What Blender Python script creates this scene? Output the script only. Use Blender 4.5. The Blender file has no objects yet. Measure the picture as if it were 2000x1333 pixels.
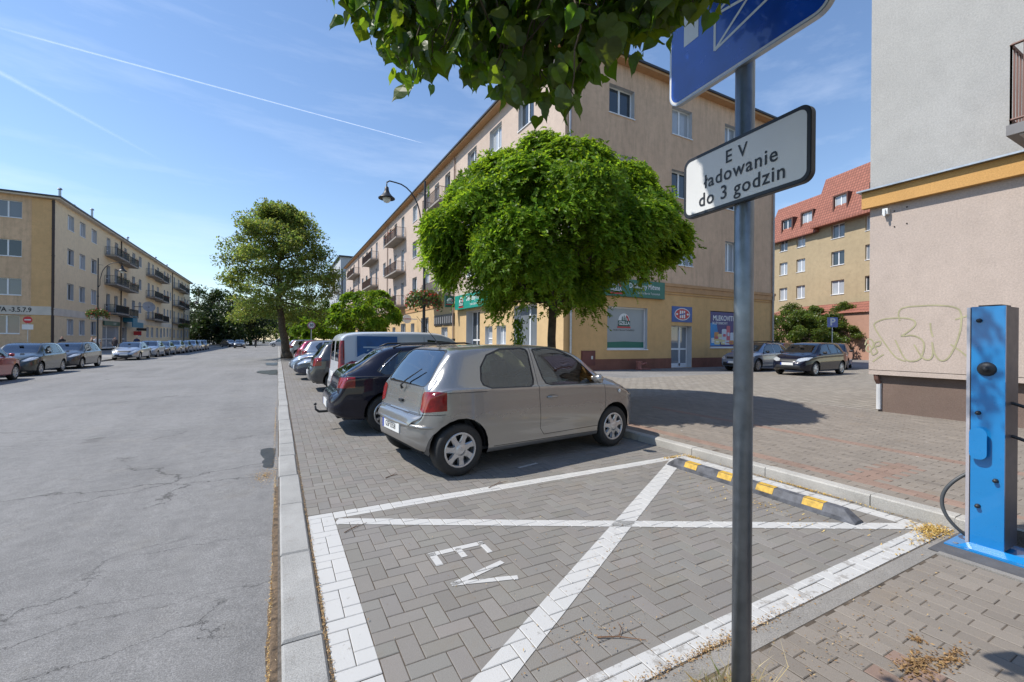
import bpy, bmesh, math, random
import numpy as np
from mathutils import Vector, Matrix
from math import sin, cos, pi, radians
random.seed(7); rng = np.random.default_rng(7)
scene = bpy.context.scene; COL = scene.collection

# ---------------------------------------------------------------- camera
cam = bpy.data.objects.new('camera', bpy.data.cameras.new('camera')); COL.objects.link(cam)
cam.location = (0, 0, 1.52); cam.rotation_euler = (radians(90), radians(-0.5), radians(-28.264))
cam.data.lens = 15.3; cam.data.sensor_width = 36; cam.data.clip_start = .02; cam.data.clip_end = 40000
scene.camera = cam
# ---------------------------------------------------------------- sky, sun, exposure
SUNV = Vector((-.70, .27, 1)).normalized()
ELEV = math.asin(SUNV.z); AZ = math.atan2(SUNV.x, SUNV.y)
world = bpy.data.worlds.new('World'); scene.world = world; world.use_nodes = True
wn, wl = world.node_tree.nodes, world.node_tree.links
wn.clear()
sky = wn.new('ShaderNodeTexSky'); sky.sky_type = 'NISHITA'; sky.sun_disc = False
sky.sun_elevation = ELEV; sky.sun_rotation = AZ; sky.air_density = 1.25; sky.dust_density = .05; sky.ozone_density = 3.5
tc = wn.new('ShaderNodeTexCoord'); mp = wn.new('ShaderNodeMapping'); mp.inputs['Scale'].default_value = (1.2, 3.5, 9)
mp.inputs['Rotation'].default_value = (0, .25, .9)
nz = wn.new('ShaderNodeTexNoise'); nz.inputs['Scale'].default_value = 1.6; nz.inputs['Detail'].default_value = 7; nz.inputs['Roughness'].default_value = .62
cr = wn.new('ShaderNodeValToRGB'); cr.color_ramp.elements[0].position = .50; cr.color_ramp.elements[1].position = .85
cr.color_ramp.elements[1].color = (.22, .22, .22, 1)
mx = wn.new('ShaderNodeMix'); mx.data_type = 'RGBA'; mx.inputs['B'].default_value = (7.5, 8.0, 8.6, 1)
bg = wn.new('ShaderNodeBackground'); bg.inputs['Strength'].default_value = .13
wo = wn.new('ShaderNodeOutputWorld')
wl.new(tc.outputs['Generated'], mp.inputs['Vector']); wl.new(mp.outputs[0], nz.inputs['Vector']); wl.new(nz.outputs['Fac'], cr.inputs[0])
wl.new(cr.outputs[0], mx.inputs['Factor']); wl.new(sky.outputs[0], mx.inputs['A']); tn = wn.new('ShaderNodeMix'); tn.data_type = 'RGBA'; tn.blend_type = 'MULTIPLY'; tn.inputs['Factor'].default_value = 1; tn.inputs['B'].default_value = (.925, .935, .99, 1); wl.new(mx.outputs['Result'], tn.inputs['A']); wl.new(tn.outputs['Result'], bg.inputs['Color']); wl.new(bg.outputs[0], wo.inputs[0])
sun = bpy.data.objects.new('sun', bpy.data.lights.new('sun', 'SUN')); COL.objects.link(sun)
sun.data.energy = 4.0; sun.data.angle = radians(.5); sun.data.color = (1, .95, .87)
sun.rotation_euler = SUNV.to_track_quat('Z', 'Y').to_euler(); sun.location = (0, 0, 60)
scene.view_settings.view_transform = 'Standard'; scene.view_settings.look = 'None'
scene.view_settings.exposure = .47; scene.view_settings.gamma = 1; scene.view_settings.use_curve_mapping = False
scene.cycles.max_bounces = 7; scene.cycles.transparent_max_bounces = 12; scene.cycles.caustics_reflective = False; scene.cycles.caustics_refractive = False

# ---------------------------------------------------------------- helpers
def tag(o, label=None, cat=None, group=None, kind=None):
    if label: o['label'] = label
    if cat: o['category'] = cat
    if group: o['group'] = group
    if kind: o['kind'] = kind
    return o
def empty(name, loc=(0, 0, 0), rz=0, label=None, cat=None, group=None):
    o = bpy.data.objects.new(name, None); COL.objects.link(o); o.location = loc; o.rotation_euler = (0, 0, rz); o.empty_display_size = .2
    return tag(o, label, cat, group)
def link(name, me, parent=None, loc=None, rz=None):
    o = bpy.data.objects.new(name, me); COL.objects.link(o); o.parent = parent
    if loc is not None: o.location = loc
    if rz is not None: o.rotation_euler = (0, 0, rz)
    return o
KIDS = {}
def kids(o): return [c for c in COL.objects if c.parent == o]
def copy_tree(o, loc=None, rz=None, parent=None, matmap=None, cache=None):
    c = o.copy(); COL.objects.link(c); c.parent = parent
    if o.data and matmap:
        key = o.data.name
        if cache is not None and key in cache: c.data = cache[key]
        elif any(m and m.name in matmap for m in o.data.materials):
            c.data = o.data.copy()
            for i, m in enumerate(c.data.materials):
                if m and m.name in matmap: c.data.materials[i] = matmap[m.name]
            if cache is not None: cache[key] = c.data
    if loc is not None: c.location = loc
    if rz is not None: c.rotation_euler = (0, 0, rz)
    for k in kids(o): copy_tree(k, parent=c, matmap=matmap, cache=cache)
    return c

class MB:
    def __init__(s): s.v = []; s.f = []; s.m = []; s.T = None
    def add(s, vs, fs, m=0):
        b = len(s.v)
        if s.T is not None: vs = [s.T @ Vector(p) for p in vs]
        s.v += [tuple(p) for p in vs]
        for f in fs: s.f.append([b+i for i in f]); s.m.append(m)
    def box(s, x0, x1, y0, y1, z0, z1, m=0):
        if x0 > x1: x0, x1 = x1, x0
        if y0 > y1: y0, y1 = y1, y0
        if z0 > z1: z0, z1 = z1, z0
        s.add([(x0,y0,z0),(x1,y0,z0),(x1,y1,z0),(x0,y1,z0),(x0,y0,z1),(x1,y0,z1),(x1,y1,z1),(x0,y1,z1)],
              [(0,3,2,1),(4,5,6,7),(0,1,5,4),(1,2,6,5),(2,3,7,6),(3,0,4,7)], m)
    def quad(s, a, b, c, d, m=0): s.add([a, b, c, d], [(0, 1, 2, 3)], m)
    def prism(s, poly, z0, z1, m=0, top=None):   # poly xy, extruded in z
        n = len(poly); vs = [(x, y, z0) for x, y in poly]+[(x, y, z1) for x, y in poly]
        s.add(vs, [tuple(range(n-1, -1, -1)), tuple(range(n, 2*n))]+[(i, (i+1) % n, n+(i+1) % n, n+i) for i in range(n)], m)
    def prism_y(s, poly, y0, y1, m=0):           # poly xz, extruded in y
        n = len(poly); vs = [(x, y0, z) for x, z in poly]+[(x, y1, z) for x, z in poly]
        s.add(vs, [tuple(range(n)), tuple(range(2*n-1, n-1, -1))]+[(i, n+i, n+(i+1) % n, (i+1) % n) for i in range(n)], m)
    def tube(s, pts, r, n=8, m=0, cap=True):
        pts = [Vector(p) for p in pts]; rs = r if isinstance(r, (list, tuple)) else [r]*len(pts)
        vs = []; up = None
        for i, p in enumerate(pts):
            d = (pts[min(i+1, len(pts)-1)]-pts[max(i-1, 0)]).normalized()
            if up is None: up = d.orthogonal().normalized()
            up = (up-d*up.dot(d))
            up = up.normalized() if up.length > 1e-6 else d.orthogonal().normalized()
            w = d.cross(up)
            for k in range(n):
                a = 2*pi*k/n; vs.append(p+(up*cos(a)+w*sin(a))*rs[i])
        fs = [(i*n+k, i*n+(k+1) % n, (i+1)*n+(k+1) % n, (i+1)*n+k) for i in range(len(pts)-1) for k in range(n)]
        if cap: fs += [tuple(range(n-1, -1, -1)), tuple((len(pts)-1)*n+k for k in range(n))]
        s.add(vs, fs, m)
    def lathe(s, prof, c=(0, 0, 0), n=24, axis='z', m=0, cap=False):  # prof [(r,h)]
        vs = []
        for r, h in prof:
            for k in range(n):
                a = 2*pi*k/n
                p = {'z': (r*cos(a), r*sin(a), h), 'y': (r*cos(a), h, r*sin(a)), 'x': (h, r*cos(a), r*sin(a))}[axis]
                vs.append((c[0]+p[0], c[1]+p[1], c[2]+p[2]))
        L = len(prof)
        fs = [(i*n+k, i*n+(k+1) % n, (i+1)*n+(k+1) % n, (i+1)*n+k) for i in range(L-1) for k in range(n)]
        if cap: fs += [tuple(range(n)), tuple((L-1)*n+k for k in range(n))]
        s.add(vs, fs, m)
    def build(s, name, mats, parent=None, smooth=False, loc=None, rz=None, data_only=False):
        me = bpy.data.meshes.new(name); me.from_pydata(s.v, [], s.f)
        for mt in (mats if isinstance(mats, (list, tuple)) else [mats]): me.materials.append(mt)
        me.polygons.foreach_set('material_index', s.m)
        if smooth: me.polygons.foreach_set('use_smooth', [True]*len(s.f))
        me.validate(); me.update()
        return me if data_only else link(name, me, parent, loc, rz)

def quads_mesh(name, V, mat, nv=4, col=None, faces=None):  # V: (N,nv,3)
    N = len(V); me = bpy.data.meshes.new(name)
    if faces is None: faces = [tuple(range(nv))]
    F = np.concatenate([np.array(f, dtype=np.int64) for f in faces]); tot = len(F)
    idx = (np.arange(N)[:, None]*nv+F[None, :]).ravel()
    starts = []; k = 0; szs = []
    for f in faces: starts.append(k); szs.append(len(f)); k += len(f)
    me.vertices.add(N*nv); me.vertices.foreach_set('co', np.asarray(V, dtype=np.float32).ravel())
    me.loops.add(len(idx)); me.loops.foreach_set('vertex_index', idx.astype(np.int32))
    me.polygons.add(N*len(faces)); me.polygons.foreach_set('loop_start', (np.arange(N)[:, None]*tot+np.array(starts)[None, :]).ravel().astype(np.int32))
    try: me.polygons.foreach_set('loop_total', np.tile(np.array(szs), N).astype(np.int32))
    except Exception: pass
    me.polygons.foreach_set('use_smooth', [False]*(N*len(faces))); me.update(calc_edges=True); me.materials.append(mat)
    if col is not None:
        at = me.color_attributes.new('tint', 'FLOAT_COLOR', 'CORNER')
        c = np.ones((N, tot, 4), dtype=np.float32); c[:, :, :3] = np.asarray(col)[:, None, :]; at.data.foreach_set('color', c.ravel())
    return me

# ---------------------------------------------------------------- materials
MATS = {}
def nodes_of(name):
    m = bpy.data.materials.new(name); m.use_nodes = True; nt = m.node_tree
    return m, nt.nodes, nt.links, nt.nodes['Principled BSDF']
def noise(n, l, vec, scale, detail=4, rough=.55):
    t = n.new('ShaderNodeTexNoise'); t.inputs['Scale'].default_value = scale; t.inputs['Detail'].default_value = detail; t.inputs['Roughness'].default_value = rough
    if vec is not None: l.new(vec, t.inputs['Vector'])
    return t.outputs['Fac']
def ramp(n, l, fac, stops):
    r = n.new('ShaderNodeValToRGB'); e = r.color_ramp.elements
    while len(e) < len(stops): e.new(.5)
    for k, (p, c) in enumerate(stops):
        e[k].position = p; e[k].color = (c, c, c, 1) if isinstance(c, (int, float)) else (*c, 1)
    l.new(fac, r.inputs[0]); return r.outputs[0]
def mixc(n, l, fac, a, b, mode='MIX'):
    x = n.new('ShaderNodeMix'); x.data_type = 'RGBA'; x.blend_type = mode
    for k, v in (('Factor', fac), ('A', a), ('B', b)):
        if hasattr(v, 'links') or hasattr(v, 'is_linked'): l.new(v, x.inputs[k])
        else: x.inputs[k].default_value = v if isinstance(v, (int, float)) else (*v, 1)
    return x.outputs['Result']
def mapped(n, l, scale=(1, 1, 1), rot=(0, 0, 0), coord='Object', loc=(0, 0, 0)):
    t = n.new('ShaderNodeTexCoord'); m = n.new('ShaderNodeMapping')
    m.inputs['Scale'].default_value = scale; m.inputs['Rotation'].default_value = rot; m.inputs['Location'].default_value = loc
    l.new(t.outputs[coord], m.inputs['Vector']); return m.outputs[0]
def bump(n, l, b, h, strength, dist=.01):
    x = n.new('ShaderNodeBump'); x.inputs['Strength'].default_value = strength; x.inputs['Distance'].default_value = dist
    l.new(h, x.inputs['Height']); l.new(x.outputs[0], b.inputs['Normal'])
def simple(name, c, rough=.6, metal=0, var=.12, vs=3, bmp=0, bs=60, coat=0, spec=.5, emit=None):
    if name in MATS: return MATS[name]
    m, n, l, b = nodes_of(name); v = mapped(n, l)
    dark = tuple(x*(1-var) for x in c); lite = tuple(min(1, x*(1+var)) for x in c)
    if var:
        f = ramp(n, l, noise(n, l, v, vs, 5), [(.3, 0.0), (.7, 1.0)]); l.new(mixc(n, l, f, dark, lite), b.inputs['Base Color'])
        rr = n.new('ShaderNodeMapRange'); rr.inputs[3].default_value = max(0, rough-.08); rr.inputs[4].default_value = min(1, rough+.08)
        l.new(noise(n, l, v, vs*4, 3), rr.inputs[0]); l.new(rr.outputs[0], b.inputs['Roughness'])
    else: b.inputs['Base Color'].default_value = (*c, 1); b.inputs['Roughness'].default_value = rough
    b.inputs['Metallic'].default_value = metal; b.inputs['Specular IOR Level'].default_value = spec
    b.inputs['Coat Weight'].default_value = coat; b.inputs['Coat Roughness'].default_value = .05
    if bmp: bump(n, l, b, noise(n, l, v, bs, 3), bmp)
    MATS[name] = m; return m
def plaster(name, c, grime=.35, streak=.0, sc=1.0, gs=.35, grimec=(.16, .13, .10)):
    m, n, l, b = nodes_of(name); v = mapped(n, l)
    f1 = ramp(n, l, noise(n, l, v, gs, 6, .6), [(.35, 0.0), (.75, 1.0)])
    col = mixc(n, l, f1, tuple(x*1.06 for x in c), tuple(x*(1-grime*.45) for x in c))
    f2 = ramp(n, l, noise(n, l, v, 2.3, 6, .65), [(.45, 0.0), (.8, 1.0)])
    col = mixc(n, l, f2, col, tuple(x*(1-grime*.6) for x in c))
    if streak:
        vs = mapped(n, l, (1.5, 1.5, .22)); f3 = ramp(n, l, noise(n, l, vs, 1.5, 9, .8), [(.46, 0.0), (.74, streak)])
        big = ramp(n, l, noise(n, l, v, .16, 3), [(.3, .25), (.65, 1.0)])
        f3 = mixc(n, l, 1.0, f3, big, 'MULTIPLY'); col = mixc(n, l, f3, col, grimec)
    fine = ramp(n, l, noise(n, l, v, 45*sc, 3), [(.3, .86), (.7, 1.06)])
    col = mixc(n, l, 1.0, col, fine, 'MULTIPLY')
    l.new(col, b.inputs['Base Color']); b.inputs['Roughness'].default_value = .92; b.inputs['Specular IOR Level'].default_value = .2
    bump(n, l, b, noise(n, l, v, 70*sc, 4, .7), .6, .006)
    MATS[name] = m; return m
def paint(name, c, metal=.55, rough=.33, dirt=.15, coat=.9):
    if name in MATS: return MATS[name]
    m, n, l, b = nodes_of(name); v = mapped(n, l)
    f = ramp(n, l, noise(n, l, v, 1.7, 6, .65), [(.4, 0.0), (.8, dirt)])
    sep = n.new('ShaderNodeSeparateXYZ'); l.new(v, sep.inputs[0])
    low = n.new('ShaderNodeMapRange'); low.inputs[1].default_value = .75; low.inputs[2].default_value = .2; low.inputs[3].default_value = 0; low.inputs[4].default_value = min(.4, dirt*1.6)
    l.new(sep.outputs[2], low.inputs[0]); lw = mixc(n, l, 1.0, low.outputs[0], ramp(n, l, noise(n, l, v, 5, 6), [(.3, .1), (.8, 1.0)]), 'MULTIPLY')
    col = mixc(n, l, f, c, (.30, .26, .21)); col = mixc(n, l, lw, col, (.28, .25, .21))
    gb_ = n.new('ShaderNodeNewGeometry'); col = mixc(n, l, gb_.outputs['Backfacing'], col, (.035, .034, .033))
    l.new(col, b.inputs['Base Color']); b.inputs['Metallic'].default_value = metal
    rr = mixc(n, l, lw, (rough,)*3, (.7,)*3); l.new(rr, b.inputs['Roughness'])
    b.inputs['Coat Weight'].default_value = coat; b.inputs['Coat Roughness'].default_value = .03; b.inputs['Specular IOR Level'].default_value = .5 if coat > .8 else .15
    MATS[name] = m; return m
def car_glass(name='car_glass', tint=(.45, .55, .52), k=1.0):
    if name in MATS: return MATS[name]
    m = bpy.data.materials.new(name); m.use_nodes = True; n, l = m.node_tree.nodes, m.node_tree.links; n.clear()
    t = n.new('ShaderNodeBsdfTransparent'); t.inputs[0].default_value = (*tint, 1); g = n.new('ShaderNodeBsdfGlossy'); g.inputs['Roughness'].default_value = .01
    g.inputs['Color'].default_value = (.9, .95, 1, 1)
    fr = n.new('ShaderNodeFresnel'); fr.inputs[0].default_value = 1.55
    mp2 = n.new('ShaderNodeMath'); mp2.operation = 'MULTIPLY_ADD'; mp2.inputs[1].default_value = 0.85*k; mp2.inputs[2].default_value = .085; mp2.use_clamp = True
    geo = n.new('ShaderNodeNewGeometry')
    x = n.new('ShaderNodeMixShader'); o = n.new('ShaderNodeOutputMaterial')
    l.new(fr.outputs[0], mp2.inputs[0]); l.new(mp2.outputs[0], x.inputs[0]); l.new(t.outputs[0], x.inputs[1]); l.new(g.outputs[0], x.inputs[2]); l.new(x.outputs[0], o.inputs[0])
    MATS[name] = m; return m
def house_glass(name='house_glass'):
    m, n, l, b = nodes_of(name); oi = n.new('ShaderNodeObjectInfo'); v = mapped(n, l)
    ad = n.new('ShaderNodeVectorMath'); l.new(v, ad.inputs[0]); l.new(oi.outputs['Location'], ad.inputs[1])
    fold = n.new('ShaderNodeTexWave'); fold.wave_type = 'BANDS'; fold.bands_direction = 'X'; fold.inputs['Scale'].default_value = 5; fold.inputs['Distortion'].default_value = 3; l.new(ad.outputs[0], fold.inputs['Vector'])
    cur = mixc(n, l, fold.outputs['Fac'], (.26, .29, .33), (.50, .52, .54))
    pick = ramp(n, l, oi.outputs['Random'], [(.35, 0.0), (.4, 1.0), (.75, 1.0), (.8, .35)])
    l.new(mixc(n, l, pick, (.035, .045, .055), cur), b.inputs['Base Color'])
    b.inputs['Roughness'].default_value = .04; b.inputs['Specular IOR Level'].default_value = .9
    wv = noise(n, l, v, 2.0, 2); bump(n, l, b, wv, .05, .02)
    MATS[name] = m; return m
def leafmat(name, c, c2, tr=.5, gl=.03):
    m = bpy.data.materials.new(name); m.use_nodes = True; n, l = m.node_tree.nodes, m.node_tree.links; n.clear()
    at = n.new('ShaderNodeAttribute'); at.attribute_name = 'tint'
    base = mixc(n, l, 1.0, at.outputs['Color'], c, 'MULTIPLY'); trc = mixc(n, l, 1.0, at.outputs['Color'], c2, 'MULTIPLY')
    d = n.new('ShaderNodeBsdfDiffuse'); t = n.new('ShaderNodeBsdfTranslucent'); g = n.new('ShaderNodeBsdfGlossy'); g.inputs['Roughness'].default_value = .38
    l.new(base, d.inputs[0]); l.new(trc, t.inputs[0])
    a = n.new('ShaderNodeMixShader'); a.inputs[0].default_value = tr; l.new(d.outputs[0], a.inputs[1]); l.new(t.outputs[0], a.inputs[2])
    z = n.new('ShaderNodeMixShader'); z.inputs[0].default_value = gl; l.new(a.outputs[0], z.inputs[1]); l.new(g.outputs[0], z.inputs[2])
    o = n.new('ShaderNodeOutputMaterial'); l.new(z.outputs[0], o.inputs[0]); MATS[name] = m; return m
def pavemat(name, c, var=.2, bmp=.5, stain=.25, dirt=(.20, .155, .11)):
    m, n, l, b = nodes_of(name); at = n.new('ShaderNodeAttribute'); at.attribute_name = 'tint'; v = mapped(n, l)
    col = mixc(n, l, 1.0, at.outputs['Color'], c, 'MULTIPLY')
    col = mixc(n, l, ramp(n, l, noise(n, l, v, .9, 6, .6), [(.45, 0.0), (.85, stain)]), col, tuple(x*.55 for x in c))
    col = mixc(n, l, ramp(n, l, noise(n, l, v, 2.6, 7, .7), [(.55, 0.0), (.8, .5)]), col, dirt)
    sp = ramp(n, l, noise(n, l, v, 260, 2, .6), [(.25, 1-var), (.75, 1+var*.6)]); col = mixc(n, l, 1.0, col, sp, 'MULTIPLY')
    wh = ramp(n, l, noise(n, l, v, 7.5, 2, .3), [(.79, 0.0), (.80, .55)]); col = mixc(n, l, wh, col, (.55, .53, .50))
    l.new(col, b.inputs['Base Color']); b.inputs['Roughness'].default_value = .85; b.inputs['Specular IOR Level'].default_value = .35
    bump(n, l, b, noise(n, l, v, 180, 3, .6), bmp, .004); MATS[name] = m; return m

def stone(name, c):
    m, n, l, b = nodes_of(name); v = mapped(n, l)
    col = mixc(n, l, ramp(n, l, noise(n, l, v, 1.4, 7, .65), [(.35, 0.0), (.7, 1.0)]), tuple(x*1.1 for x in c), tuple(x*.78 for x in c))
    col = mixc(n, l, ramp(n, l, noise(n, l, v, 5.5, 8, .75), [(.56, 0.0), (.72, .5)]), col, (.17, .15, .125))
    col = mixc(n, l, 1.0, col, ramp(n, l, noise(n, l, v, 170, 3, .8), [(.3, .62), (.5, 1.0), (.7, 1.32)]), 'MULTIPLY')
    l.new(col, b.inputs['Base Color']); b.inputs['Roughness'].default_value = .85; b.inputs['Specular IOR Level'].default_value = .25
    bump(n, l, b, noise(n, l, v, 110, 4, .7), .7, .005); MATS[name] = m; return m
white_pvc = simple('white_frame', (.78, .79, .80), .35, var=.05); dark_metal = simple('black_iron', (.028, .028, .03), .45, .3)
zinc = simple('galvanised_steel', (.42, .45, .48), .42, .75, .15, 6); rubber = simple('black_rubber', (.022, .022, .022), .75, var=.25, vs=20)
trim = simple('dark_plastic', (.02, .021, .023), .5); chrome = simple('chrome', (.75, .76, .78), .12, 1, var=0)
hglass = house_glass(); cglass = car_glass(); bark = simple('bark', (.085, .065, .045), .95, var=.4, vs=9, bmp=1, bs=14)
concrete = simple('concrete', (.36, .35, .335), .9, var=.18, vs=5, bmp=.5, bs=80, spec=.25)
soil = simple('dark_void', (.012, .012, .013), .9)

# ---------------------------------------------------------------- text
def text_poly(s, size, bold=0.0, sx=1.0, align='CENTER', extr=.0, spacing=1.0):
    cu = bpy.data.curves.new('t', 'FONT'); cu.body = s; cu.size = size; cu.align_x = align; cu.align_y = 'CENTER'; cu.extrude = extr; cu.offset = bold*size; cu.resolution_u = 3; cu.space_character = spacing
    o = bpy.data.objects.new('t', cu); COL.objects.link(o); dg = bpy.context.evaluated_depsgraph_get(); dg.update()
    me = bpy.data.meshes.new_from_object(o.evaluated_get(dg)); vs = [(v.co.x*sx, v.co.y, v.co.z) for v in me.vertices]; fs = [tuple(p.vertices) for p in me.polygons]
    bpy.data.objects.remove(o); bpy.data.meshes.remove(me); return vs, fs
def put_text(mb, s, size, M, m=0, **k):   # M maps text (x right, y up, z out)
    vs, fs = text_poly(s, size, **k); mb.add([M @ Vector(v) for v in vs], fs, m)
def wallM(x, y, z, phi):   # text frame on a wall: x along phi, y up, z outward
    ux = Vector((cos(phi), sin(phi), 0)); out = Vector((sin(phi), -cos(phi), 0))
    return Matrix(((ux.x, 0, out.x, x), (ux.y, 0, out.y, y), (0, 1, 0, z), (0, 0, 0, 1)))
def ellipse(cx, cy, rx, ry, n=24, a0=0, a1=2*pi):
    return [(cx+rx*cos(a0+(a1-a0)*k/n), cy+ry*sin(a0+(a1-a0)*k/n)) for k in range(n if abs(a1-a0-2*pi) < 1e-6 else n+1)]
def flat(mb, M, poly, z, m=0):
    mb.add([M @ Vector((x, y, z)) for x, y in poly], [tuple(range(len(poly)))], m)
def rrect(x0, x1, y0, y1, r, n=6):
    out = []
    for cx, cy, a in ((x1-r, y1-r, 0), (x0+r, y1-r, pi/2), (x0+r, y0+r, pi), (x1-r, y0+r, 3*pi/2)):
        out += [(cx+r*cos(a+pi/2*k/n), cy+r*sin(a+pi/2*k/n)) for k in range(n+1)]
    return out
# ================================================================ GROUND
def asphalt(name, c=(.187, .183, .178)):
    m, n, l, b = nodes_of(name); v = mapped(n, l)
    col = mixc(n, l, ramp(n, l, noise(n, l, v, .25, 6, .6), [(.35, 0.0), (.7, 1.0)]), tuple(x*.84 for x in c), tuple(x*1.12 for x in c))
    vs = mapped(n, l, (1.4, .12, 1)); col = mixc(n, l, ramp(n, l, noise(n, l, vs, 1.2, 5), [(.4, 0.0), (.7, .35)]), col, tuple(x*1.35 for x in c))
    col = mixc(n, l, ramp(n, l, noise(n, l, v, 1.3, 7, .7), [(.56, 0.0), (.75, .45)]), col, (.20, .185, .16))
    col = mixc(n, l, 1.0, col, ramp(n, l, noise(n, l, v, 9, 6, .7), [(.3, .84), (.7, 1.14)]), 'MULTIPLY')
    col = mixc(n, l, ramp(n, l, noise(n, l, mapped(n, l, (.5, .9, 1), loc=(4, 7, 0)), 1.0, 5, .6), [(.60, 0.0), (.64, .30)]), col, tuple(x*.66 for x in c))
    col = mixc(n, l, ramp(n, l, noise(n, l, mapped(n, l, (.7, .7, 1), loc=(14, 3, 0)), 2.0, 3, .5), [(.70, 0.0), (.76, .5)]), col, (.07, .066, .06))
    sp = ramp(n, l, noise(n, l, v, 120, 4, .85), [(.30, .48), (.5, 1.0), (.70, 1.75)]); col = mixc(n, l, 1.0, col, sp, 'MULTIPLY')
    # cracks: warped voronoi cell borders, present only in worn zones
    w = n.new('ShaderNodeTexNoise'); w.inputs['Scale'].default_value = 2.2; w.inputs['Detail'].default_value = 9; w.inputs['Roughness'].default_value = .68; l.new(v, w.inputs['Vector']); vA = mapped(n, l, (.38, 1.0, 1))
    vm = n.new('ShaderNodeVectorMath'); vm.operation = 'MULTIPLY_ADD'; vm.inputs[1].default_value = (.42, .42, 0); l.new(w.outputs['Color'], vm.inputs[0]); l.new(vA, vm.inputs[2])
    hs = []
    for sc, wd, lo, off in ((.50, .0028, .49, 3.), (1.9, .007, .57, 9.)):
        vo = n.new('ShaderNodeTexVoronoi'); vo.feature = 'DISTANCE_TO_EDGE'; vo.inputs['Scale'].default_value = sc; l.new(vm.outputs[0], vo.inputs['Vector'])
        edge = ramp(n, l, vo.outputs['Distance'], [(0, 1.0), (wd, 0.0)])
        v2 = mapped(n, l, (.22, .45, 1), loc=(off, off, 0)); zone = ramp(n, l, noise(n, l, v2, 1.3, 2), [(lo, 0.0), (lo+.05, 1.0)])
        hs.append(mixc(n, l, 1.0, edge, zone, 'MULTIPLY'))
    ck = mixc(n, l, 1.0, hs[0], hs[1], 'ADD'); col = mixc(n, l, ck, col, (.055, .052, .048))
    l.new(col, b.inputs['Base Color']); b.inputs['Roughness'].default_value = .8; b.inputs['Specular IOR Level'].default_value = .4
    hh = mixc(n, l, ck, noise(n, l, v, 190, 3, .7), (0., 0., 0.)); bump(n, l, b, hh, .7, .006)
    MATS[name] = m; return m
road_m = asphalt('asphalt'); ground_m = asphalt('old_asphalt', (.20, .195, .19))
g = MB(); g.box(-900, 900, -900, 900, -.9, -.42); tag(g.build('ground', simple('earth', (.10, .095, .06), .95, var=.3, vs=.2)), kind='structure')
g = MB()   # road surface with a shallow crossfall, subdivided
xs = np.linspace(-11.15, .02, 28); ys = np.concatenate([np.linspace(-12, 30, 60), np.linspace(32, 260, 30)])
def rz_(x, y): return -.052-.0148*abs(min(0, x))+.012*sin(x*.9+y*.35)*(1 if -9 < x < -.3 else .2)+.008*sin(y*1.3+x)
vs = [(x, y, rz_(x, y)) for y in ys for x in xs]; nx = len(xs)
g.add(vs, [(j*nx+i, j*nx+i+1, (j+1)*nx+i+1, (j+1)*nx+i) for j in range(len(ys)-1) for i in range(nx-1)]); tag(g.build('road', road_m, smooth=True), kind='structure')
g = MB(); g.box(-200, 200, 131, 262, -.5, -.09); tag(g.build('road', road_m), kind='structure')
# gutter filled with brown debris
gutter_m = simple('gutter_debris', (.11, .075, .045), .95, var=.7, vs=28, bmp=1, bs=90)
g = MB(); n_ = 68; vs = []
for k in range(n_+1):
    y = -3+k*.12; w = max(0, (.018+.012*sin(y*3.1)+.016*random.random())*min(1, (5.4-y)/2)); vs += [(-.016-w*.7, y, -.051), (-.02, y, -.026+.012*random.random()), (.018, y, -.02)]
g.add(vs, [(3*k+i, 3*k+3+i, 3*k+4+i, 3*k+1+i) for k in range(n_) for i in (0, 1)]); 
tag(g.build('gutter_debris', gutter_m, smooth=True), 'strip of brown dry debris lying in the gutter along the granite kerb', 'debris', kind='stuff')
# kerb stones along the road
kerb_m = stone('granite', (.33, .325, .31))
g = MB(); y = -2.6; random.seed(3)
while y < 128:
    L = random.choice([.95, 1.0, .72, 1.05]) if y < 14 else 1.0
    z = .002+random.uniform(-.004, .006); dx = random.uniform(-.006, .006); x0, x1 = .022+dx, .215+dx; c = .012
    y0, y1 = y+.006, y+L-.006
    g.add([(x0, y0, -.2), (x1, y0, -.2), (x1, y1, -.2), (x0, y1, -.2), (x0, y0, z-c), (x1, y0, z-c), (x1, y1, z-c), (x0, y1, z-c), (x0+c, y0+c, z), (x1-c, y0+c, z), (x1-c, y1-c, z), (x0+c, y1-c, z)],
          [(0,1,5,4),(1,2,6,5),(2,3,7,6),(3,0,4,7),(4,5,9,8),(5,6,10,9),(6,7,11,10),(7,4,8,11),(8,9,10,11)]); y += L
tag(g.build('kerb', kerb_m), kind='structure')
g = MB(); g.box(0.01, .24, -2.6, 128, -.3, -.015); tag(g.build('kerb_bed', simple('joint_sand', (.12, .10, .08), .95, var=.4, vs=30, bmp=.8, bs=100)), kind='structure')

# bricks as real blocks with chamfered edges ------------------------------------------------
def bricks(rects, z, ch=.0035, h=.0036, tilt=.0007, seed=1):
    r = np.random.default_rng(seed); R = np.array(rects); N = len(R); g2 = .0016
    x0, x1, y0, y1 = R[:, 0]+g2, R[:, 1]-g2, R[:, 2]+g2, R[:, 3]-g2
    zz = z+r.normal(0, .0007, N); V = np.zeros((N, 8, 3)); sx = r.normal(0, tilt, N); sy = r.normal(0, tilt, N)
    for k, (a, b_, i, dz) in enumerate([(x0, y0, 0, h), (x1, y0, 0, h), (x1, y1, 0, h), (x0, y1, 0, h), (x0+ch, y0+ch, 1, 0), (x1-ch, y0+ch, 1, 0), (x1-ch, y1-ch, 1, 0), (x0+ch, y1-ch, 1, 0)]):
        V[:, k, 0] = a; V[:, k, 1] = b_; V[:, k, 2] = zz-dz+(a-(x0+x1)/2)*sx*8+(b_-(y0+y1)/2)*sy*8
    return V
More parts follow.
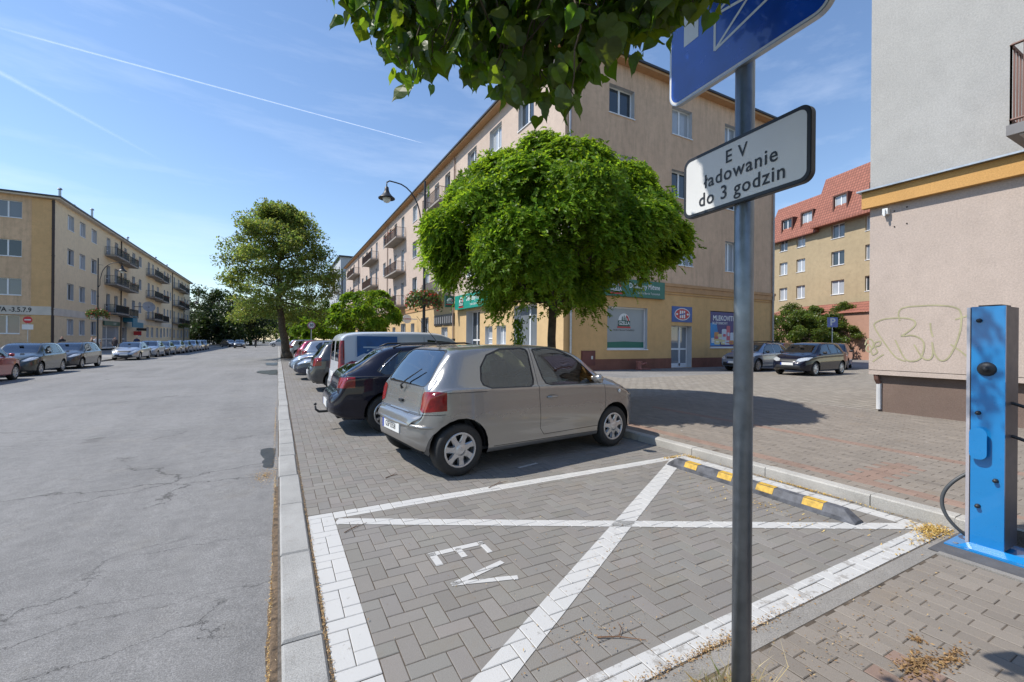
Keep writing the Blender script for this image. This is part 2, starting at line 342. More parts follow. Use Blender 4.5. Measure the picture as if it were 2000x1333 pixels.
BF = [(4, 5, 6, 7), (0, 1, 5, 4), (1, 2, 6, 5), (2, 3, 7, 6), (3, 0, 4, 7)]
def clip_poly(P, a, b, c):   # keep a*x+b*y<=c
    out = []
    for i in range(len(P)):
        p, q = P[i], P[(i+1) % len(P)]; dp = a*p[0]+b*p[1]-c; dq = a*q[0]+b*q[1]-c
        if dp <= 0: out.append(p)
        if (dp < 0 < dq) or (dq < 0 < dp):
            t = dp/(dp-dq); out.append(tuple(p[k]+(q[k]-p[k])*t for k in range(3)))
    return out
def clip_convex(P, quad):
    n = len(quad); area = sum(quad[i][0]*quad[(i+1) % n][1]-quad[(i+1) % n][0]*quad[i][1] for i in range(n))
    if area < 0: quad = quad[::-1]
    for i in range(n):
        (x0, y0), (x1, y1) = quad[i], quad[(i+1) % n]; a, b = (y1-y0), -(x1-x0)
        P = clip_poly(P, a, b, a*x0+b*y0)
        if len(P) < 3: return []
    return P
u = .1
her = []
for j in range(int(1.4/u)-3, int(62/u)):
    for i in range(-2, 48):
        c = (i-j) % 4; x = .235+i*u; y = j*u+.02
        r_ = (x, x+2*u, y, y+u) if c == 0 else ((x, x+u, y, y+2*u) if c == 3 else None)
        if r_:
            r_ = (max(r_[0], .235), min(r_[1], 4.90), max(r_[2], 1.425), r_[3])
            if r_[1]-r_[0] > .04 and r_[3]-r_[2] > .04: her.append(r_)
V = bricks(her, 0.0); rg = np.random.default_rng(5); t_ = 1+rg.normal(0, .05, len(her)); tint = np.stack([t_*(1+rg.normal(0, .012, len(her))), t_, t_*(1+rg.normal(0, .015, len(her)))], 1)
dx_ = (V[:, 4, 0] > .2)
bayrow = np.array([1 if r[1] < 0 else 0 for r in her])
brick_m = pavemat('grey_block', (.208, .194, .176)); 
tag(link('parking_pavement', quads_mesh('parking_pavement', V, brick_m, 8, tint, BF)), kind='structure')
joint_m = simple('joint_dirt', (.085, .066, .048), .95, var=.45, vs=14, bmp=.8, bs=90)
g = MB(); g.box(.225, 4.93, 1.40, 128, -.3, -.0030); tag(g.build('parking_bed', joint_m), kind='structure')
g = MB(); g.box(.225, 4.93, 62, 128, -.3, -.002); tag(g.build('parking_far', brick_m and simple('far_block', (.21, .20, .19), .9, var=.12, vs=6)), kind='structure')
# painted marks, cut to the tops of the blocks so the joints stay open
def seg(x0, y0, x1, y1, w):
    d = Vector((x1-x0, y1-y0)).normalized(); nn = Vector((-d.y, d.x))*w/2
    return [(x0+nn.x, y0+nn.y), (x0-nn.x, y0-nn.y), (x1-nn.x, y1-nn.y), (x1+nn.x, y1+nn.y)]
def marks(name, quads, mat, zoff=.002, seed=0):
    mb = MB(); A = V[:, 4:, :]
    for q in quads:
        qx = [p[0] for p in q]; qy = [p[1] for p in q]
        sel = np.where((A[:, :, 0].max(1) > min(qx)) & (A[:, :, 0].min(1) < max(qx)) & (A[:, :, 1].max(1) > min(qy)) & (A[:, :, 1].min(1) < max(qy)))[0]
        for i in sel:
            P = clip_convex([tuple(p) for p in A[i]], q)
            if P:
                mb.add([(x, y, z+zoff) for x, y, z in P], [tuple(range(len(P)))])
                full = V[i]   # paint run down the chamfer
                for e in BF[1:]:
                    Q = clip_convex([tuple(full[k]) for k in e], q)
                    if Q: mb.add([(x, y, z+zoff) for x, y, z in Q], [tuple(range(len(Q)))])
    return tag(mb.build(name, mat), kind='structure')
def wpaint(name, worn):
    m, n, l, b = nodes_of(name); v = mapped(n, l)
    f = ramp(n, l, noise(n, l, v, 9, 9, .75), [(worn, 0.0), (worn+.06, .85)]); f2 = ramp(n, l, noise(n, l, v, 45, 5, .7), [(.62, 0.0), (.68, .6)])
    col = mixc(n, l, f, (.45, .445, .43), (.25, .235, .215)); col = mixc(n, l, f2, col, (.38, .36, .34))
    col = mixc(n, l, ramp(n, l, noise(n, l, v, 1.8, 4), [(.4, 0.0), (.8, .35)]), col, (.52, .50, .47))
    l.new(col, b.inputs['Base Color']); b.inputs['Roughness'].default_value = .75; bump(n, l, b, noise(n, l, v, 160, 3), .4, .003); return m
wp1 = wpaint('white_road_paint', .61); wp2 = wpaint('worn_white_road_paint', .53)
marks('bay_marking', [[(.235, 1.3), (.43, 1.3), (.43, 4.10), (.235, 4.10)], [(.43, 3.955), (4.9, 3.975), (4.9, 4.10), (.43, 4.10)]], wp1)
marks('bay_marking', [[(.43, 1.43), (4.9, 1.43), (4.9, 1.575), (.43, 1.565)], [(4.66, 1.575), (4.82, 1.575), (4.82, 3.97), (4.66, 3.97)]], wp2)
marks('bay_marking', [seg(.44, 3.89, 4.66, 1.62, .12), seg(4.60, 3.97, .60, 1.60, .15)], wp1, .0035)
marks('bay_lettering', [seg(.975, 2.81, .975, 3.0, .05), seg(1.35, 2.82, 1.35, 3.0, .045), seg(1.165, 2.84, 1.165, 2.98, .045), seg(.95, 2.98, 1.373, 2.98, .055)], wp1, .003)
marks('bay_lettering', [seg(.965, 2.55, 1.37, 2.66, .045), seg(.965, 2.56, 1.37, 2.44, .045)], wp1, .0036)
marks('bay_marking', [seg(2.55, 4.55, 2.85, 4.62, .045)], wp2, .003)

# back kerb, edging strip and the pavements
g = MB(); y = -3.0; kz = .105
while y < 60:
    L = 1.0; c = .012; y0, y1 = y+.004, y+L-.004; x0, x1 = 4.905, 5.05
    if y > -3.1:
        z = kz+random.uniform(-.003, .003) if y > .9 else None
        if z:
            g.add([(x0, y0, -.2), (x1, y0, -.2), (x1, y1, -.2), (x0, y1, -.2), (x0, y0, z-c), (x1, y0, z-c), (x1, y1, z-c), (x0, y1, z-c), (x0+c, y0, z), (x1-c, y0, z), (x1-c, y1, z), (x0+c, y1, z)],
              [(0,1,5,4),(1,2,6,5),(2,3,7,6),(3,0,4,7),(4,5,9,8),(6,7,11,10),(5,6,10,9),(7,4,8,11),(8,9,10,11)])
    y += L
g.v = [(a, max(b, 1.42), c) for a, b, c in g.v]
g.prism_y([(4.905, -.1), (5.06, -.1), (5.06, .10), (4.917, .10), (4.905, .09)], 1.30, 1.418)
g.box(5.04, 5.056, -4, 1.30, -.1, .1025)
tag(g.build('kerb', stone('kerb_concrete', (.40, .385, .355))), kind='structure')
g = MB(); g.box(.235, 4.903, 1.318, 1.415, -.2, .004); tag(g.build('edging_strip', stone('edging_concrete', (.25, .235, .215))), kind='structure')
# pavement: running bond, long sides along the street; rises from the bay edge to kerb height
def running(x0, x1, y0, y1, red=None, w=.1, L=.2):
    R = []; T = []; k = 0; x = x0
    while x < x1-.02:
        y = y0-(L/2 if k % 2 else 0)
        while y < y1:
            a, b = max(y, y0), min(y+L, y1)
            if b-a > .03: R.append((x, min(x+w, x1), a, b)); T.append(1 if red and red((x+w/2), (a+b)/2) else 0)
            y += L
        x += w; k += 1
    return R, T
def hz(x, y):
    a = max(0, min(1, (x-2.9)/2.1)); b = max(0, min(1, (y-1.5)/.02)); f = max(0, min(1, (y-.9)/.5)); rp = .006+.097*max(0, min(1, (x-5.05)/1.1)); return .103 if x > 5.03 else .006
def redrow(x, y): return (5.25 < x < 5.47 and y > 1.2) or (y < .93+.0*x and .65 < y and 1.85 < x < 2.7) or (7.15 < x < 7.36 and y < 7) or (5.47 < x < 6.6 and 2.2 < y < 2.5)
RA, TA = running(5.055, 11.2, -4, 8.4, redrow); RB, TB = running(1.0, 5.055, -4, 1.312, redrow)
Rr = RA+RB; Tt = np.array(TA+TB); N = len(Rr)
V2 = bricks(Rr, 0.0, seed=8, tilt=.001)
hx = np.array([hz((r[0]+r[1])/2, (r[2]+r[3])/2) for r in Rr]); V2[:, :, 2] += hx[:, None]
t_ = 1+rg.normal(0, .06, N); tint = np.stack([t_, t_, t_], 1); tint[Tt == 1] *= np.array([1.14, .90, .84]); tint[:, 0] *= 1.04; tint[:, 2] *= .95
keep = ~np.array([(4.27 < (r[0]+r[1])/2 < 5.05 and .55 < (r[2]+r[3])/2 < 1.35) for r in Rr])
tag(link('pavement', quads_mesh('pavement', V2[keep], pavemat('brown_block', (.215, .195, .174), dirt=(.24, .18, .12)), 8, tint[keep], BF)), kind='structure')
g = MB(); nx = 30; xs = np.linspace(1.0, 5.05, nx); g.add([(x, yy, hz(x, 0)-.0033) for yy in (-4, 1.317) for x in xs], [(i, i+1, nx+i+1, nx+i) for i in range(nx-1)])
g.box(4.3, 5.4, .5, 1.4, -.1, .001); xs = np.array([5.05, 5.3, 5.6, 6.15, 11.3]); ys = np.array([-4, 1.0, 1.25, 1.5, 8.5]); g.add([(x, y, hz(x, y)-.0033) for y in ys for x in xs], [(j*5+i, j*5+i+1, j*5+i+6, j*5+i+5) for j in range(4) for i in range(4)]); tag(g.build('pavement_bed', joint_m), kind='structure')
# stone slabs / setts further on, and shaded yard asphalt
def setts(name):
    m, n, l, b = nodes_of(name); v = mapped(n, l)
    br = n.new('ShaderNodeTexBrick'); br.inputs['Scale'].default_value = 1; br.inputs['Brick Width'].default_value = .34; br.inputs['Row Height'].default_value = .17; br.inputs['Mortar Size'].default_value = .012
    br.inputs['Mortar Smooth'].default_value = .3; br.inputs['Color1'].default_value = (.32, .29, .25, 1); br.inputs['Color2'].default_value = (.245, .22, .19, 1); br.inputs['Mortar'].default_value = (.12, .105, .085, 1)
    w = n.new('ShaderNodeTexNoise'); w.inputs['Scale'].default_value = 3; l.new(v, w.inputs['Vector'])
    vm = n.new('ShaderNodeVectorMath'); vm.operation = 'MULTIPLY_ADD'; vm.inputs[1].default_value = (.05, .05, 0); l.new(w.outputs['Color'], vm.inputs[0]); l.new(v, vm.inputs[2]); l.new(vm.outputs[0], br.inputs['Vector'])
    col = mixc(n, l, ramp(n, l, noise(n, l, v, 1.1, 6, .7), [(.4, 0.0), (.75, .55)]), br.outputs['Color'], (.22, .20, .165))
    col = mixc(n, l, 1.0, col, ramp(n, l, noise(n, l, v, 60, 3), [(.3, .8), (.7, 1.15)]), 'MULTIPLY')
    l.new(col, b.inputs['Base Color']); b.inputs['Roughness'].default_value = .85; b.inputs['Specular IOR Level'].default_value = .3
    inv = n.new('ShaderNodeMath'); inv.operation = 'SUBTRACT'; inv.inputs[0].default_value = 1; l.new(br.outputs['Fac'], inv.inputs[1]); bump(n, l, b, inv.outputs[0], .8, .012); MATS[name] = m; return m
sett_m = setts('stone_setts')
g = MB(); g.box(5.05, 60, 8.4, 12.9, -.2, .101); g.box(11.2, 60, -4, 8.4, -.2, .1005); g.box(5.05, 11.9, 12.9, 140, -.2, .101); tag(g.build('pavement_slabs', sett_m), kind='structure')
g = MB(); g.box(11.9, 120, 12.9, 60, -.2, .099); tag(g.build('yard', ground_m), kind='structure')
g = MB(); g.box(-19.4, -11.25, -12, 140, -.4, -.09); tag(g.build('far_pavement', simple('left_slabs', (.26, .25, .235), .9, var=.2, vs=1.2)), kind='structure')
g = MB(); g.box(-11.25, -11.1, -12, 140, -.4, -.10); tag(g.build('kerb', kerb_m), kind='structure')
# kerb-side puddle of soil and weeds at the road edge
g = MB(); random.seed(11)
def blob(cx, cy, rx, ry, z, n=26, m=0, j=.2, half=False):
    P = []
    for k in range(n):
        a = 2*pi*k/n; r = 1+random.uniform(-j, j); P.append((min(cx+rx*r*cos(a), -.02) if half else cx+rx*r*cos(a), cy+ry*r*sin(a), z))
    g.add([(cx if not half else -.06, cy, z+.004)]+P, [(0, k+1, (k+1) % n+1) for k in range(n)], m)
blob(-.05, 6.4, .24, .75, -.044, half=True); blob(-.05, 23.4, .75, 1.7, -.040, half=True); blob(-.05, 31, .7, 1.8, -.040, half=True)
tag(g.build('silt_patch', simple('wet_silt', (.045, .042, .035), .35, var=.4, vs=8, bmp=.8, bs=50)), 'dark damp silt patches along the kerb edge of the road', 'silt', kind='stuff')

def litter(name, label, spots, size, cols, mat, seed=1, kind='stuff'):
    r = np.random.default_rng(seed); P = []; 
    for cx, cy, z, rx, ry, n in spots:
        a = r.uniform(0, 2*pi, n); q = np.sqrt(r.uniform(0, 1, n))*np.abs(r.normal(.7, .35, n)); P.append(np.stack([cx+rx*q*np.cos(a), cy+ry*q*np.sin(a), z+r.uniform(.002, .014, n)], 1))
    P = np.concatenate(P); N = len(P); th = r.uniform(0, 2*pi, N); s = size*r.uniform(.5, 1.3, N)
    d = np.stack([np.cos(th), np.sin(th), r.normal(0, .3, N)], 1)*s[:, None]; e = np.stack([-np.sin(th), np.cos(th), r.normal(0, .3, N)], 1)*s[:, None]*.38
    Vq = np.stack([P-d, P-e, P+d, P+e], 1); c = np.array(cols)[r.integers(0, len(cols), N)]*r.uniform(.7, 1.2, N)[:, None]
    o = link(name, quads_mesh(name, Vq, mat, 4, c)); tag(o, label, 'litter', kind=kind); return o
dry_m = leafmat('dry_leaf', (1, 1, 1), (1, 1, 1), .25)
litter('dry_leaves', 'yellow dry petals gathered at the bay corner beside the charging post', [(4.72, 1.50, .004, .20, .13, 900), (4.55, 1.46, .004, .5, .06, 250), (4.86, 2.6, 0, .03, .9, 500), (4.84, 3.95, 0, .06, .2, 300), (4.6, 4.05, 0, .3, .06, 250), (4.4, 2.9, 0, .12, 1.2, 300), (4.0, 2.5, 0, .35, 1.3, 220)],
       .011, [(.62, .42, .10), (.55, .36, .12), (.70, .52, .18), (.40, .24, .08)], dry_m, 3)
litter('dry_leaves', 'brown needle litter spread on the pavement at the bottom right', [(2.66, .90, .004, .17, .07, 420), (2.85, .84, .004, .22, .05, 260), (2.9, .97, .004, .05, .05, 60)], .011, [(.32, .19, .09), (.42, .27, .12), (.22, .13, .06)], dry_m, 4)
litter('dry_leaves', 'scattered tan crumbs between the blocks of the marked bay', [(1.9, 1.43, .002, .9, .06, 900), (1.5, 1.8, .002, .5, .25, 120), (2.2, 2.4, .001, 1.8, 1.0, 260), (2.6, 1.15, .006, 1.6, .25, 320), (.23, 4, .001, .015, 3, 400), (.23, 2.6, .001, .015, .9, 350)], .007, [(.42, .26, .12), (.30, .18, .08), (.5, .36, .18)], dry_m, 5)
litter('gutter_leaves', 'orange brown seed litter filling the road gutter', [(-.02, 2.4, -.035, .022, 1.6, 1500), (-.015, 4.8, -.035, .015, 1.6, 800), (-.12, 5.7, -.045, .16, .35, 700), (-.03, 9, -.035, .02, 4, 900)], .007, [(.50, .30, .10), (.58, .38, .15), (.34, .19, .07), (.66, .50, .25)], dry_m, 6)
# twigs
def twig(name, label, pts, r):
    m = MB(); m.tube(pts, [r, r*.8, r*.4][:len(pts)] if len(pts) == 3 else r, 5); 
    p = Vector(pts[1]); m.tube([p, p+Vector((.05, .035, .004)), p+Vector((.075, .09, .002))], [r*.6, r*.5, r*.2], 5)
    tag(m.build(name, simple('twig_brown', (.17, .09, .05), .9, var=.3, vs=20)), label, 'twig')
twig('twig', 'small forked brown twig lying on the blocks at the corner of the bay', [(.47, 3.62, .008), (.52, 3.66, .01), (.66, 3.74, .006)], .004)
twig('twig', 'thin brown twig lying across the blocks left of the silver hatchback', [(1.05, 4.85, .008), (1.12, 4.90, .01), (1.2, 4.93, .006)], .005)
twig('twig', 'broken brown twig near the lower diagonal line of the bay', [(1.45, 1.75, .008), (1.55, 1.70, .01), (1.66, 1.62, .006)], .004)
twig('twig', 'thin twig lying across the far white line of the bay', [(1.92, 4.05, .01), (2.05, 4.12, .012), (2.2, 4.16, .008)], .004)
# wheel stop
ws = empty('wheel_stop', (4.33, 2.84, 0), 0, 'black rubber wheel stop with four yellow patches at the head of the bay', 'wheel stop')
g = MB(); prof = [(-.075, 0.0), (-.068, .035), (-.035, .098), (.035, .098), (.068, .035), (.075, 0.0)]; Ls = [(-1.0, 0), (-.985, .35), (-.90, 1.0), (.90, 1.0), (.985, .35), (1.0, 0)]
secs = []
for yy, s in [(-1.0, .30), (-.90, 1.0), (.90, 1.0), (1.0, .30)]: secs.append([(x, yy, z*s+.001) for x, z in prof])
vs = [p for s in secs for p in s]; np_ = len(prof)
g.add(vs, [(i*np_+k, (i+1)*np_+k, (i+1)*np_+k+1, i*np_+k+1) for i in range(3) for k in range(np_-1)]+[tuple(range(np_-1, -1, -1)), tuple(3*np_+k for k in range(np_))])
g.build('base', simple('stop_rubber', (.085, .088, .10), .65, var=.6, vs=9, bmp=.3, bs=60), ws)
for k, yy in enumerate((-.66, -.22, .22, .66)):
    g = MB(); w = .085; zf = lambda x, z: (x, z)
    for a, b in (((-.0665, .042), (-.038, .0955)), ((-.034, .1), (.034, .1))):
        g.quad((a[0]-.002, yy-w, a[1]+.001), (b[0]-.001, yy-w, b[1]+.002), (b[0]-.001, yy+w, b[1]+.002), (a[0]-.002, yy+w, a[1]+.001))
    g.build('reflector', simple('yellow_mark', (.50, .31, .045), .65, var=.35, vs=22), ws)
# ================================================================ CARS
def pchip(keys, x):
    X = np.array([k[0] for k in keys], float); Y = np.array([k[1] for k in keys], float); h = np.diff(X); d = np.diff(Y)/h; m = np.zeros(len(X))
    for i in range(1, len(X)-1):
        if d[i-1]*d[i] > 0: w1 = 2*h[i]+h[i-1]; w2 = h[i]+2*h[i-1]; m[i] = (w1+w2)/(w1/d[i-1]+w2/d[i])
    m[0] = d[0]; m[-1] = d[-1]; x = np.clip(x, X[0], X[-1]); i = np.clip(np.searchsorted(X, x)-1, 0, len(h)-1); t = (x-X[i])/h[i]
    return (2*t**3-3*t**2+1)*Y[i]+(t**3-2*t**2+t)*h[i]*m[i]+(-2*t**3+3*t**2)*Y[i+1]+(t**3-t**2)*h[i]*m[i+1]
def hull(P):
    P = sorted(set(P)); 
    def half(Q):
        o = []
        for p in Q:
            while len(o) > 1 and (o[-1][0]-o[-2][0])*(p[1]-o[-2][1])-(o[-1][1]-o[-2][1])*(p[0]-o[-2][0]) <= 0: o.pop()
            o.append(p)
        return o
    a, b = half(P), half(P[::-1]); return a[:-1]+b[:-1]
def clip_faces(bm, faces, poly, ax):      # poly CCW hull in plane of axes ax; returns faces exactly inside
    poly = hull(poly); n = len(poly)
    lo = [min(p[k] for p in poly)-.001 for k in (0, 1)]; hi = [max(p[k] for p in poly)+.001 for k in (0, 1)]
    cand = [f for f in faces if f.is_valid and all(max(v.co[ax[k]] for v in f.verts) > lo[k] and min(v.co[ax[k]] for v in f.verts) < hi[k] for k in (0, 1))]
    for i in range(n):
        p, q = poly[i], poly[(i+1) % n]; nr = Vector((0, 0, 0)); nr[ax[0]] = q[1]-p[1]; nr[ax[1]] = -(q[0]-p[0]); nr.normalize()
        co = Vector((0, 0, 0)); co[ax[0]] = p[0]; co[ax[1]] = p[1]
        gset = set(cand)
        for f in cand: gset.update(f.edges); gset.update(f.verts)
        r = bmesh.ops.bisect_plane(bm, geom=list(gset), dist=1e-5, plane_co=co, plane_no=nr)
        cand = [f for f in r['geom'] if isinstance(f, bmesh.types.BMFace) and (f.calc_center_median()-co).dot(nr) < 1e-6]
        if not cand: return []
    return cand
def extract(bm, faces, name, mat, off=0.0):
    idx = {}; vs = []; fs = []
    for f in faces:
        q = []
        for v in f.verts:
            if v not in idx: idx[v] = len(vs); vs.append(tuple(v.co-v.normal*off))
            q.append(idx[v])
        fs.append(q)
    me = bpy.data.meshes.new(name); me.from_pydata(vs, [], fs); me.materials.append(mat); me.polygons.foreach_set('use_smooth', [True]*len(fs)); me.update(); return me
def mirror(poly): return [(-a, b) for a, b in poly]
def make_car(p, name, label, cat, mats, detail=2):
    root = empty(name, label=label, cat=cat); L = p['L']; paint_m = mats['paint']; W = p['W']/2
    nS = 84 if detail == 2 else 44; xs = np.unique(np.concatenate([np.linspace(0, L, nS), np.linspace(0, min(.8, L*.18), nS//3), np.linspace(L-.6, L, nS//3), [k[0] for k in p['top']]]))
    top, belt, bot, wid, wr = (pchip(p[k], xs) for k in ('top', 'belt', 'bot', 'wid', 'wr')); belt = np.minimum(belt, top-.015)
    bm = bmesh.new(); rings = []
    for i, x in enumerate(xs):
        T, B, b0, w, r = top[i], belt[i], bot[i], wid[i]*W, wr[i]*W; H = T-B; e = min(.075, H*.45)
        c = p.get('crease', .0)
        ctl = [(0, b0), (.55*w, b0), (.88*w, b0+.005), (.965*w, b0+.05), (.978*w, b0+.17*(B-b0)+.04), (w*1.004, b0+.50*(B-b0)), (w*.990, b0+.80*(B-b0)), (w*.985-c, B-.012), (w*.955-c, B+.012*min(1, H/.1)), (w*.955+(r-w*.955)*.5, B+H*.48), (r+(w*.955-r)*.06, T-e), (r*.93, T-e*.38), (r*.72, T-e*.10), (r*.35, T-.002), (0, T)]
        n = 4 if detail == 2 else 2; pts = []
        for k in range(len(ctl)-1):
            a0 = ctl[max(k-1, 0)]; a1 = ctl[k]; a2 = ctl[k+1]; a3 = ctl[min(k+2, len(ctl)-1)]
            if k == 0: a0 = (-ctl[1][0], ctl[1][1])
            if k == len(ctl)-2: a3 = (-ctl[-2][0], ctl[-2][1])
            for t in np.arange(n)/n:
                q = [a1[j]+.5*t*(.9*(a2[j]-a0[j])+0)*(1)+(t*t)*(a0[j]*.9-2.3*a1[j]+1.85*a2[j]-.45*a3[j]) + (t**3)*(-.45*a0[j]+1.35*a1[j]-1.35*a2[j]+.45*a3[j]) if False else
                     .5*((2*a1[j])+(-a0[j]+a2[j])*t+(2*a0[j]-5*a1[j]+4*a2[j]-a3[j])*t*t+(-a0[j]+3*a1[j]-3*a2[j]+a3[j])*t**3) for j in (0, 1)]
                pts.append((max(q[0], 0) if k else q[0], q[1]))
        pts.append(ctl[-1]); full = [(y, z) for y, z in pts]+[(-y, z) for y, z in pts[-2:0:-1]]
        rings.append([bm.verts.new((x, y, z)) for y, z in full])
    m = len(rings[0])
    for a, b in zip(rings[:-1], rings[1:]):
        for k in range(m): bm.faces.new((a[k], a[(k+1) % m], b[(k+1) % m], b[k]))
    bm.faces.new(rings[0][::-1]); bm.faces.new(rings[-1]); bmesh.ops.recalc_face_normals(bm, faces=bm.faces); bm.normal_update()
    for f in bm.faces: f.smooth = True; f.material_index = 0
    base = []   # name, mesh
    def reg(flt): return [f for f in bm.faces if f.is_valid and flt(f.calc_center_median(), f.normal)]
    def add(part, poly, ax, flt, mat, border=0.0, bmat=1, off=.004, parent=None, label=None):
        if border:
            cx = sum(q[0] for q in poly)/len(poly); cy = sum(q[1] for q in poly)/len(poly)
            big = []
            for q in poly:
                d = Vector((q[0]-cx, q[1]-cy)); d = d*(1+border/max(d.length, .01)); big.append((cx+d.x, cy+d.y))
            fb = clip_faces(bm, reg(flt), big, ax)
            for f in fb: f.material_index = bmat
            fs = clip_faces(bm, [f for f in fb if f.is_valid], poly, ax)
        else: fs = clip_faces(bm, reg(flt), poly, ax)
        if not fs: return None
        bm.normal_update(); me = extract(bm, fs, part, mat, off); bmesh.ops.delete(bm, geom=fs, context='FACES_ONLY')
        o = link(part, me, root)
        if label: o['label'] = label
        return o
    def paintp(poly, ax, flt, mi):
        for f in clip_faces(bm, reg(flt), poly, ax): f.material_index = mi
    # wheel arches
    for wx in p['wheels']:
        R = p['rw']+p.get('archgap', .055); poly = [(wx+R*cos(2*pi*k/22), p['rw']+.01+R*sin(2*pi*k/22)) for k in range(22)]
        for s in (-1, 1):
            fs = clip_faces(bm, reg(lambda c, n: c.y*s > W*.35 and c.z < .85), poly, (0, 2))
            bmesh.ops.delete(bm, geom=[f for f in fs if f.is_valid], context='FACES_ONLY')
    for s, nm in ((-1, 'r'), (1, 'l')):
        for poly in p['side_win']: add('side_window', poly, (0, 2), lambda c, n: c.y*s > .2 and c.z > .7 and abs(n.y) > .3, mats.get('glass2', cglass) if p.get('tint_rear') and poly[0][0] < p['tint_rear'] else cglass, .022)
    for key, part, ax in (('wind', 'windshield', (0, 1)), ('rear_win', 'rear_window', (1, 2))):
        if key in p:
            for poly in (p[key] if isinstance(p[key][0], list) else [p[key]]):
                lim = p['wind_x'] if key == 'wind' else (0, p['rear_x'])
                add(part, poly, ax, (lambda c, n: lim[0] < c.x < lim[1] and n.z > .1 and c.z > .6) if key == 'wind' else (lambda c, n: c.x < lim[1] and c.z > .6 and n.x < -.08), mats.get('rearglass', cglass), .02)
    for s in (-1, 1):
        mm = (lambda q: q) if s > 0 else mirror
        if 'tail' in p:
            x1 = p['tail_x']; paintsel = lambda c, n: c.x < x1 and c.y*s > 0
            # cut a clean front edge
            fs = reg(lambda c, n: c.x < x1+.3 and c.y*s > 0); gs = set(fs)
            for f in fs: gs.update(f.edges); gs.update(f.verts)
            bmesh.ops.bisect_plane(bm, geom=list(gs), dist=1e-5, plane_co=(x1, 0, 0), plane_no=(1, 0, 0))
            add('tail_light', mm(p['tail']), (1, 2), paintsel, mats['tail'], 0, off=-.004)
            if 'tail_low' in p: add('tail_light', mm(p['tail_low']), (1, 2), paintsel, mats['lamp'], 0, off=-.003)
        if 'head' in p:
            x1 = p['head_x']; fs = reg(lambda c, n: c.x > x1-.3 and c.y*s > 0); gs = set(fs)
            for f in fs: gs.update(f.edges); gs.update(f.verts)
            bmesh.ops.bisect_plane(bm, geom=list(gs), dist=1e-5, plane_co=(x1, 0, 0), plane_no=(1, 0, 0))
            add('headlight', mm(p['head']), (1, 2), lambda c, n: c.x > x1 and c.y*s > 0, mats['lamp'], .012, off=-.004)
    if 'grille' in p:
        for q in p['grille']: paintp(q, (1, 2), lambda c, n: c.x > L-.45, 1)
    if 'low_dark' in p:
        for q in p['low_dark']: paintp(q, (1, 2), lambda c, n: c.x < .3, 1)
    if detail == 2:
        for s in (-1, 1):
            for ln in p.get('seams', []):
                for a, b in zip(ln[:-1], ln[1:]):
                    d = Vector((b[0]-a[0], b[1]-a[1])).normalized()*.0; q = Vector((-(b[1]-a[1]), b[0]-a[0])).normalized()*.0038
                    paintp([(a[0]+q.x, a[1]+q.y), (b[0]+q.x, b[1]+q.y), (b[0]-q.x, b[1]-q.y), (a[0]-q.x, a[1]-q.y)], (0, 2), lambda c, n: c.y*s > .3, 1)
        for ln in p.get('rear_seams', []):
            for a, b in zip(ln[:-1], ln[1:]):
                q = Vector((-(b[1]-a[1]), b[0]-a[0])).normalized()*.0038
                paintp([(a[0]+q.x, a[1]+q.y), (b[0]+q.x, b[1]+q.y), (b[0]-q.x, b[1]-q.y), (a[0]-q.x, a[1]-q.y)], (1, 2), lambda c, n: c.x < .45, 1)
    me = bpy.data.meshes.new(name+'_body'); bm.to_mesh(me); bm.free()
    for mt in (paint_m, trim): me.materials.append(mt)
    body = link('body', me, root)
    # dark liners and underside
    g = MB()
    for wx in p['wheels']:
        R = p['rw']+p.get('archgap', .055)+.004; n = 16
        for s in (-1, 1):
            yo = float(pchip(p['wid'], np.array([wx]))[0])*W*.90; yi = yo-.24
            A = [(-.1+(pi+.2)*k/n) for k in range(n+1)]
            o_ = [(wx+R*cos(a), s*yo, p['rw']+.01+R*sin(a)) for a in A]; i_ = [(x, s*yi, z) for x, y, z in o_]
            g.add(o_+i_, [(k, k+1, n+2+k, n+1+k) for k in range(n)]); g.add(i_, [tuple(range(n+1))])
    zb = float(min(bot))+.03; g.box(p['wheels'][0]+R+.02, p['wheels'][1]-R-.02, -W*.8, W*.8, zb, zb+.03); g.box(.12, p['wheels'][0]-R, -W*.7, W*.7, zb+.03, zb+.2); g.build('underbody', soil, root)
    # interior
    if p.get('interior', True):
        g = MB(); sm = p['wheels'][0]; fx = p['seat_f']; rx = p['seat_r']; bz = p['bz']
        for x0, y0 in ((fx, .36), (fx, -.36)):
            g.T = Matrix.Translation((x0, y0, 0)) @ Matrix.Rotation(-.22, 4, 'Y'); g.prism_y([(0, .28), (.14, .28), (.12, bz+.12), (.02, bz+.14)], -.22, .22); g.prism_y([(.02, bz+.17), (.11, bz+.16), (.10, bz+.33), (.03, bz+.34)], -.12, .12); g.T = None
            g.box(x0, x0+.5, y0-.22, y0+.22, .22, .44)
        g.T = Matrix.Translation((rx, 0, 0)) @ Matrix.Rotation(-.25, 4, 'Y'); g.prism_y([(0, .3), (.13, .3), (.10, bz+.06), (.02, bz+.08)], -.58, .58)
        for y0 in (-.35, .35): g.prism_y([(.02, bz+.09), (.09, bz+.09), (.08, bz+.22), (.03, bz+.22)], y0-.12, y0+.12)
        g.T = None; g.box(rx, rx+.45, -.58, .58, .25, .45); dx = p['dash']; g.prism_y([(dx, .5), (dx+.55, .5), (dx+.55, bz-.02), (dx+.1, bz+.02), (dx, bz-.08)], -W*.82, W*.82)
        g.T = Matrix.Translation((dx-.12, .36, bz-.03)) @ Matrix.Rotation(-1.1, 4, 'Y'); n = 20
        vs = [];
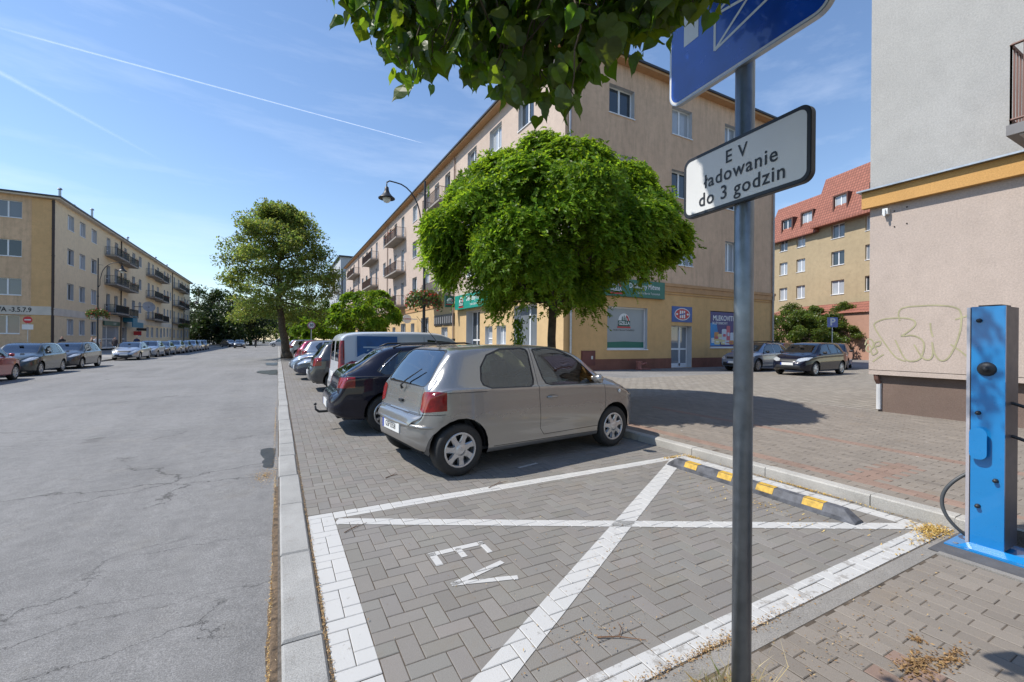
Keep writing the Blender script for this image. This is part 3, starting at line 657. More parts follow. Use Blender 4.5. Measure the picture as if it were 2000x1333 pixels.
        for k in range(n):
            a = 2*pi*k/n
            for j in range(5): b_ = 2*pi*j/5; vs.append(((.18+.014*cos(b_))*cos(a), (.18+.014*cos(b_))*sin(a), .014*sin(b_)))
        g.add(vs, [(k*5+j, ((k+1) % n)*5+j, ((k+1) % n)*5+(j+1) % 5, k*5+(j+1) % 5) for k in range(n) for j in range(5)]); g.box(-.05, .05, -.17, .17, -.02, .0); g.T = None
        g.box(.2, L-.7, -W*.85, W*.85, .24, .27); g.box(fx+.95, fx+1.0, -.07, .07, p['H']-.21, p['H']-.15)
        g.build('interior', simple('seat_fabric', (.05, .052, .056), .9, var=.3, vs=8), root)
    # wheels
    r = p['rw']; tw = .185; rr = r*p.get('rimk', .665)
    g = MB(); g.lathe([(rr*.98, -tw*.46), (rr*1.02, -tw*.5), (r*.82, -tw*.53), (r*.93, -tw*.50), (r*.985, -tw*.40), (r, -tw*.2), (r, tw*.2), (r*.985, tw*.40), (r*.93, tw*.5), (rr*1.02, tw*.5), (rr*.95, tw*.4)], n=36 if detail == 2 else 18, axis='y'); tyre = g.build('wheel', rubber, data_only=True, smooth=True)
    g = MB(); g.lathe([(rr*1.01, -tw*.49), (rr*.97, -tw*.515), (rr*.90, -tw*.50), (rr*.87, -tw*.42), (rr*.85, -tw*.1)], n=36 if detail == 2 else 18, axis='y'); ns = p.get('spokes', 6); yo = -tw*.44
    for k in range(ns):
        a = 2*pi*k/ns+.2; g.T = Matrix.Rotation(a, 4, 'Y'); w0, w1 = p.get('spw', (.048, .030))
        g.add([(rr*.2, yo-.012, -w0), (rr*.2, yo-.012, w0), (rr*.62, yo-.004, w1*.85), (rr*.62, yo-.004, -w1*.85), (rr*.92, yo-.004, w1*1.35), (rr*.92, yo-.004, -w1*1.35), (rr*.2, yo+.02, -w0), (rr*.2, yo+.02, w0), (rr*.92, yo+.03, w1*1.35), (rr*.92, yo+.03, -w1*1.35)],
              [(0, 1, 2, 3), (3, 2, 4, 5), (0, 3, 5, 9, 6), (1, 7, 8, 4, 2)]); g.T = None
    g.lathe([(rr*.34, yo+.01), (rr*.32, yo-.012), (rr*.2, yo-.02), (0.001, yo-.024)], n=20, axis='y'); g.lathe([(rr*.93, -.02), (.001, -.02)], n=20, axis='y', m=1); rim = g.build('rim', [mats['rim'], trim], data_only=True, smooth=False)
    for wx in p['wheels']:
        for s in (-1, 1):
            yo_ = float(pchip(p['wid'], np.array([wx]))[0])*W-tw*.5-.035
            w = link('wheel', tyre, root, (wx, s*yo_, r)); w.rotation_euler = (0, random.uniform(0, 6), pi if s > 0 else 0); link('rim', rim, w)
    # mirrors
    if 'mirror' in p:
        mx_, mz = p['mirror']
        for s in (-1, 1):
            g = MB(); yb = float(pchip(p['wid'], np.array([mx_]))[0])*W*.95; sec = []
            for t, (a, b) in ((0, (.02, .03)), (.35, (.05, .055)), (.8, (.055, .065)), (1, (.03, .045))):
                yy = s*(yb+.015+.17*t); sec.append([(mx_+a*cos(q)*1.0-.01, yy, mz+.02+b*sin(q)) for q in np.linspace(0, 2*pi, 11)[:-1]])
            vs = [q for s_ in sec for q in s_]; g.add(vs, [(i*10+k, i*10+(k+1) % 10, (i+1)*10+(k+1) % 10, (i+1)*10+k) for i in range(3) for k in range(10)]+[tuple(range(10)), tuple(30+k for k in range(10))])
            g.build('mirror', mats.get('mirror', paint_m), root, smooth=True)
    # plates
    for front in ((False, True) if 'plate' in p else ()):
        z = p['plate'][1 if front else 0]; x = (L+.006 if front else p.get('plate_x', -.006)); s = 1 if front else -1
        i = np.abs(xs-x).argmin(); g = MB(); g.box(x-.008, x+.008, -.26, .26, z-.057, z+.057); g.box(x+s*.0085, x+s*.0095, (-.26 if front else .26), (-.215 if front else .215), z-.055, z+.055, 1)
        if detail == 2 and p.get('reg'): 
            Mx = Matrix(((0, 0, s, x+s*.0105), (s, 0, 0, 0), (0, 1, 0, z), (0, 0, 0, 1))) if front else Matrix(((0, 0, s, x+s*.0105), (s, 0, 0, 0), (0, 1, 0, z), (0, 0, 0, 1)))
            put_text(g, p['reg'], .095, Mx, 2, sx=.85)
        g.build('number_plate', [simple('plate_white', (.72, .72, .70), .4, var=.03), simple('plate_blue', (.02, .06, .35), .4, var=0), trim], root)
    return root
lamp_m = simple('lamp_glass', (.55, .58, .60), .06, .35, var=.25, vs=25, coat=1); tail_m = simple('red_lens', (.20, .006, .006), .12, var=.35, vs=18, coat=.3)
alloy = simple('alloy', (.50, .51, .53), .3, .8, var=.06); dark_glass = car_glass('dark_glass', (.06, .07, .07), 1.2)
M_ = lambda pm, **k: dict(dict(paint=pm, lamp=lamp_m, tail=tail_m, rim=alloy, glass2=dark_glass, rearglass=car_glass('rear_glass', (.22, .26, .26), 1.7)), **k)
HATCH = dict(L=3.62, W=1.66, H=1.50, rw=.292, wheels=(.48, 2.93), bz=.93, seat_f=1.45, seat_r=.78, dash=2.28,
    top=[(0, .60), (.035, .66), (.09, .69), (.12, .76), (.16, .97), (.22, 1.08), (.36, 1.28), (.46, 1.385), (.60, 1.425), (1.1, 1.455), (1.6, 1.46), (2.0, 1.44), (2.1, 1.42), (2.30, 1.36), (2.62, 1.16), (2.88, 1.01), (3.15, .945), (3.38, .84), (3.50, .72), (3.58, .62), (3.62, .50)],
    belt=[(0, .52), (.10, .66), (.17, .90), (.4, .97), (1.2, .955), (2.4, .925), (2.9, .88), (3.2, .80), (3.45, .68), (3.62, .46)],
    bot=[(0, .36), (.15, .27), (.4, .22), (.9, .20), (2.6, .20), (3.2, .20), (3.5, .24), (3.62, .33)],
    wid=[(0, .46), (.04, .63), (.11, .79), (.22, .92), (.38, .982), (.6, 1.0), (1.5, .995), (2.9, 1.0), (3.2, .955), (3.42, .84), (3.55, .66), (3.62, .48)],
    wr=[(0, .60), (.12, .76), (.3, .74), (.55, .73), (1.2, .755), (2.0, .745), (2.5, .80), (2.9, .80), (3.3, .68), (3.62, .3)],
    side_win=[[(.76, 1.06), (.78, 1.0), (.88, .965), (1.42, .955), (1.47, .975), (1.49, 1.03), (1.485, 1.36), (1.465, 1.395), (1.40, 1.41), (1.10, 1.395), (.90, 1.33), (.79, 1.20)],
              [(1.60, 1.40), (1.585, 1.38), (1.66, 1.04), (1.70, .975), (1.78, .955), (2.56, .935), (2.62, .955), (2.60, 1.0), (2.42, 1.16), (2.22, 1.30), (2.02, 1.385), (1.85, 1.41)]],
    wind=[(2.06, -.53), (2.06, .53), (2.30, .57), (2.78, .63), (2.88, .5), (2.92, .0), (2.88, -.5), (2.78, -.63), (2.30, -.57)], wind_x=(1.9, 3.0),
    rear_win=[(-.56, 1.05), (-.53, 1.0), (-.47, .985), (.47, .985), (.53, 1.0), (.56, 1.05), (.51, 1.31), (.48, 1.365), (.40, 1.385), (-.40, 1.385), (-.48, 1.365), (-.51, 1.31)], rear_x=.7,
    tail=[(.54, .90), (.57, .935), (.72, .945), (.90, .935), (.90, .84), (.80, .74), (.62, .715), (.55, .74)], tail_x=.31,
    head=[(.36, .66), (.42, .62), (.62, .64), (.74, .74), (.80, .85), (.62, .83), (.44, .77)], head_x=3.16,
    grille=[[(-.30, .62), (.30, .62), (.30, .68), (-.30, .68)], [(-.45, .30), (.45, .30), (.40, .42), (-.40, .42)]],
    seams=[[(1.53, 1.44), (1.555, .95), (1.575, .42), (1.64, .335), (2.62, .345)], [(2.62, .345), (2.70, .46), (2.735, .75), (2.71, .935)], [(0.08, .69), (.30, .70)], [(.16, .935), (.80, .925)], [(.9, .285), (2.62, .27)]],
    rear_seams=[[(-.60, .68), (-.52, .73), (-.52, 1.0)], [(.60, .68), (.52, .73), (.52, 1.0)], [(-.60, .68), (.60, .68)]],
    mirror=(2.50, .985), plate=(.50, .40), reg='GSP 0358', spokes=7, spw=(.040, .025))
yaris = make_car(HATCH, 'parked_car', 'silver grey three-door hatchback parked nearest, beside the marked charging bay', 'car', M_(paint('paint_greige', (.31, .305, .295), .7, .27, .08)))
g = MB()   # door handle, rubbing strip, aerial, wiper
for s in (-1, 1):
    h = MB(); h.lathe([(.055, 0), (.05, .004), (.03, .001)], (1.70, 0, .80), 14, 'y'); 
    hb = MB(); yy = s*.812; hb.T = Matrix.Translation((1.77, yy, .80)); hb.add([(x*.085, s*(.004+.030*(1-x*x)), z*.022*(1-.3*x*x)) for x in np.linspace(-1, 1, 9) for z in (-1, 1)], [(2*k, 2*k+2, 2*k+3, 2*k+1) for k in range(8)]); 
    hb.tube([(-.085, s*.006, 0), (-.04, s*.026, 0), (.04, s*.026, 0), (.085, s*.006, 0)], .014, 8); hb.T = None; hb.build('door_handle', MATS['paint_greige'], yaris, True)
    ib = MB(); ib.lathe([(.001, s*.012), (.02, s*.010), (.028, s*0)], (3.02, s*.822, .80), 12, 'y'); ib.build('indicator', lamp_m, yaris, True)
g = MB(); g.tube([(.62, 0, 1.455), (.56, 0, 1.49)], [.02, .014], 8); g.tube([(.57, 0, 1.487), (.30, 0, 1.80)], [.004, .0025], 5); g.build('aerial', trim, yaris)
g = MB(); g.tube([(.125, 0, .93), (.10, -.02, .97), (.155, -.05, 1.03), (.24, -.30, 1.17)], [.018, .012, .009, .006], 6); g.build('rear_wiper', trim, yaris)
g = MB(); g.tube([(.22, -.755, .555), (.09, -.66, .56), (.015, -.46, .565), (-.012, 0, .565), (.015, .46, .565), (.09, .66, .56), (.22, .755, .555)], [.008, .02, .022, .022, .022, .02, .008], 8); g.build('bumper_strip', MATS['paint_greige'], yaris, True)
g = MB(); g.box(.1, .13, -.05, .05, .77, .80); g.tube([(.135, -.03, .79), (.115, 0, .79), (.135, .03, .79)], .008, 6); g.build('boot_latch', trim, yaris)
ga = MB(); ga.T = Matrix.Translation((.85, -.25, .93)); ga.lathe([(.001, 0), (.10, .02), (.13, .12), (.10, .2), (.001, .24)], n=12); ga.build('cloth_bundle', simple('blue_cloth', (.03, .10, .25), .8), yaris)
ga = MB(); ga.T = Matrix.Translation((1.15, .1, .90)) @ Matrix.Rotation(.5, 4, 'Z'); ga.box(-.15, .15, -.1, .1, 0, .15); ga.build('bag', simple('dark_bag', (.04, .04, .045), .8), yaris)
ga = MB(); ga.T = Matrix.Translation((2.30, -.2, .92)); ga.box(-.1, .12, -.2, .2, 0, .04); ga.build('papers', simple('pale_papers', (.55, .60, .55), .6), yaris)
yaris.location = (1.21, 5.29, 0); yaris.rotation_euler = (0, 0, radians(7.5)); yaris.scale = (1.03, 1.03, 1.01)
# ================================================================ BUILDINGS
def rotM(x, y, phi, z=0): return Matrix.Translation((x, y, z)) @ Matrix.Rotation(phi, 4, 'Z')
def facade(mb, M, U0, U1, Z0, Z1, ops, depth=.22, m=0, rm=None):
    """wall quads in the local x-z plane (outside is -y) with real openings and reveals"""
    rm = m if rm is None else rm
    us = sorted(set([U0, U1]+[v for o in ops for v in o[:2]])); zs = sorted(set([Z0, Z1]+[v for o in ops for v in o[2:4]]))
    us = [q for q in us if U0 <= q <= U1]; zs = [q for q in zs if Z0 <= q <= Z1]; old = mb.T; mb.T = M
    for a, b in zip(us[:-1], us[1:]):
        z = 0
        while z < len(zs)-1:
            def hole(k): mz = (zs[k]+zs[k+1])/2; return any(o[0] < (a+b)/2 < o[1] and o[2] < mz < o[3] for o in ops)
            if hole(z): z += 1; continue
            e = z
            while e+1 < len(zs)-1 and not hole(e+1): e += 1
            mb.quad((a, 0, zs[z]), (b, 0, zs[z]), (b, 0, zs[e+1]), (a, 0, zs[e+1]), m); z = e+1
    for o in ops:
        a, b, c, d = o[:4]; D = o[4] if len(o) > 4 else depth
        mb.quad((a, 0, c), (a, 0, d), (a, D, d), (a, D, c), rm); mb.quad((b, 0, c), (b, D, c), (b, D, d), (b, 0, d), rm)
        mb.quad((a, 0, d), (b, 0, d), (b, D, d), (a, D, d), rm); mb.quad((a, 0, c), (a, D, c), (b, D, c), (b, 0, c), rm)
    mb.T = old
WCACHE = {}
def window(parent, M, o, kind='double', frame=None, sill=True, name='window', depth=None):
    a, b, c, d = o[:4]; w, h = round(b-a, 2), round(d-c, 2); D = depth if depth is not None else (o[4] if len(o) > 4 else .22); fm = frame or white_pvc
    key = (w, h, kind, round(D, 2), fm.name, sill)
    if key not in WCACHE:
        g = MB(); t = .065
        def bar(x0, x1, z0, z1, y0=0, y1=.06): g.box(x0, x1, y0, y1, z0, z1)
        bar(0, t, 0, h); bar(w-t, w, 0, h); bar(t, w-t, 0, t); bar(t, w-t, h-t, h)
        if kind in ('double', 'blind'): bar(w/2-.055, w/2+.055, t, h-t, -.012, .05)
        if kind == 'triple': bar(w*.36, w*.36+.09, t, h-t, -.01, .05)
        if kind == 'door': bar(w*.36-.05, w*.36+.05, t, h-t, -.01, .05); bar(t, w-t, h*.40, h*.40+.11, -.012, .05); bar(t, w-t, t, .16, -.01, .05)
        if kind == 'door2': bar(w*.62-.06, w*.62+.06, t, h-t, -.01, .05); bar(t, w-t, h*.42, h*.42+.10, -.012, .05); bar(t, w-t, t, .22, -.01, .05)
        if kind == 'balcony': bar(t, w-t, h*.30, h*.30+.08, -.01, .05)
        if kind == 'blind':
            z = .1
            while z < h-.1: g.box(t, w/2-.055, .03, .045, z, z+.07); g.box(w/2+.055, w-t, .03, .045, z, z+.07); z += .13
        if sill: g.box(-.03, w+.03, -D-.045, 0, -.05, -.004, 0)
        p = MB(); p.quad((t, .028, t), (w-t, .028, t), (w-t, .028, h-t), (t, .028, h-t))
        WCACHE[key] = (g.build('window_frame', fm, data_only=True), p.build('pane', hglass, data_only=True))
    fr, pn = WCACHE[key]; W = link(name, fr, parent); W.matrix_local = M @ Matrix.Translation((a, D-.01, c)); link('pane', pn, W); return W
def pipe(parent, M, u, z0, z1, mat, r=.055, name='downpipe', shoe=True):
    g = MB(); g.T = M; P = [(u, -.10, z0+.3), (u, -.10, z1)]
    if shoe: P = [(u, -.22, z0+.08), (u, -.11, z0+.22)]+[(u, -.10, z0+.4), (u, -.10, z1)]
    g.tube(P, r, 9)
    z = z0+1.5
    while z < z1: g.lathe([(r*1.25, -.02), (r*1.25, .02)], (u, -.10, z), 9, m=0, cap=True); z += 2.6
    return g.build(name, mat, parent, smooth=False)
def balcony(parent, M, u0, u1, z, depth=1.1, slab_m=None, rail_m=None, style='bars', flowers=0, seed=0, rail_h=1.0, cloth=None):
    r = random.Random(seed); g = MB(); g.T = M; g.box(u0, u1, -depth, .0, z-.16, z); S = g.build('balcony', slab_m, parent)
    g = MB(); g.T = M; P = [(u0+.04, -.02), (u0+.04, -depth+.04), (u1-.04, -depth+.04), (u1-.04, -.02)]
    for (x0, y0), (x1, y1) in zip(P[:-1], P[1:]):
        for zz in (z+.08, z+rail_h): g.tube([(x0, y0, zz), (x1, y1, zz)], .022, 5)
        L = math.hypot(x1-x0, y1-y0); n = max(2, int(L/(.14 if style == 'bars' else .16)))
        for k in range(n+1): t = k/n; g.box(x0+(x1-x0)*t-.011, x0+(x1-x0)*t+.011, y0+(y1-y0)*t-.011, y0+(y1-y0)*t+.011, z+.0, z+rail_h)
    g.build('railing', rail_m, S)
    if cloth:
        g = MB(); g.T = M; g.box(u0+.05, u1-.05, -depth+.055, -depth+.07, z+.1, z+rail_h-.06); g.build('railing_panel', cloth, S)
    if flowers:
        P = []; C = []
        for k in range(int(90*flowers)):
            uu = r.uniform(u0+.2, u1-.2) if flowers > 1 else r.uniform(u0+(u1-u0)*.4, u1-.2); P.append(M @ Vector((uu, -depth-.02+r.gauss(0, .10), z+rail_h*.95+r.gauss(0, .14)))); 
            C.append((.45, .04, .06) if r.random() < .28 else (.07*r.uniform(.5, 1.5), .12, .03))
        leaf_cloud('flowers', np.array([tuple(q) for q in P]), .10, np.array(C)/np.array([.1, .1, .1])*.1*8, S, gen_leaf)
    return S
def rand_dirs(r, N):
    a = r.normal(size=(N, 3)); return a/np.linalg.norm(a, axis=1)[:, None]
def leaf_quads(P, size, r, aspect=.5, nrm=None, droop=0.0, dirs=None, spread=1.0):
    N = len(P); d = rand_dirs(r, N) if dirs is None else dirs+rand_dirs(r, N)*spread*.6; d[:, 2] -= droop; d /= np.linalg.norm(d, axis=1)[:, None]
    q = rand_dirs(r, N)
    if nrm is not None: q = np.cross(nrm+rand_dirs(r, N)*.45, d)
    e = q-(q*d).sum(1)[:, None]*d; e /= np.linalg.norm(e, axis=1)[:, None]+1e-9
    s = (size*r.uniform(.65, 1.3, N))[:, None]; return np.stack([P-d*s*.5, P-e*s*aspect*.5, P+d*s*.5, P+e*s*aspect*.5], 1)
def leaf_cloud(name, P, size, tint, parent, mat, seed=1, **k):
    r = np.random.default_rng(seed); me = quads_mesh(name, leaf_quads(P, size, r, **k), mat, 4, tint); return link(name, me, parent)
gen_leaf = leafmat('small_foliage', (.12, .12, .12), (.2, .2, .2), .35)

reveal_m = simple('reveal_white', (.50, .51, .52), .85, var=.06, vs=2)
pink = plaster('pink_render', (.57, .46, .385), .22, .25, gs=.2, grimec=(.34, .27, .22)); peach = plaster('peach_render', (.62, .44, .235), .25, .10); gable_up = plaster('stained_render', (.70, .49, .335), .32, .65, gs=.3, grimec=(.20, .145, .10))
peach2 = plaster('ochre_render', (.70, .44, .20), .3, .25, grimec=(.30, .20, .11)); corn = plaster('cornice_orange', (.56, .33, .17), .3, .3); redpl = plaster('red_plinth', (.27, .12, .085), .5, .5, grimec=(.07, .05, .04))
roof_dark = simple('roof_sheet', (.05, .052, .058), .5, .3, var=.2, vs=4); rust_rail = simple('railing_brown', (.10, .055, .04), .7, var=.3, vs=6); slab_g = simple('balcony_slab', (.30, .27, .24), .9, var=.2, vs=2)

def chimney(parent, x, y, z, h=1.1, r=.11):
    g = MB(); g.tube([(x, y, z-.5), (x, y, z+h)], r, 10); g.lathe([(r*1.1, h+.06), (r*1.9, h+.10), (r*1.2, h+.26), (.001, h+.30)], (x, y, z), 10); g.build('flue', zinc, parent)
# ---- right building: corner (11.9, 17), street front to y=97, gable along +x
RB = empty('apartment_building', (11.9, 17.0, .1), 0, 'long four-storey pinkish apartment block with shops, right side of the street', 'building')
GM = Matrix.Translation((0, 0, -.1)); SMx = rotM(0, 75.4, radians(-90), -.1)     # u = 92.4-Y on the street side
EAVE = 15.75; B0 = 4.62
def us(y0, y1, z0, z1, *d): return (round(92.4-y1, 3), round(92.4-y0, 3), z0, z1)+d
rows = [(13.35, 14.95), (9.75, 11.35), (6.1, 7.75)]
wy = [(19.9, 21.6), (23.7, 25.4), (27.5, 29.1), (37.9, 39.3), (41.9, 43.5), (53.0, 54.0), (56.0, 57.5), (68.7, 70.2), (72.2, 73.7), (85.6, 87.0), (89, 90.4)]
by = [(32.7, 33.9), (35.4, 36.6), (46.9, 48.1), (50.2, 51.4), (61.2, 62.4), (65, 66.2), (76.4, 77.6), (81.5, 82.7)]
wops = [us(a, b, z0, z1) for a, b in wy for z0, z1 in rows]; bops = [us(a, b, z0-.85, z1) for a, b in by for z0, z1 in rows]
gops = [us(19.4, 21.9, 1.2, 3.5, .35), us(22.9, 24.15, 1.28, 2.45), us(24.75, 25.85, 1.28, 2.45), us(26.7, 29.1, .12, 3.6, .5), us(33.0, 34.5, .12, 2.6), us(38.0, 40.3, .12, 3.6, .4), us(42.6, 43.9, .12, 3.2, .4), us(46, 48, 1.1, 3.3), us(50.5, 52, .12, 3.0), us(55.5, 57.5, 1.1, 3.3), us(60, 62, 1.1, 3.3), us(64, 65.3, .12, 3.0), us(68, 70.5, 1.1, 3.3), us(75, 77, 1.1, 3.3), us(80, 82, 1.1, 3.3), us(86, 88, 1.1, 3.3)]
g = MB(); facade(g, SMx, 0, 75.4, B0, EAVE, wops+bops, .24, 0, 1); g.build('wall', [pink, reveal_m], RB)
g = MB(); facade(g, SMx, 0, 75.4, .1, B0, gops, .24, 0, 1); g.build('ground_floor_wall', [peach, reveal_m], RB)
gw = [(2.67, 4.36, 13.1, 14.55), (7.14, 8.74, 13.05, 14.6), (11.61, 12.9, 13.3, 14.7), (7.14, 8.74, 9.6, 11.1), (11.7, 12.9, 9.6, 11.1), (2.67, 4.36, 9.6, 11.1), (2.67, 4.36, 6.0, 7.5), (7.7, 8.9, 5.85, 7.45), (11.75, 12.85, 5.85, 7.65)]
gg = [(2.67, 5.41, 1.15, 3.32, .20), (7.22, 8.87, .12, 2.45, .34), (10.45, 13.6, 1.28, 3.40, .06)]
g = MB(); facade(g, GM, 0, 16.6, B0, EAVE, gw, .26, 0, 1); g.quad((16.6, 0, .1), (16.6, 14, .1), (16.6, 14, EAVE), (16.6, 0, EAVE)); g.quad((16.6, 14, .1), (0, 75.4, .1), (0, 75.4, EAVE), (16.6, 14, EAVE)); g.build('gable_wall', [gable_up, reveal_m], RB)
g = MB(); facade(g, GM, 0, 16.6, .1, B0, gg, .25, 0, 1); g.build('gable_ground_floor_wall', [peach2, reveal_m], RB)
for a, b in ((-.03, 7.2), (8.9, 16.63)): g = MB(); g.box(a, b, -.035, .01, .0, .55); g.build('plinth', redpl, RB)
g = MB(); g.T = SMx; g.box(0, 46, -.03, .01, .1, .45); g.build('plinth', redpl, RB)
g = MB(); g.box(-.10, 16.75, -.10, .02, 4.50, 4.66); g.box(-.06, 16.70, -.06, .02, 4.2, 4.495); g.box(-.04, 16.68, -.045, .02, 4.06, 4.10)
g.T = SMx; g.box(0, 75.3, -.10, .02, 4.62, 4.78); g.box(0, 75.34, -.06, .02, 4.3, 4.615); g.T = None; g.build('string_course', corn, RB)
g = MB()    # eaves and roof
ov = .45
g.box(-ov, 16.6+ov, -ov, 0, EAVE-.16, EAVE-.02); g.box(-ov, 0, 0.001, 75.4+ov, EAVE-.16, EAVE-.02); g.build('eaves', corn, RB)
g = MB(); e = EAVE-.02; g.box(-ov-.09, 16.6+ov+.09, -ov-.09, -ov+.03, e-.02, e+.09, 0); g.box(-ov-.09, -ov+.03, -ov+.031, 75.4+ov, e-.02, e+.09, 0); ri = e+1.3
g.add([(-ov, -ov, e+.01), (16.6+ov, -ov, e+.01), (16.6+ov, 14, e+.01), (0+ov+10, 75.4+ov, e+.01), (-ov, 75.4+ov, e+.01), (5, 5, ri), (12, 5, ri), (5, 75, ri)], [(0, 1, 6, 5), (0, 5, 7, 4), (1, 2, 6), (5, 6, 2, 3, 7), (7, 3, 4)]); g.build('roof', roof_dark, RB)
for x, y, h in ((3.6, .5, 1.25), (2.0, 9, .5), (.3, 16.5, .4), (1.2, 33, .6), (3.9, .6, .8), (10.5, .5, .7)): chimney(RB, x, y, EAVE+.1, h)
for k, o in enumerate(wops): window(RB, SMx, o, 'double')
for k, o in enumerate(bops): window(RB, SMx, o, 'balcony', sill=False)
for k, o in enumerate(gops): window(RB, SMx, o, ['double', 'triple', 'balcony'][k % 3] if o[2] > .5 else 'door', sill=o[2] > .5, depth=o[4] if len(o) > 4 else .24)
for k, o in enumerate(gw): window(RB, GM, o, 'blind' if k in (6, 7, 8) else 'double', depth=.26)
window(RB, GM, gg[1], 'door2', sill=False, name='shop_door', depth=.34)
W_ = window(RB, GM, gg[0], 'single', name='shop_window', depth=.20)
for u in (60.9, 37.8, 15.7): pipe(RB, SMx, u, .1, EAVE-.2, simple('pipe_brown', (.30, .22, .18), .6))
pipe(RB, GM, .22, 4.7, EAVE-.2, simple('pipe_grey', (.30, .32, .36), .5, .4), shoe=False); pipe(RB, GM, .35, .15, 4.5, zinc, .055); pipe(RB, GM, 16.45, .1, EAVE-.2, simple('pipe_pale', (.40, .39, .38), .5, .3), .06)
stuff = [(32.3, 36.8), (46.2, 52.0), (60.5, 67.3), (75.6, 83.5)]
clothy = simple('pale_panel', (.55, .53, .50), .8); clothb = simple('dark_panel', (.03, .03, .06), .8)
for i, (a, b) in enumerate(stuff):
    for j, (z0, z1) in enumerate(rows):
        balcony(RB, SMx, 92.4-b, 92.4-a, z0-.87, 1.05, slab_g, rust_rail, 'bars', [0, 1.2, 0, .6][(i+j) % 4] if (i, j) != (1, 0) else 2.5, i*7+j, cloth=clothy if (i, j) in ((2, 1), (0, 2), (1, 2)) else (clothb if (i, j) == (2, 0) else None))
g = MB(); g.T = GM; g.box(1.05, 1.89, -.05, .02, .35, 1.08); g.box(1.09, 1.85, -.062, -.05, .39, 1.04); g.box(1.62, 1.72, -.075, -.06, .66, .82, 1); g.build('meter_cabinet', [simple('oxide_red', (.15, .045, .035), .6, var=.2), simple('label_white', (.6, .6, .58), .5)], RB)
# stub of a capped standpipe at the wall
g = MB(); g.lathe([(.16, 0), (.16, .06), (.13, .07), (.13, .36), (.16, .37), (.16, .44), (.001, .45)], (16.30, 16.55, .1), 16); g.tube([(16.36, 16.5, .38), (16.62, 16.42, .42)], .05, 8); g.lathe([(.08, -.03), (.08, .03)], (16.62, 16.42, .42), 10, 'x', cap=True); g.tube([(16.1, 16.4, .15), (16.9, 16.35, .13)], .03, 6)
tag(g.build('standpipe', simple('worn_red_paint', (.34, .13, .10), .6, var=.5, vs=12)), 'short worn red standpipe in front of the plinth below the shop window', 'standpipe')

# ---- shop signs -----------------------------------------------------------
green = simple('sign_green', (.008, .13, .085), .4, var=.06, vs=2); green2 = simple('sign_deep_green', (.01, .075, .05), .4, var=.06); wht = simple('sign_white', (.75, .76, .75), .5, var=.02); redm = simple('sign_red', (.52, .03, .035), .45, var=.03); blue = simple('sign_blue', (.012, .075, .30), .4, var=.1, vs=2)
teal = simple('sign_teal', (.015, .27, .20), .4, var=.05); greyp = simple('sign_grey', (.30, .32, .33), .35, var=.05, vs=1); navy_m = simple('sign_navy', (.02, .02, .16), .4, var=.1); SIGNM = [green, wht, redm, green2, greyp, trim, blue]
def emblem(mb, M, cx, cy, s, word=True, z=.0):   # arch with three firs and a name plate
    flat(mb, M, ellipse(cx, cy, .62*s, .62*s, 20, 0, pi), z+.006, 1)
    flat(mb, M, [(cx+.10*s, cy), (cx+.60*s, cy), (cx+.48*s, cy+.30*s), (cx+.28*s, cy+.52*s)], z+.009, 2)
    flat(mb, M, ellipse(cx, cy, .38*s, .42*s, 16, 0, pi), z+.011, 1)
    for dx, h in ((-.20, .42), (0, .52), (.20, .42)):
        for k in range(3): flat(mb, M, [(cx+(dx-.11+.02*k)*s, cy+h*s*(.0+.28*k)), (cx+(dx+.11-.02*k)*s, cy+h*s*(.28*k)), (cx+dx*s, cy+h*s*(.45+.28*k))], z+.013+k*.001, 3)
    if word:
        flat(mb, M, [(cx-.66*s, cy-.46*s), (cx+.66*s, cy-.46*s), (cx+.66*s, cy+.02*s), (cx-.66*s, cy+.02*s)], z+.016, 3); put_text(mb, 'GZELLA', .40*s, M @ Matrix.Translation((cx, cy-.21*s, z+.019)), 1, bold=.02, sx=.86)
        flat(mb, M, [(cx-.74*s, cy-.60*s), (cx+.72*s, cy-.60*s), (cx+.72*s, cy-.48*s), (cx-.74*s, cy-.48*s)], z+.016, 2)
def plate(mb, M, x0, x1, y0, y1, t, m=0):
    old = mb.T; mb.T = M; mb.box(x0, x1, y0, y1, -t, 0, m); mb.T = old
Mg = wallM(0, 17.0-.16, 0, 0)
g = MB(); plate(g, Mg, 13.95, 18.42, 3.86, 4.74, .15, 0); plate(g, Mg, 13.93, 18.44, 3.84, 3.86, .16, 3)
emblem(g, Mg, 14.95, 4.32, .62); put_text(g, 'Delikatesy Mięsne', .36, Mg @ Matrix.Translation((16.95, 4.42, .008)), 1, bold=.012, sx=.82); put_text(g, 'Smaki z Borów Tucholskich', .16, Mg @ Matrix.Translation((17.25, 4.08, .008)), 1, sx=.9)
tag(g.build('shop_sign', SIGNM), 'green sign box reading Delikatesy Mięsne over the shaded gable shop window', 'sign')
Mw = GM @ Matrix.Translation((0, 0, 0)); Mwf = wallM(0, 17.0+.20-.004, 0, 0)
g = MB(); x0, x1 = 11.9+2.72, 11.9+5.36; plate(g, Mwf, x0, x1, 1.2, 3.27, .012, 4); flat(g, Mwf, [(x0, 1.2), (x1, 1.2), (x1, 1.52), (x0+1.2, 1.55), (x0, 1.50)], .004, 0); emblem(g, Mwf, 15.85, 2.62, .62); put_text(g, 'Smaki z Borów Tucholskich', .13, Mwf @ Matrix.Translation((15.85, 2.14, .006)), 5)
tag(g.build('window_film', SIGNM), 'grey window film with tree emblem and green foot, in the gable shop window', 'poster')
Mm = wallM(0, 17.0-.03, 0, 0)
g = MB(); plate(g, Mm, 19.14, 20.75, 2.66, 3.53, .03, 6); flat(g, Mm, ellipse(19.95, 3.1, .62, .34), .003, 1); flat(g, Mm, ellipse(19.95, 3.1, .57, .30), .006, 2)
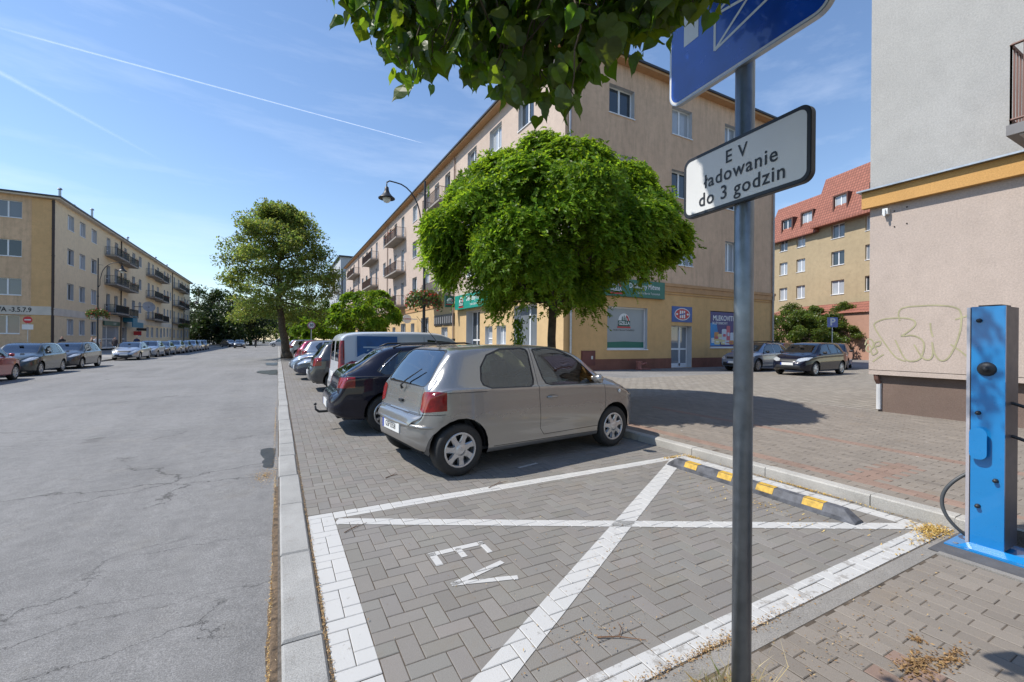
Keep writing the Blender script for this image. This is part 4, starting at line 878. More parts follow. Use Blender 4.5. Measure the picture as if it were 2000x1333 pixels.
for k in (-1, 0, 1): flat(g, Mm, [(19.95+k*.16-.055, 2.88), (19.95+k*.16+.055, 2.88), (19.95+k*.16+.055, 3.30), (19.95+k*.16-.055, 3.30)], .009, 1)
flat(g, Mm, [(19.72, 3.02), (20.18, 3.10), (20.18, 3.18), (19.72, 3.10)], .012, 6); flat(g, Mm, ellipse(19.52, 3.1, .08, .06, 10), .009, 1); flat(g, Mm, ellipse(20.38, 3.1, .08, .06, 10), .009, 1)
tag(g.build('shop_sign', SIGNM), 'blue square sign with a red and white oval over the white shop door', 'sign')
Mp = wallM(0, 17.0+.03, 0, 0); foods = [simple('food_orange', (.55, .25, .08), .5), simple('food_cream', (.65, .56, .30), .5), simple('food_pale', (.55, .62, .70), .5), simple('food_pink', (.55, .12, .16), .5), simple('poster_light_blue', (.02, .22, .50), .5, var=.3, vs=1)]
g = MB(); x0, x1 = 22.40, 25.45; plate(g, Mp, x0, x1, 1.30, 3.36, .03, 0); flat(g, Mp, [(x0, 1.36), (x0+.9, 1.36), (x0+.55, 2.65), (x0, 2.7)], .002, 8)
put_text(g, 'MLEKOVITKA', .42, Mp @ Matrix.Translation((x0+1.38, 2.98, .004)), 1, bold=.02, sx=.92); put_text(g, 'SKLEP FIRMOWY', .22, Mp @ Matrix.Translation((x0+.86, 2.68, .004)), 1, bold=.01, sx=.85)
for i, (cx, cy, w, h, mi) in enumerate([(.25, 1.66, .34, .3, 4), (.55, 1.85, .42, .62, 2), (.85, 1.80, .4, .5, 3), (.60, 1.58, .5, .32, 3), (1.25, 1.98, .46, .74, 4), (1.62, 2.05, .34, 1.0, 5), (1.15, 1.56, .4, .28, 3), (1.55, 1.54, .5, .26, 4), (2.0, 1.85, .42, .6, 4), (2.4, 1.75, .5, .5, 3), (1.9, 1.55, .4, .24, 2), (2.75, 1.7, .4, .55, 5)]):
    flat(g, Mp, rrect(x0+cx-w/2, x0+cx+w/2, cy-h/2, cy+h/2, min(w, h)*.22, 3), .004+.0015*i, mi); flat(g, Mp, rrect(x0+cx-w*.28, x0+cx+w*.28, cy-h*.12, cy+h*.1, .03, 2), .0255+.0001*i, [1, 5, 4][i % 3])
g2 = MB(); plate(g2, wallM(0, 17.0-.07, 0, 0), x0-.08, x1+.08, 1.19, 1.295, .1, 0)
po = g.build('poster', [navy_m, wht, foods[0], foods[1], foods[2], foods[3], wht, wht, foods[4]]); tag(po, 'blue dairy shop poster with food packs left of the parked silver estate', 'poster'); g2.build('ledge', wht, po)
Ms = wallM(11.9-.32, 0, 0, radians(-90)); Ms2 = Matrix(((0, 0, -1, 11.9-.32), (-1, 0, 0, 0), (0, 1, 0, 0), (0, 0, 0, 1)))
g = MB(); plate(g, Ms2, -30.6, -24.9, 3.78, 4.80, .30, 0); emblem(g, Ms2, -29.3, 4.25, .62, True, .004); put_text(g, 'Delikatesy Mięsne', .50, Ms2 @ Matrix.Translation((-26.9, 4.45, .006)), 1, bold=.012, sx=.78); put_text(g, 'Smaki z Borów Tucholskich', .24, Ms2 @ Matrix.Translation((-26.6, 4.02, .006)), 1, sx=.8)
tag(g.build('shop_sign', [teal, wht, redm, green2, greyp, trim, blue]), 'bright teal sign box on the sunlit street front above a recessed door', 'sign')
g = MB(); g.box(10.9, 11.6, 30.75, 30.95, 4.0, 4.85); Mq = wallM(0, 30.74, 0, 0); emblem(g, Mq, 11.25, 4.42, .42, True, 0); tag(g.build('shop_sign', [green2, wht, redm, green2]), 'dark projecting sign box beside the teal shop sign', 'sign')
g = MB(); 
for a, b in ((-36.2, -34.2), (-34.1, -31.4)): plate(g, Ms2 @ Matrix.Translation((0, 0, -.24)), a, b, 2.75, 3.62, .05, 0)
for k in range(9): flat(g, Ms2 @ Matrix.Translation((0, 0, -.24)), [(-36+k*.5, 2.9), (-35.88+k*.5, 2.9), (-35.88+k*.5, 3.45), (-36+k*.5, 3.45)], .004, 1)
tag(g.build('banner', [trim, simple('pale_print', (.42, .42, .44), .6)]), 'black banner strips with pale figures on the street front', 'banner')
g = MB(); g.lathe([(.001, -.03), (.42, -.03), (.42, .03), (.001, .03)], (10.9, 41.6, 3.55), 24, 'y'); g.box(11.3, 11.9, 41.58, 41.62, 3.5, 3.6); put_text(g, 'CUKIERNIA', .16, wallM(10.9, 41.56, 3.55, 0), 1, bold=.02); tag(g.build('shop_sign', [wht, redm]), 'round white projecting sign beside the lamp post', 'sign')

# ---- far end of the right side
pale = plaster('pale_render', (.52, .54, .55), .2, .1)
FB = empty('apartment_building', (11.5, 98, .1), 0, 'tall pale grey block beyond the end of the pinkish one', 'building'); SM2 = rotM(0, 21, radians(-90), -.1)
fo = [(a, a+1.6, z, z+1.6) for a in (2, 6, 10, 14, 18) for z in (1.5, 5.5, 9, 12.4, 15.6)]; g = MB(); facade(g, SM2, 0, 21, .1, 19, fo, .2, 0, 0); g.quad((0, 0, 0), (9, 0, 0), (9, 0, 18.9), (0, 0, 18.9)); g.quad((9, 0, 0), (9, 21, 0), (9, 21, 18.9), (9, 0, 18.9)); g.build('wall', pale, FB)
for o in fo: window(FB, SM2, o)
g = MB(); g.box(-.4, 9.4, -.4, 21.4, 18.9, 19.15); g.build('roof', roof_dark, FB)
for z in (5, 8.5, 12, 15.2): balcony(FB, SM2, 15.5, 19.8, z-.2, 1.1, slab_g, dark_metal, seed=int(z))

# ---- left building: corner (-19.2, 58.35)
yel = plaster('yellow_render', (.80, .64, .43), .25, .12, gs=.15, grimec=(.3, .22, .12)); och = plaster('ochre_gable', (.74, .51, .32), .4, .65, gs=.25, grimec=(.20, .15, .10)); och2 = plaster('ochre_pilaster', (.70, .44, .21), .25, .2); crm = simple('cream_band', (.60, .54, .46), .8, var=.12, vs=1); brownp = simple('dark_pipe', (.045, .03, .025), .6)
LB = empty('apartment_building', (-19.2, 58.35, .1), 0, 'long yellow four-storey apartment block along the left side of the street', 'building'); LS = rotM(0, 0, radians(90), -.1); LG = Matrix.Translation((0, 0, -.1))
lw = [(61.3, 62.9), (64.4, 66.0), (67.8, 69.5), (80.0, 81.2), (83.9, 85.4), (87.4, 88.9), (104.2, 105.5), (107.0, 108.3), (109.6, 110.7), (125.4, 126.7), (128.5, 129.8)]
lb = [(72.9, 74.3), (76.0, 77.4), (92.6, 94.0), (95.5, 96.7), (99, 100.4), (113, 114.4), (117.5, 119), (121.5, 122.8)]
lrows = [(12.65, 14.22), (9.05, 10.7), (5.4, 7.1)]
lo = [(a-58.35, b-58.35, z0, z1) for a, b in lw for z0, z1 in lrows]; lo2 = [(a-58.35, b-58.35, z0-.7, z1) for a, b in lb for z0, z1 in lrows]
lg = [(a-58.35, b-58.35, 1.75, 3.4) for a, b in lw[:3]+lw[5:]]+[(71.6-58.35, 77.8-58.35, .12, 3.0), (79.3-58.35, 81.5-58.35, .12, 3.0)]+[(a-58.35, a-56.75, 1.6, 3.3) for a in (92, 95, 98.5, 101.5, 113, 117, 121)]
g = MB(); facade(g, LS, 0, 73.6, 3.62, 15.0, lo+lo2, .2, 0, 1); facade(g, LS, 0, 73.6, .1, 3.62, lg, .2, 0, 1); g.build('wall', [yel, reveal_m], LB)
lgw = [(a, a+1.9, z, z+1.6) for a in (-4.15, -9.5, -15) for z in (12.75, 9.1, 5.45)]+[(a, a+1.8, 1.8, 3.55) for a in (-4.15, -9.5, -15)]
g = MB(); facade(g, LG, -18, 0, .1, 15.0, lgw, .15, 0, 0); g.quad((-18, 0, .1), (-18, 73.6, .1), (-18, 73.6, 15), (-18, 0, 15)); g.quad((0, 73.6, .1), (0, 73.6, 15), (-18, 73.6, 15), (-18, 73.6, .1)); g.build('gable_wall', och, LB)
g = MB(); g.T = LG; g.box(-1.55, -.02, -.12, 0, .1, 14.75); g.T = None; g.build('pilaster', och2, LB)
for o in lo: window(LB, LS, o, 'double')
for o in lo2: window(LB, LS, o, 'balcony', sill=False)
for k, o in enumerate(lg): window(LB, LS, o, 'double' if o[2] > .5 else 'door', sill=o[2] > .5)
for k, o in enumerate(lgw): window(LB, LG, o, 'blind' if k in (2, 9) else 'double', depth=.15)
g = MB(); g.T = LG; g.box(-18, -.001, -.16, 0, 3.62, 4.45); g.T = LS; g.box(-.16, 73.5, -.05, 0, 3.62, 4.35); g.T = None; g.build('string_course', crm, LB)
g = MB(); g.box(-18.5, .5, -.5, 0, 14.78, 15.0); g.box(0, .5, .001, 74.1, 14.78, 15.0); g.build('eaves', crm, LB)
g = MB(); g.add([(-18.6, -.6, 15.01), (.6, -.6, 15.01), (.6, 74.2, 15.01), (-18.6, 74.2, 15.01), (-9, 8, 16.6), (-9, 66, 16.6)], [(0, 1, 4), (1, 2, 5, 4), (2, 3, 5), (3, 0, 4, 5)]); g.box(-18.6, .62, -.62, -.5, 14.92, 15.06); g.box(.5, .62, -.499, 74.2, 14.92, 15.06); g.build('roof', roof_dark, LB)
for y, h in ((6, 2.0), (9.6, 1.2), (15.2, 2.2), (30, 1.7), (47.6, 1.5), (57.2, 1.5)): chimney(LB, -1.6, y, 15.2, h, .12)
for u in (-.06,): pipe(LB, LG, u, .1, 14.8, brownp, .11, shoe=False)
for u in (20.1, 53.1): pipe(LB, LS, u, .1, 14.8, brownp, .07, shoe=False)
for i, (a, b) in enumerate([(72.2, 82.1), (91.6, 102.5), (112, 124)]):
    for j, (z0, z1) in enumerate(lrows):
        balcony(LB, LS, a-58.35, (a+b)/2-58.35+.4, z0-.72, 1.2, slab_g, dark_metal, 'bars', [1.5, 2.5, .8, 0][(i*2+j) % 4], 40+i*5+j, cloth=simple('balcony_dark', (.05, .035, .03), .8) if j == 2 and i == 0 else None); balcony(LB, LS, (a+b)/2-58.35+.6, b-58.35, z0-.9, 1.2, slab_g, dark_metal, 'bars', [1, 2, 0][j], 60+i*5+j)
g = MB(); put_text(g, 'KOWA -3.5.7.9', .60, wallM(-22.35, 58.35-.175, 4.06, 0) , 0, bold=.02, sx=.86); g.v = [(x+19.2, y-58.35, z-.1) for x, y, z in g.v]; g.build('house_number', trim, LB)
Ml = Matrix(((0, 0, 1, -19.0), (1, 0, 0, 0), (0, 1, 0, 0), (0, 0, 0, 1)))
g = MB(); plate(g, Ml, 71.6, 77.6, 3.05, 3.62, .1, 0); put_text(g, 'SKLEP', .4, Ml @ Matrix.Translation((75.5, 3.32, .004)), 1); tag(g.build('shop_sign', [green2, wht]), 'green shop fascia under the first balconies of the yellow block', 'sign')
g = MB(); plate(g, Ml @ Matrix.Translation((0, 0, 1.0)), 79.2, 84.6, 3.0, 3.75, .1, 0); g.box(-19.1, -18, 79.3, 81.5, 3.75, 4.6); tag(g.build('shop_sign', [simple('azure', (.01, .17, .28), .4), wht]), 'blue canopy sign beside the dark downpipe of the yellow block', 'sign')
g = MB(); g.box(-19.1, -17.9, 85.9, 86.05, 2.6, 3.0); tag(g.build('shop_sign', trim), 'small black projecting sign past the blue canopy', 'sign')
g = MB(); g.box(-19.1, -18.2, 84.4, 84.6, 1.9, 2.5); tag(g.build('shop_sign', redm), 'small red projecting sign beside the blue canopy', 'sign')
g = MB(); g.lathe([(.001, 0), (.4, .05), (.8, .22)], (0, 0, 0), 20, 'z'); dd = empty('satellite_dish', (-17.4, 84.5, 6.2), 0, 'grey satellite dish on an arm off the yellow block', 'satellite dish'); o = g.build('dish', simple('dish_grey', (.35, .36, .38), .5), dd); o.rotation_euler = (radians(75), 0, radians(30)); g = MB(); g.tube([(-1.7, 0, 0), (0, 0, 0)], .04, 6); g.tube([(0, 0, 0), (.2, -.5, -.1)], .03, 6); g.build('arm', dark_metal, dd)

# ---- beige building at the right edge: wall plane x=11.1, corner y=4.57
up_m = plaster('grey_roughcast', (.43, .42, .40), .18, .05, sc=.8, gs=.5); lo_m = plaster('beige_roughcast', (.50, .415, .36), .18, .08, sc=.8, gs=.5); orange = plaster('orange_band', (.58, .33, .12), .15, .05); brown = plaster('brown_plinth', (.20, .145, .12), .35, .3)
BB = empty('apartment_building', (11.1, 4.57, .1), 0, 'beige roughcast house with orange band and brown plinth at the right edge', 'building'); BM = rotM(0, 0, radians(-90), -.1)
bo = [(2.24, 3.6, 1.3, 3.86, .18)]; bo2 = [(2.7, 3.9, 4.9, 7.1, .2), (2.7, 3.9, 8.4, 10.0, .2)]
g = MB(); facade(g, BM, 0, 34, .88, 4.62, bo, .18); g.quad((0, 0, .88), (7, 0, .88), (7, 0, 4.62), (0, 0, 4.62)); g.box(0, .12, -34, 0, .87, .88); g.build('wall', lo_m, BB)
g = MB(); facade(g, BM, 0, 34, 4.62, 15.5, bo2, .2); g.quad((0, 0, 4.62), (7, 0, 4.62), (7, 0, 15.5), (0, 0, 15.5)); g.quad((0, 0, 15.5), (7, 0, 15.5), (7, -34, 15.5), (0, -34, 15.5)); g.quad((7, 0, 0), (7, -34, 0), (7, -34, 15.5), (7, 0, 15.5)); g.quad((0, -34, 0), (7, -34, 0), (7, -34, 15.5), (0, -34, 15.5)); g.build('upper_wall', up_m, BB)
g = MB(); g.T = BM; g.box(-.10, 34, -.13, 0, 4.40, 4.74); g.T = None; g.build('string_course', orange, BB)
g = MB(); g.T = BM; g.box(-.16, 34, -.22, 0, 4.743, 4.775); g.T = None; g.build('flashing', zinc, BB)
g = MB(); g.box(.13, 6.9, -33.9, -.12, -.05, .9); g.build('plinth', brown, BB)
for o in bo: window(BB, BM, o, 'double', frame=simple('grey_frame', (.16, .17, .18), .5))
for o in bo2: window(BB, BM, o, 'double')
g = MB(); g.tube([(.06, -.10, .85), (.06, -.12, .68), (.10, -.14, .60)], .05, 8); g.tube([(.10, -.14, .60), (.10, -.14, .05)], .045, 8, 1); g.build('downpipe', [simple('copper_brown', (.12, .06, .045), .5), simple('pipe_white', (.6, .6, .6), .5)], BB)
S = balcony(BB, BM, 2.22, 4.4, 4.95, 1.1, simple('balcony_grey', (.22, .21, .21), .8), simple('rail_oxide', (.16, .075, .055), .6, var=.15), seed=5, rail_h=1.25)
g = MB(); g.T = BM; g.box(2.35, 4.3, -1.05, -.1, 4.77, 4.79); g.box(2.5, 4.3, -.9, -.85, 5.0, 5.9, 1); g.build('balcony_screen', [simple('soffit', (.45, .43, .42), .9), simple('lilac_cloth', (.45, .40, .50), .8)], S)
g = MB(); g.T = BM; g.box(.25, .34, -.10, -.001, 4.20, 4.32); g.box(.28, .31, -.14, -.10, 4.16, 4.30); g.build('wall_sensor', wht, BB)
g = MB(); g.T = BM
for a_, z_ in ((.42, 4.25), (.62, 4.28), (.42, 3.93), (.62, 3.95)): g.lathe([(.012, -.012), (.012, 0), (.001, -.013)], (a_, 0, z_), 8, 'y')
g.build('anchor', trim, BB)
# graffiti: sprayed olive line on the wall (thin proud film)
def spray(pts, w):
    P = [Vector((0, a, b)) for a, b in pts]; Q = []
    for i in range(len(P)-1):
        p0, p1, p2, p3 = P[max(i-1, 0)], P[i], P[i+1], P[min(i+2, len(P)-1)]
        for t in np.arange(6)/6: Q.append(.5*((2*p1)+(-p0+p2)*t+(2*p0-5*p1+4*p2-p3)*t*t+(-p0+3*p1-3*p2+p3)*t**3))
    Q.append(P[-1]); vs = []
    for i, q in enumerate(Q):
        d = (Q[min(i+1, len(Q)-1)]-Q[max(i-1, 0)]).normalized(); n_ = Vector((0, -d.z, d.y))*w/2; vs += [tuple(q+n_+Vector((-.004-.00004*i, 0, 0))), tuple(q-n_+Vector((-.004-.00004*i, 0, 0)))]
    g.add(vs, [(2*i, 2*i+1, 2*i+3, 2*i+2) for i in range(len(Q)-1)])
for st in [[(-0.52, 1.9), (-0.5, 2.06), (-0.58, 2.16), (-0.84, 2.18), (-1.13, 2.17), (-1.35, 2.11), (-1.42, 1.98), (-1.41, 1.69), (-1.33, 1.36), (-1.23, 1.15), (-1.13, 1.13), (-1.05, 1.27), (-1.02, 1.47), (-1.03, 1.23), (-0.97, 1.13), (-0.87, 1.18), (-0.75, 1.42)], [(-0.62, 1.08), (-0.45, 1.17), (-0.27, 1.45), (-0.11, 1.75), (-0.11, 1.87), (-0.3, 1.95), (-0.6, 1.95), (-0.75, 1.89), (-0.75, 1.78), (-0.6, 1.63), (-0.55, 1.59), (-0.73, 1.6), (-0.87, 1.51), (-0.9, 1.36), (-0.85, 1.16), (-0.73, 1.09), (-0.6, 1.15), (-0.45, 1.51)], [(-0.99, 1.84), (-1.0, 1.7), (-1.03, 1.57)], [(-1.34, 1.89), (-1.41, 1.92), (-1.5, 1.95)], [(-1.28, 1.43), (-1.41, 1.31), (-1.51, 1.2)], [(0.07, 1.4), (0.03, 1.52), (-0.05, 1.51), (-0.08, 1.4), (-0.01, 1.26), (0.05, 1.31), (0.01, 1.41), (-0.07, 1.34), (-0.11, 1.45), (-0.2, 1.48), (-0.19, 1.4), (-0.11, 1.36), (-0.15, 1.26), (-0.07, 1.2), (-0.03, 1.31)], [(-0.07, 1.05), (-0.17, 1.14), (-0.26, 1.21)]]:
    g = MB(); spray(st, .026); g.build('graffiti', simple('olive_spray', (.37, .345, .21), .6, var=.2, vs=6), BB)
g = MB()
for k in range(3): spray([(-2.245+.01*k, 1.9-.1*k), (-2.25, 1.35+.1*k)], .06)
g.build('graffiti', simple('olive_spray', (.37, .345, .21), .6, var=.2, vs=6), BB)
# ---- block with tiled mansard roof, far right
tanr = plaster('tan_render', (.44, .35, .22), .3, .2, gs=.2); tanr2 = tanr
def tiles(name):
    m, n, l, b = nodes_of(name); v = mapped(n, l, coord='UV') if False else mapped(n, l)
    br = n.new('ShaderNodeTexBrick'); br.inputs['Scale'].default_value = 1; br.inputs['Brick Width'].default_value = .30; br.inputs['Row Height'].default_value = .32; br.inputs['Mortar Size'].default_value = .035; br.offset = .0
    br.inputs['Color1'].default_value = (.35, .13, .085, 1); br.inputs['Color2'].default_value = (.27, .10, .065, 1); br.inputs['Mortar'].default_value = (.14, .045, .03, 1)
    cx = n.new('ShaderNodeSeparateXYZ'); l.new(v, cx.inputs[0]); cb = n.new('ShaderNodeCombineXYZ'); l.new(cx.outputs[0], cb.inputs[0]); l.new(cx.outputs[2], cb.inputs[1]); l.new(cb.outputs[0], br.inputs['Vector'])
    l.new(br.outputs['Color'], b.inputs['Base Color']); b.inputs['Roughness'].default_value = .75; bump(n, l, b, br.outputs['Fac'], -.6, .03); MATS[name] = m; return m
tile_m = tiles('clay_tiles')
TB = empty('apartment_building', (45.1, 0, .1), 0, 'tan block with red tiled mansard roof beyond the parked cars', 'building')
phi = math.atan2(.975, .2976); TB.location = (46.0, 3.6, .1); TB.rotation_euler = (0, 0, phi+pi)   # local x runs towards the camera side
# local frame: outside is -y ; origin moved to the far end
L0 = 42; TB.location = (46.0+.2976*30.5, 3.6+.975*30.5, 1.8)
to = []; 
for uu, w in ((1.6, 1.2), (4.1, 1.2), (8.6, 1.5), (12.3, 1.6), (16.6, 1.6), (20.5, 1.6)):
    for z in (1.9, 5.0, 8.1, 11.0): to.append((uu, uu+w, z, z+1.5))
g = MB(); facade(g, Matrix.Identity(4), 0, 26, -2, 13.0, to, .18, 0, 0); g.quad((0, 0, 0), (0, 12, 0), (0, 12, 13), (0, 0, 13)); g.quad((26, 0, 0), (26, 12, 0), (26, 12, 13), (26, 0, 13)); g.build('wall', tanr, TB)
for o in to: window(TB, Matrix.Identity(4), o, 'double', depth=.18)
g = MB()
for a, b, e0, r0, oy in ((-.3, 7.1, 12.3, 16.9, 0), (6.8, 26.3, 12.7, 18.2, -.35)):
    g.add([(a, oy-.55, e0), (b, oy-.55, e0), (b, oy+1.5, r0), (a, oy+1.5, r0), (a, 12, r0), (b, 12, r0), (a, oy-.55, e0-.18), (b, oy-.55, e0-.18), (a, .1, e0-.1), (b, .1, e0-.1), (a, 12, e0), (b, 12, e0)], [(0, 1, 2, 3), (3, 2, 5, 4), (6, 7, 1, 0), (6, 8, 9, 7), (0, 3, 4, 10, 8, 6), (1, 7, 9, 11, 5, 2)])
g.build('roof', tile_m, TB)
for uu, zz, oy in ((2.1, 13.1, 0), (4.9, 13.2, 0), (9.3, 13.7, -.35), (13.2, 13.8, -.35), (17.5, 13.8, -.35)):
    g = MB(); g.box(uu-.15, uu, oy-.15, oy+1.3, zz-.1, zz+1.75); g.box(uu+1.4, uu+1.55, oy-.15, oy+1.3, zz-.1, zz+1.75); g.box(uu, uu+1.4, oy-.15, oy+1.3, zz+1.6, zz+1.75); g.box(uu, uu+1.4, oy+.25, oy+1.3, zz-.1, zz, 0); D_ = g.build('dormer', simple('dormer_dark', (.10, .04, .03), .8), TB)
    window(TB, Matrix.Translation((0, oy-.05, 0)), (uu, uu+1.4, zz, zz+1.6), 'double', depth=.1, sill=False)
g = MB(); g.box(4, 30, -4.5, -1, -2, 2.6); g.add([(3.8, -4.7, 2.6), (30.2, -4.7, 2.6), (30.2, -.9, 3.9), (3.8, -.9, 3.9)], [(0, 1, 2, 3)], 1); g.build('annex', [plaster('rosy_render', (.46, .27, .2), .3), tile_m], TB)

# ================================================================ TREES
def limb(mb, a, b, r0, r1, wob=.1, n=6, seed=0):
    r = random.Random(seed); a, b = Vector(a), Vector(b); P = []; R = []
    for k in range(n+1):
        t = k/n; q = a.lerp(b, t)+Vector((r.uniform(-wob, wob), r.uniform(-wob, wob), r.uniform(-wob, wob)*.4))*sin(pi*t); P.append(q); R.append(r0+(r1-r0)*t)
    mb.tube(P, R, 9); return P
acer_leaf = leafmat('acer_leaf', (.105, .185, .020), (.34, .52, .03), .45, .012)
linden_leaf = leafmat('linden_leaf', (.125, .17, .055), (.33, .44, .09), .42); dark_leaf = leafmat('dark_leaf', (.030, .050, .020), (.05, .09, .02), .25); mid_leaf = leafmat('mid_leaf', (.075, .115, .03), (.18, .27, .04), .4)
def globe_tree(name, label, x, y, zb, zt, rx, n_pads, per, size, seed, group, tr=.11, tail=None, skew=0.0):
    r = np.random.default_rng(seed); R_ = random.Random(seed); root = empty(name, (x, y, 0), 0, label, 'tree', group); sc = rx/3.1
    g = MB(); limb(g, (0, 0, 0), (0.05, 0, zb+.4), tr, tr*.8, .03, 5, seed); g.tube([(0, 0, 0), (0, 0, .25)], [tr*1.35, tr*1.02], 10)
    prof = [(0, .12), (.10, .30), (.20, .62), (.30, .90), (.40, 1.0), (.52, .98), (.66, .82), (.80, .60), (.92, .32), (1.0, .05)]
    def solid(s_, a): sd = cos(a)*.8807-sin(a)*.4736; R0 = rx*float(pchip(prof, np.array([s_]))[0]); return R0, zb+(zt-zb)*s_+(skew*max(0, sd)*max(0, 1-s_*2.0)*(R0/rx) if skew else 0)
    nl = max(14, n_pads//7); S = np.linspace(.06, .97, 60); W = pchip(prof, S)+.1; cdf = np.cumsum(W); cdf /= cdf[-1]; pads = []
    for k in range(nl):
        s_ = float(np.interp((k+.5)/nl, cdf, S)); a = k*2.39996+r.normal(0, .15); R0, z = solid(s_, a); C0 = np.array([R0*.80*cos(a), R0*.80*sin(a), z-.12*sc]); lr = r.uniform(.52, .80)*sc
        o3 = np.array([cos(a)*min(1, R0/rx*1.2), sin(a)*min(1, R0/rx*1.2), .35+1.2*max(0, s_-.4)]); o3 /= np.linalg.norm(o3)
        for q in range(7):
            v = rand_dirs(r, 1)[0]*.85+o3*.95+np.array([0, 0, .18]); v /= np.linalg.norm(v); p = C0+v*np.array([1.1, 1.1, .62])*lr; nn3 = v*np.array([.8, .8, 1.2]); nn3 /= np.linalg.norm(nn3)
            pads.append((p[0], p[1], p[2], s_, math.atan2(p[1], p[0]), r.uniform(.6, .95), nn3))
    for p in pads[::6]: limb(g, (0.03, 0, zb+.1+.25*R_.random()), (p[0]*.85, p[1]*.85, p[2]-.12), tr*.38, .012, .15, 6, int(abs(p[0])*999))
    g.build('trunk', bark, root, smooth=True); AP = []; AD = []; AN = []; AT = []
    for px_, py_, pz_, s, az, ps, nrm in pads:
        m = int(per*r.uniform(.85, 1.15))//9; out = np.array([cos(az), sin(az), 0]); tan = np.array([-sin(az), cos(az), 0]); upk = max(0, (s-.45)*1.9)
        a_ = r.normal(0, .27*ps, m)*sc; b_ = r.normal(0, .36*ps, m)*sc; inn = -np.abs(r.normal(0, .10, m))*sc
        tan = np.cross([0, 0, 1.0], nrm)+1e-6; tan /= np.linalg.norm(tan); sl = np.cross(tan, nrm); sl = sl if sl[2] < 0 else -sl
        base = np.array([px_, py_, pz_])+a_[:, None]*sl+b_[:, None]*tan+(inn-.5*(a_**2+b_**2)/sc)[:, None]*nrm; base[:, 2] -= .1*np.maximum(0, a_)
        d = sl[None]*r.uniform(.2, 1.2, (m, 1))+out*.5+tan*r.normal(0, .7, (m, 1))+r.normal(0, .25, (m, 3)); d /= np.linalg.norm(d, axis=1)[:, None]; ln = r.uniform(.12, .26, m)*sc; tone = r.uniform(.8, 1.25, m)*r.uniform(.85, 1.15)
        for j in range(9):
            t = (j+1)/9; p = base+d*ln[:, None]*t; p[:, 2] -= .07*t*t*sc; q = np.cross(d, nrm)*(1 if j % 2 else -1); dd = d*.7+q*.8+r.normal(0, .2, (m, 3)); dd[:, 2] -= .18
            AP.append(p+dd*size*.3); AD.append(dd); AN.append(nrm+r.normal(0, .35, (m, 3))); AT.append(tone*r.uniform(.85, 1.15, m))
    n = n_pads*per//7; s = r.uniform(.05, .93, n); a = r.uniform(0, 2*pi, n); q = r.random(n)**.4*.86*rx*pchip(prof, s); P0 = np.stack([q*np.cos(a), q*np.sin(a), zb+(zt-zb)*s+(skew*np.maximum(0, np.cos(a)*.8807-np.sin(a)*.4736)*np.maximum(0, 1-s*2.2)*q/rx if skew else 0)], 1)
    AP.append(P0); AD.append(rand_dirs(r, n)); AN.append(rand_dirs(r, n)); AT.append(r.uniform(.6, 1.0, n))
    if tail is not None:
        n = 420; tx, ty, z0, z1 = tail; dd = r.normal(0, .5, (n, 3)); dd[:, 2] -= 1; AP.append(np.stack([tx+r.normal(0, .06, n), ty+r.normal(0, .06, n), r.uniform(z0, z1, n)], 1)); AD.append(dd); AN.append(r.normal(0, 1, (n, 3))); AT.append(r.uniform(.8, 1.2, n))
    P = np.concatenate(AP); D = np.concatenate(AD); Nn = np.concatenate(AN); T = np.concatenate(AT)
    V_ = leaf_quads(P, size, r, aspect=.40, nrm=Nn, dirs=D, spread=.2)
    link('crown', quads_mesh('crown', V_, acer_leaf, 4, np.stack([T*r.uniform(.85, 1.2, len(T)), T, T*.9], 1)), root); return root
globe_tree('globe_maple', 'large clipped globe tree with bright green layered crown behind the silver hatchback', 5.50, 8.35, 2.25, 5.85, 2.78, 385, 900, .088, 4, 'round-headed street trees', tail=(-.85, .0, 1.2, 2.0), skew=1.0)
globe_tree('globe_maple', 'smaller globe tree behind the roof of the white van', 5.3, 30.6, 1.9, 5.0, 2.35, 90, 260, .22, 9, 'round-headed street trees')
globe_tree('globe_maple', 'globe tree left of the white van, behind the round speed sign', 4.3, 50.5, 1.4, 4.9, 2.9, 70, 200, .3, 12, 'round-headed street trees')
globe_tree('globe_maple', 'low far globe tree showing left of the speed sign', 3.2, 66, 1.0, 4.5, 2.6, 45, 150, .34, 15, 'round-headed street trees')

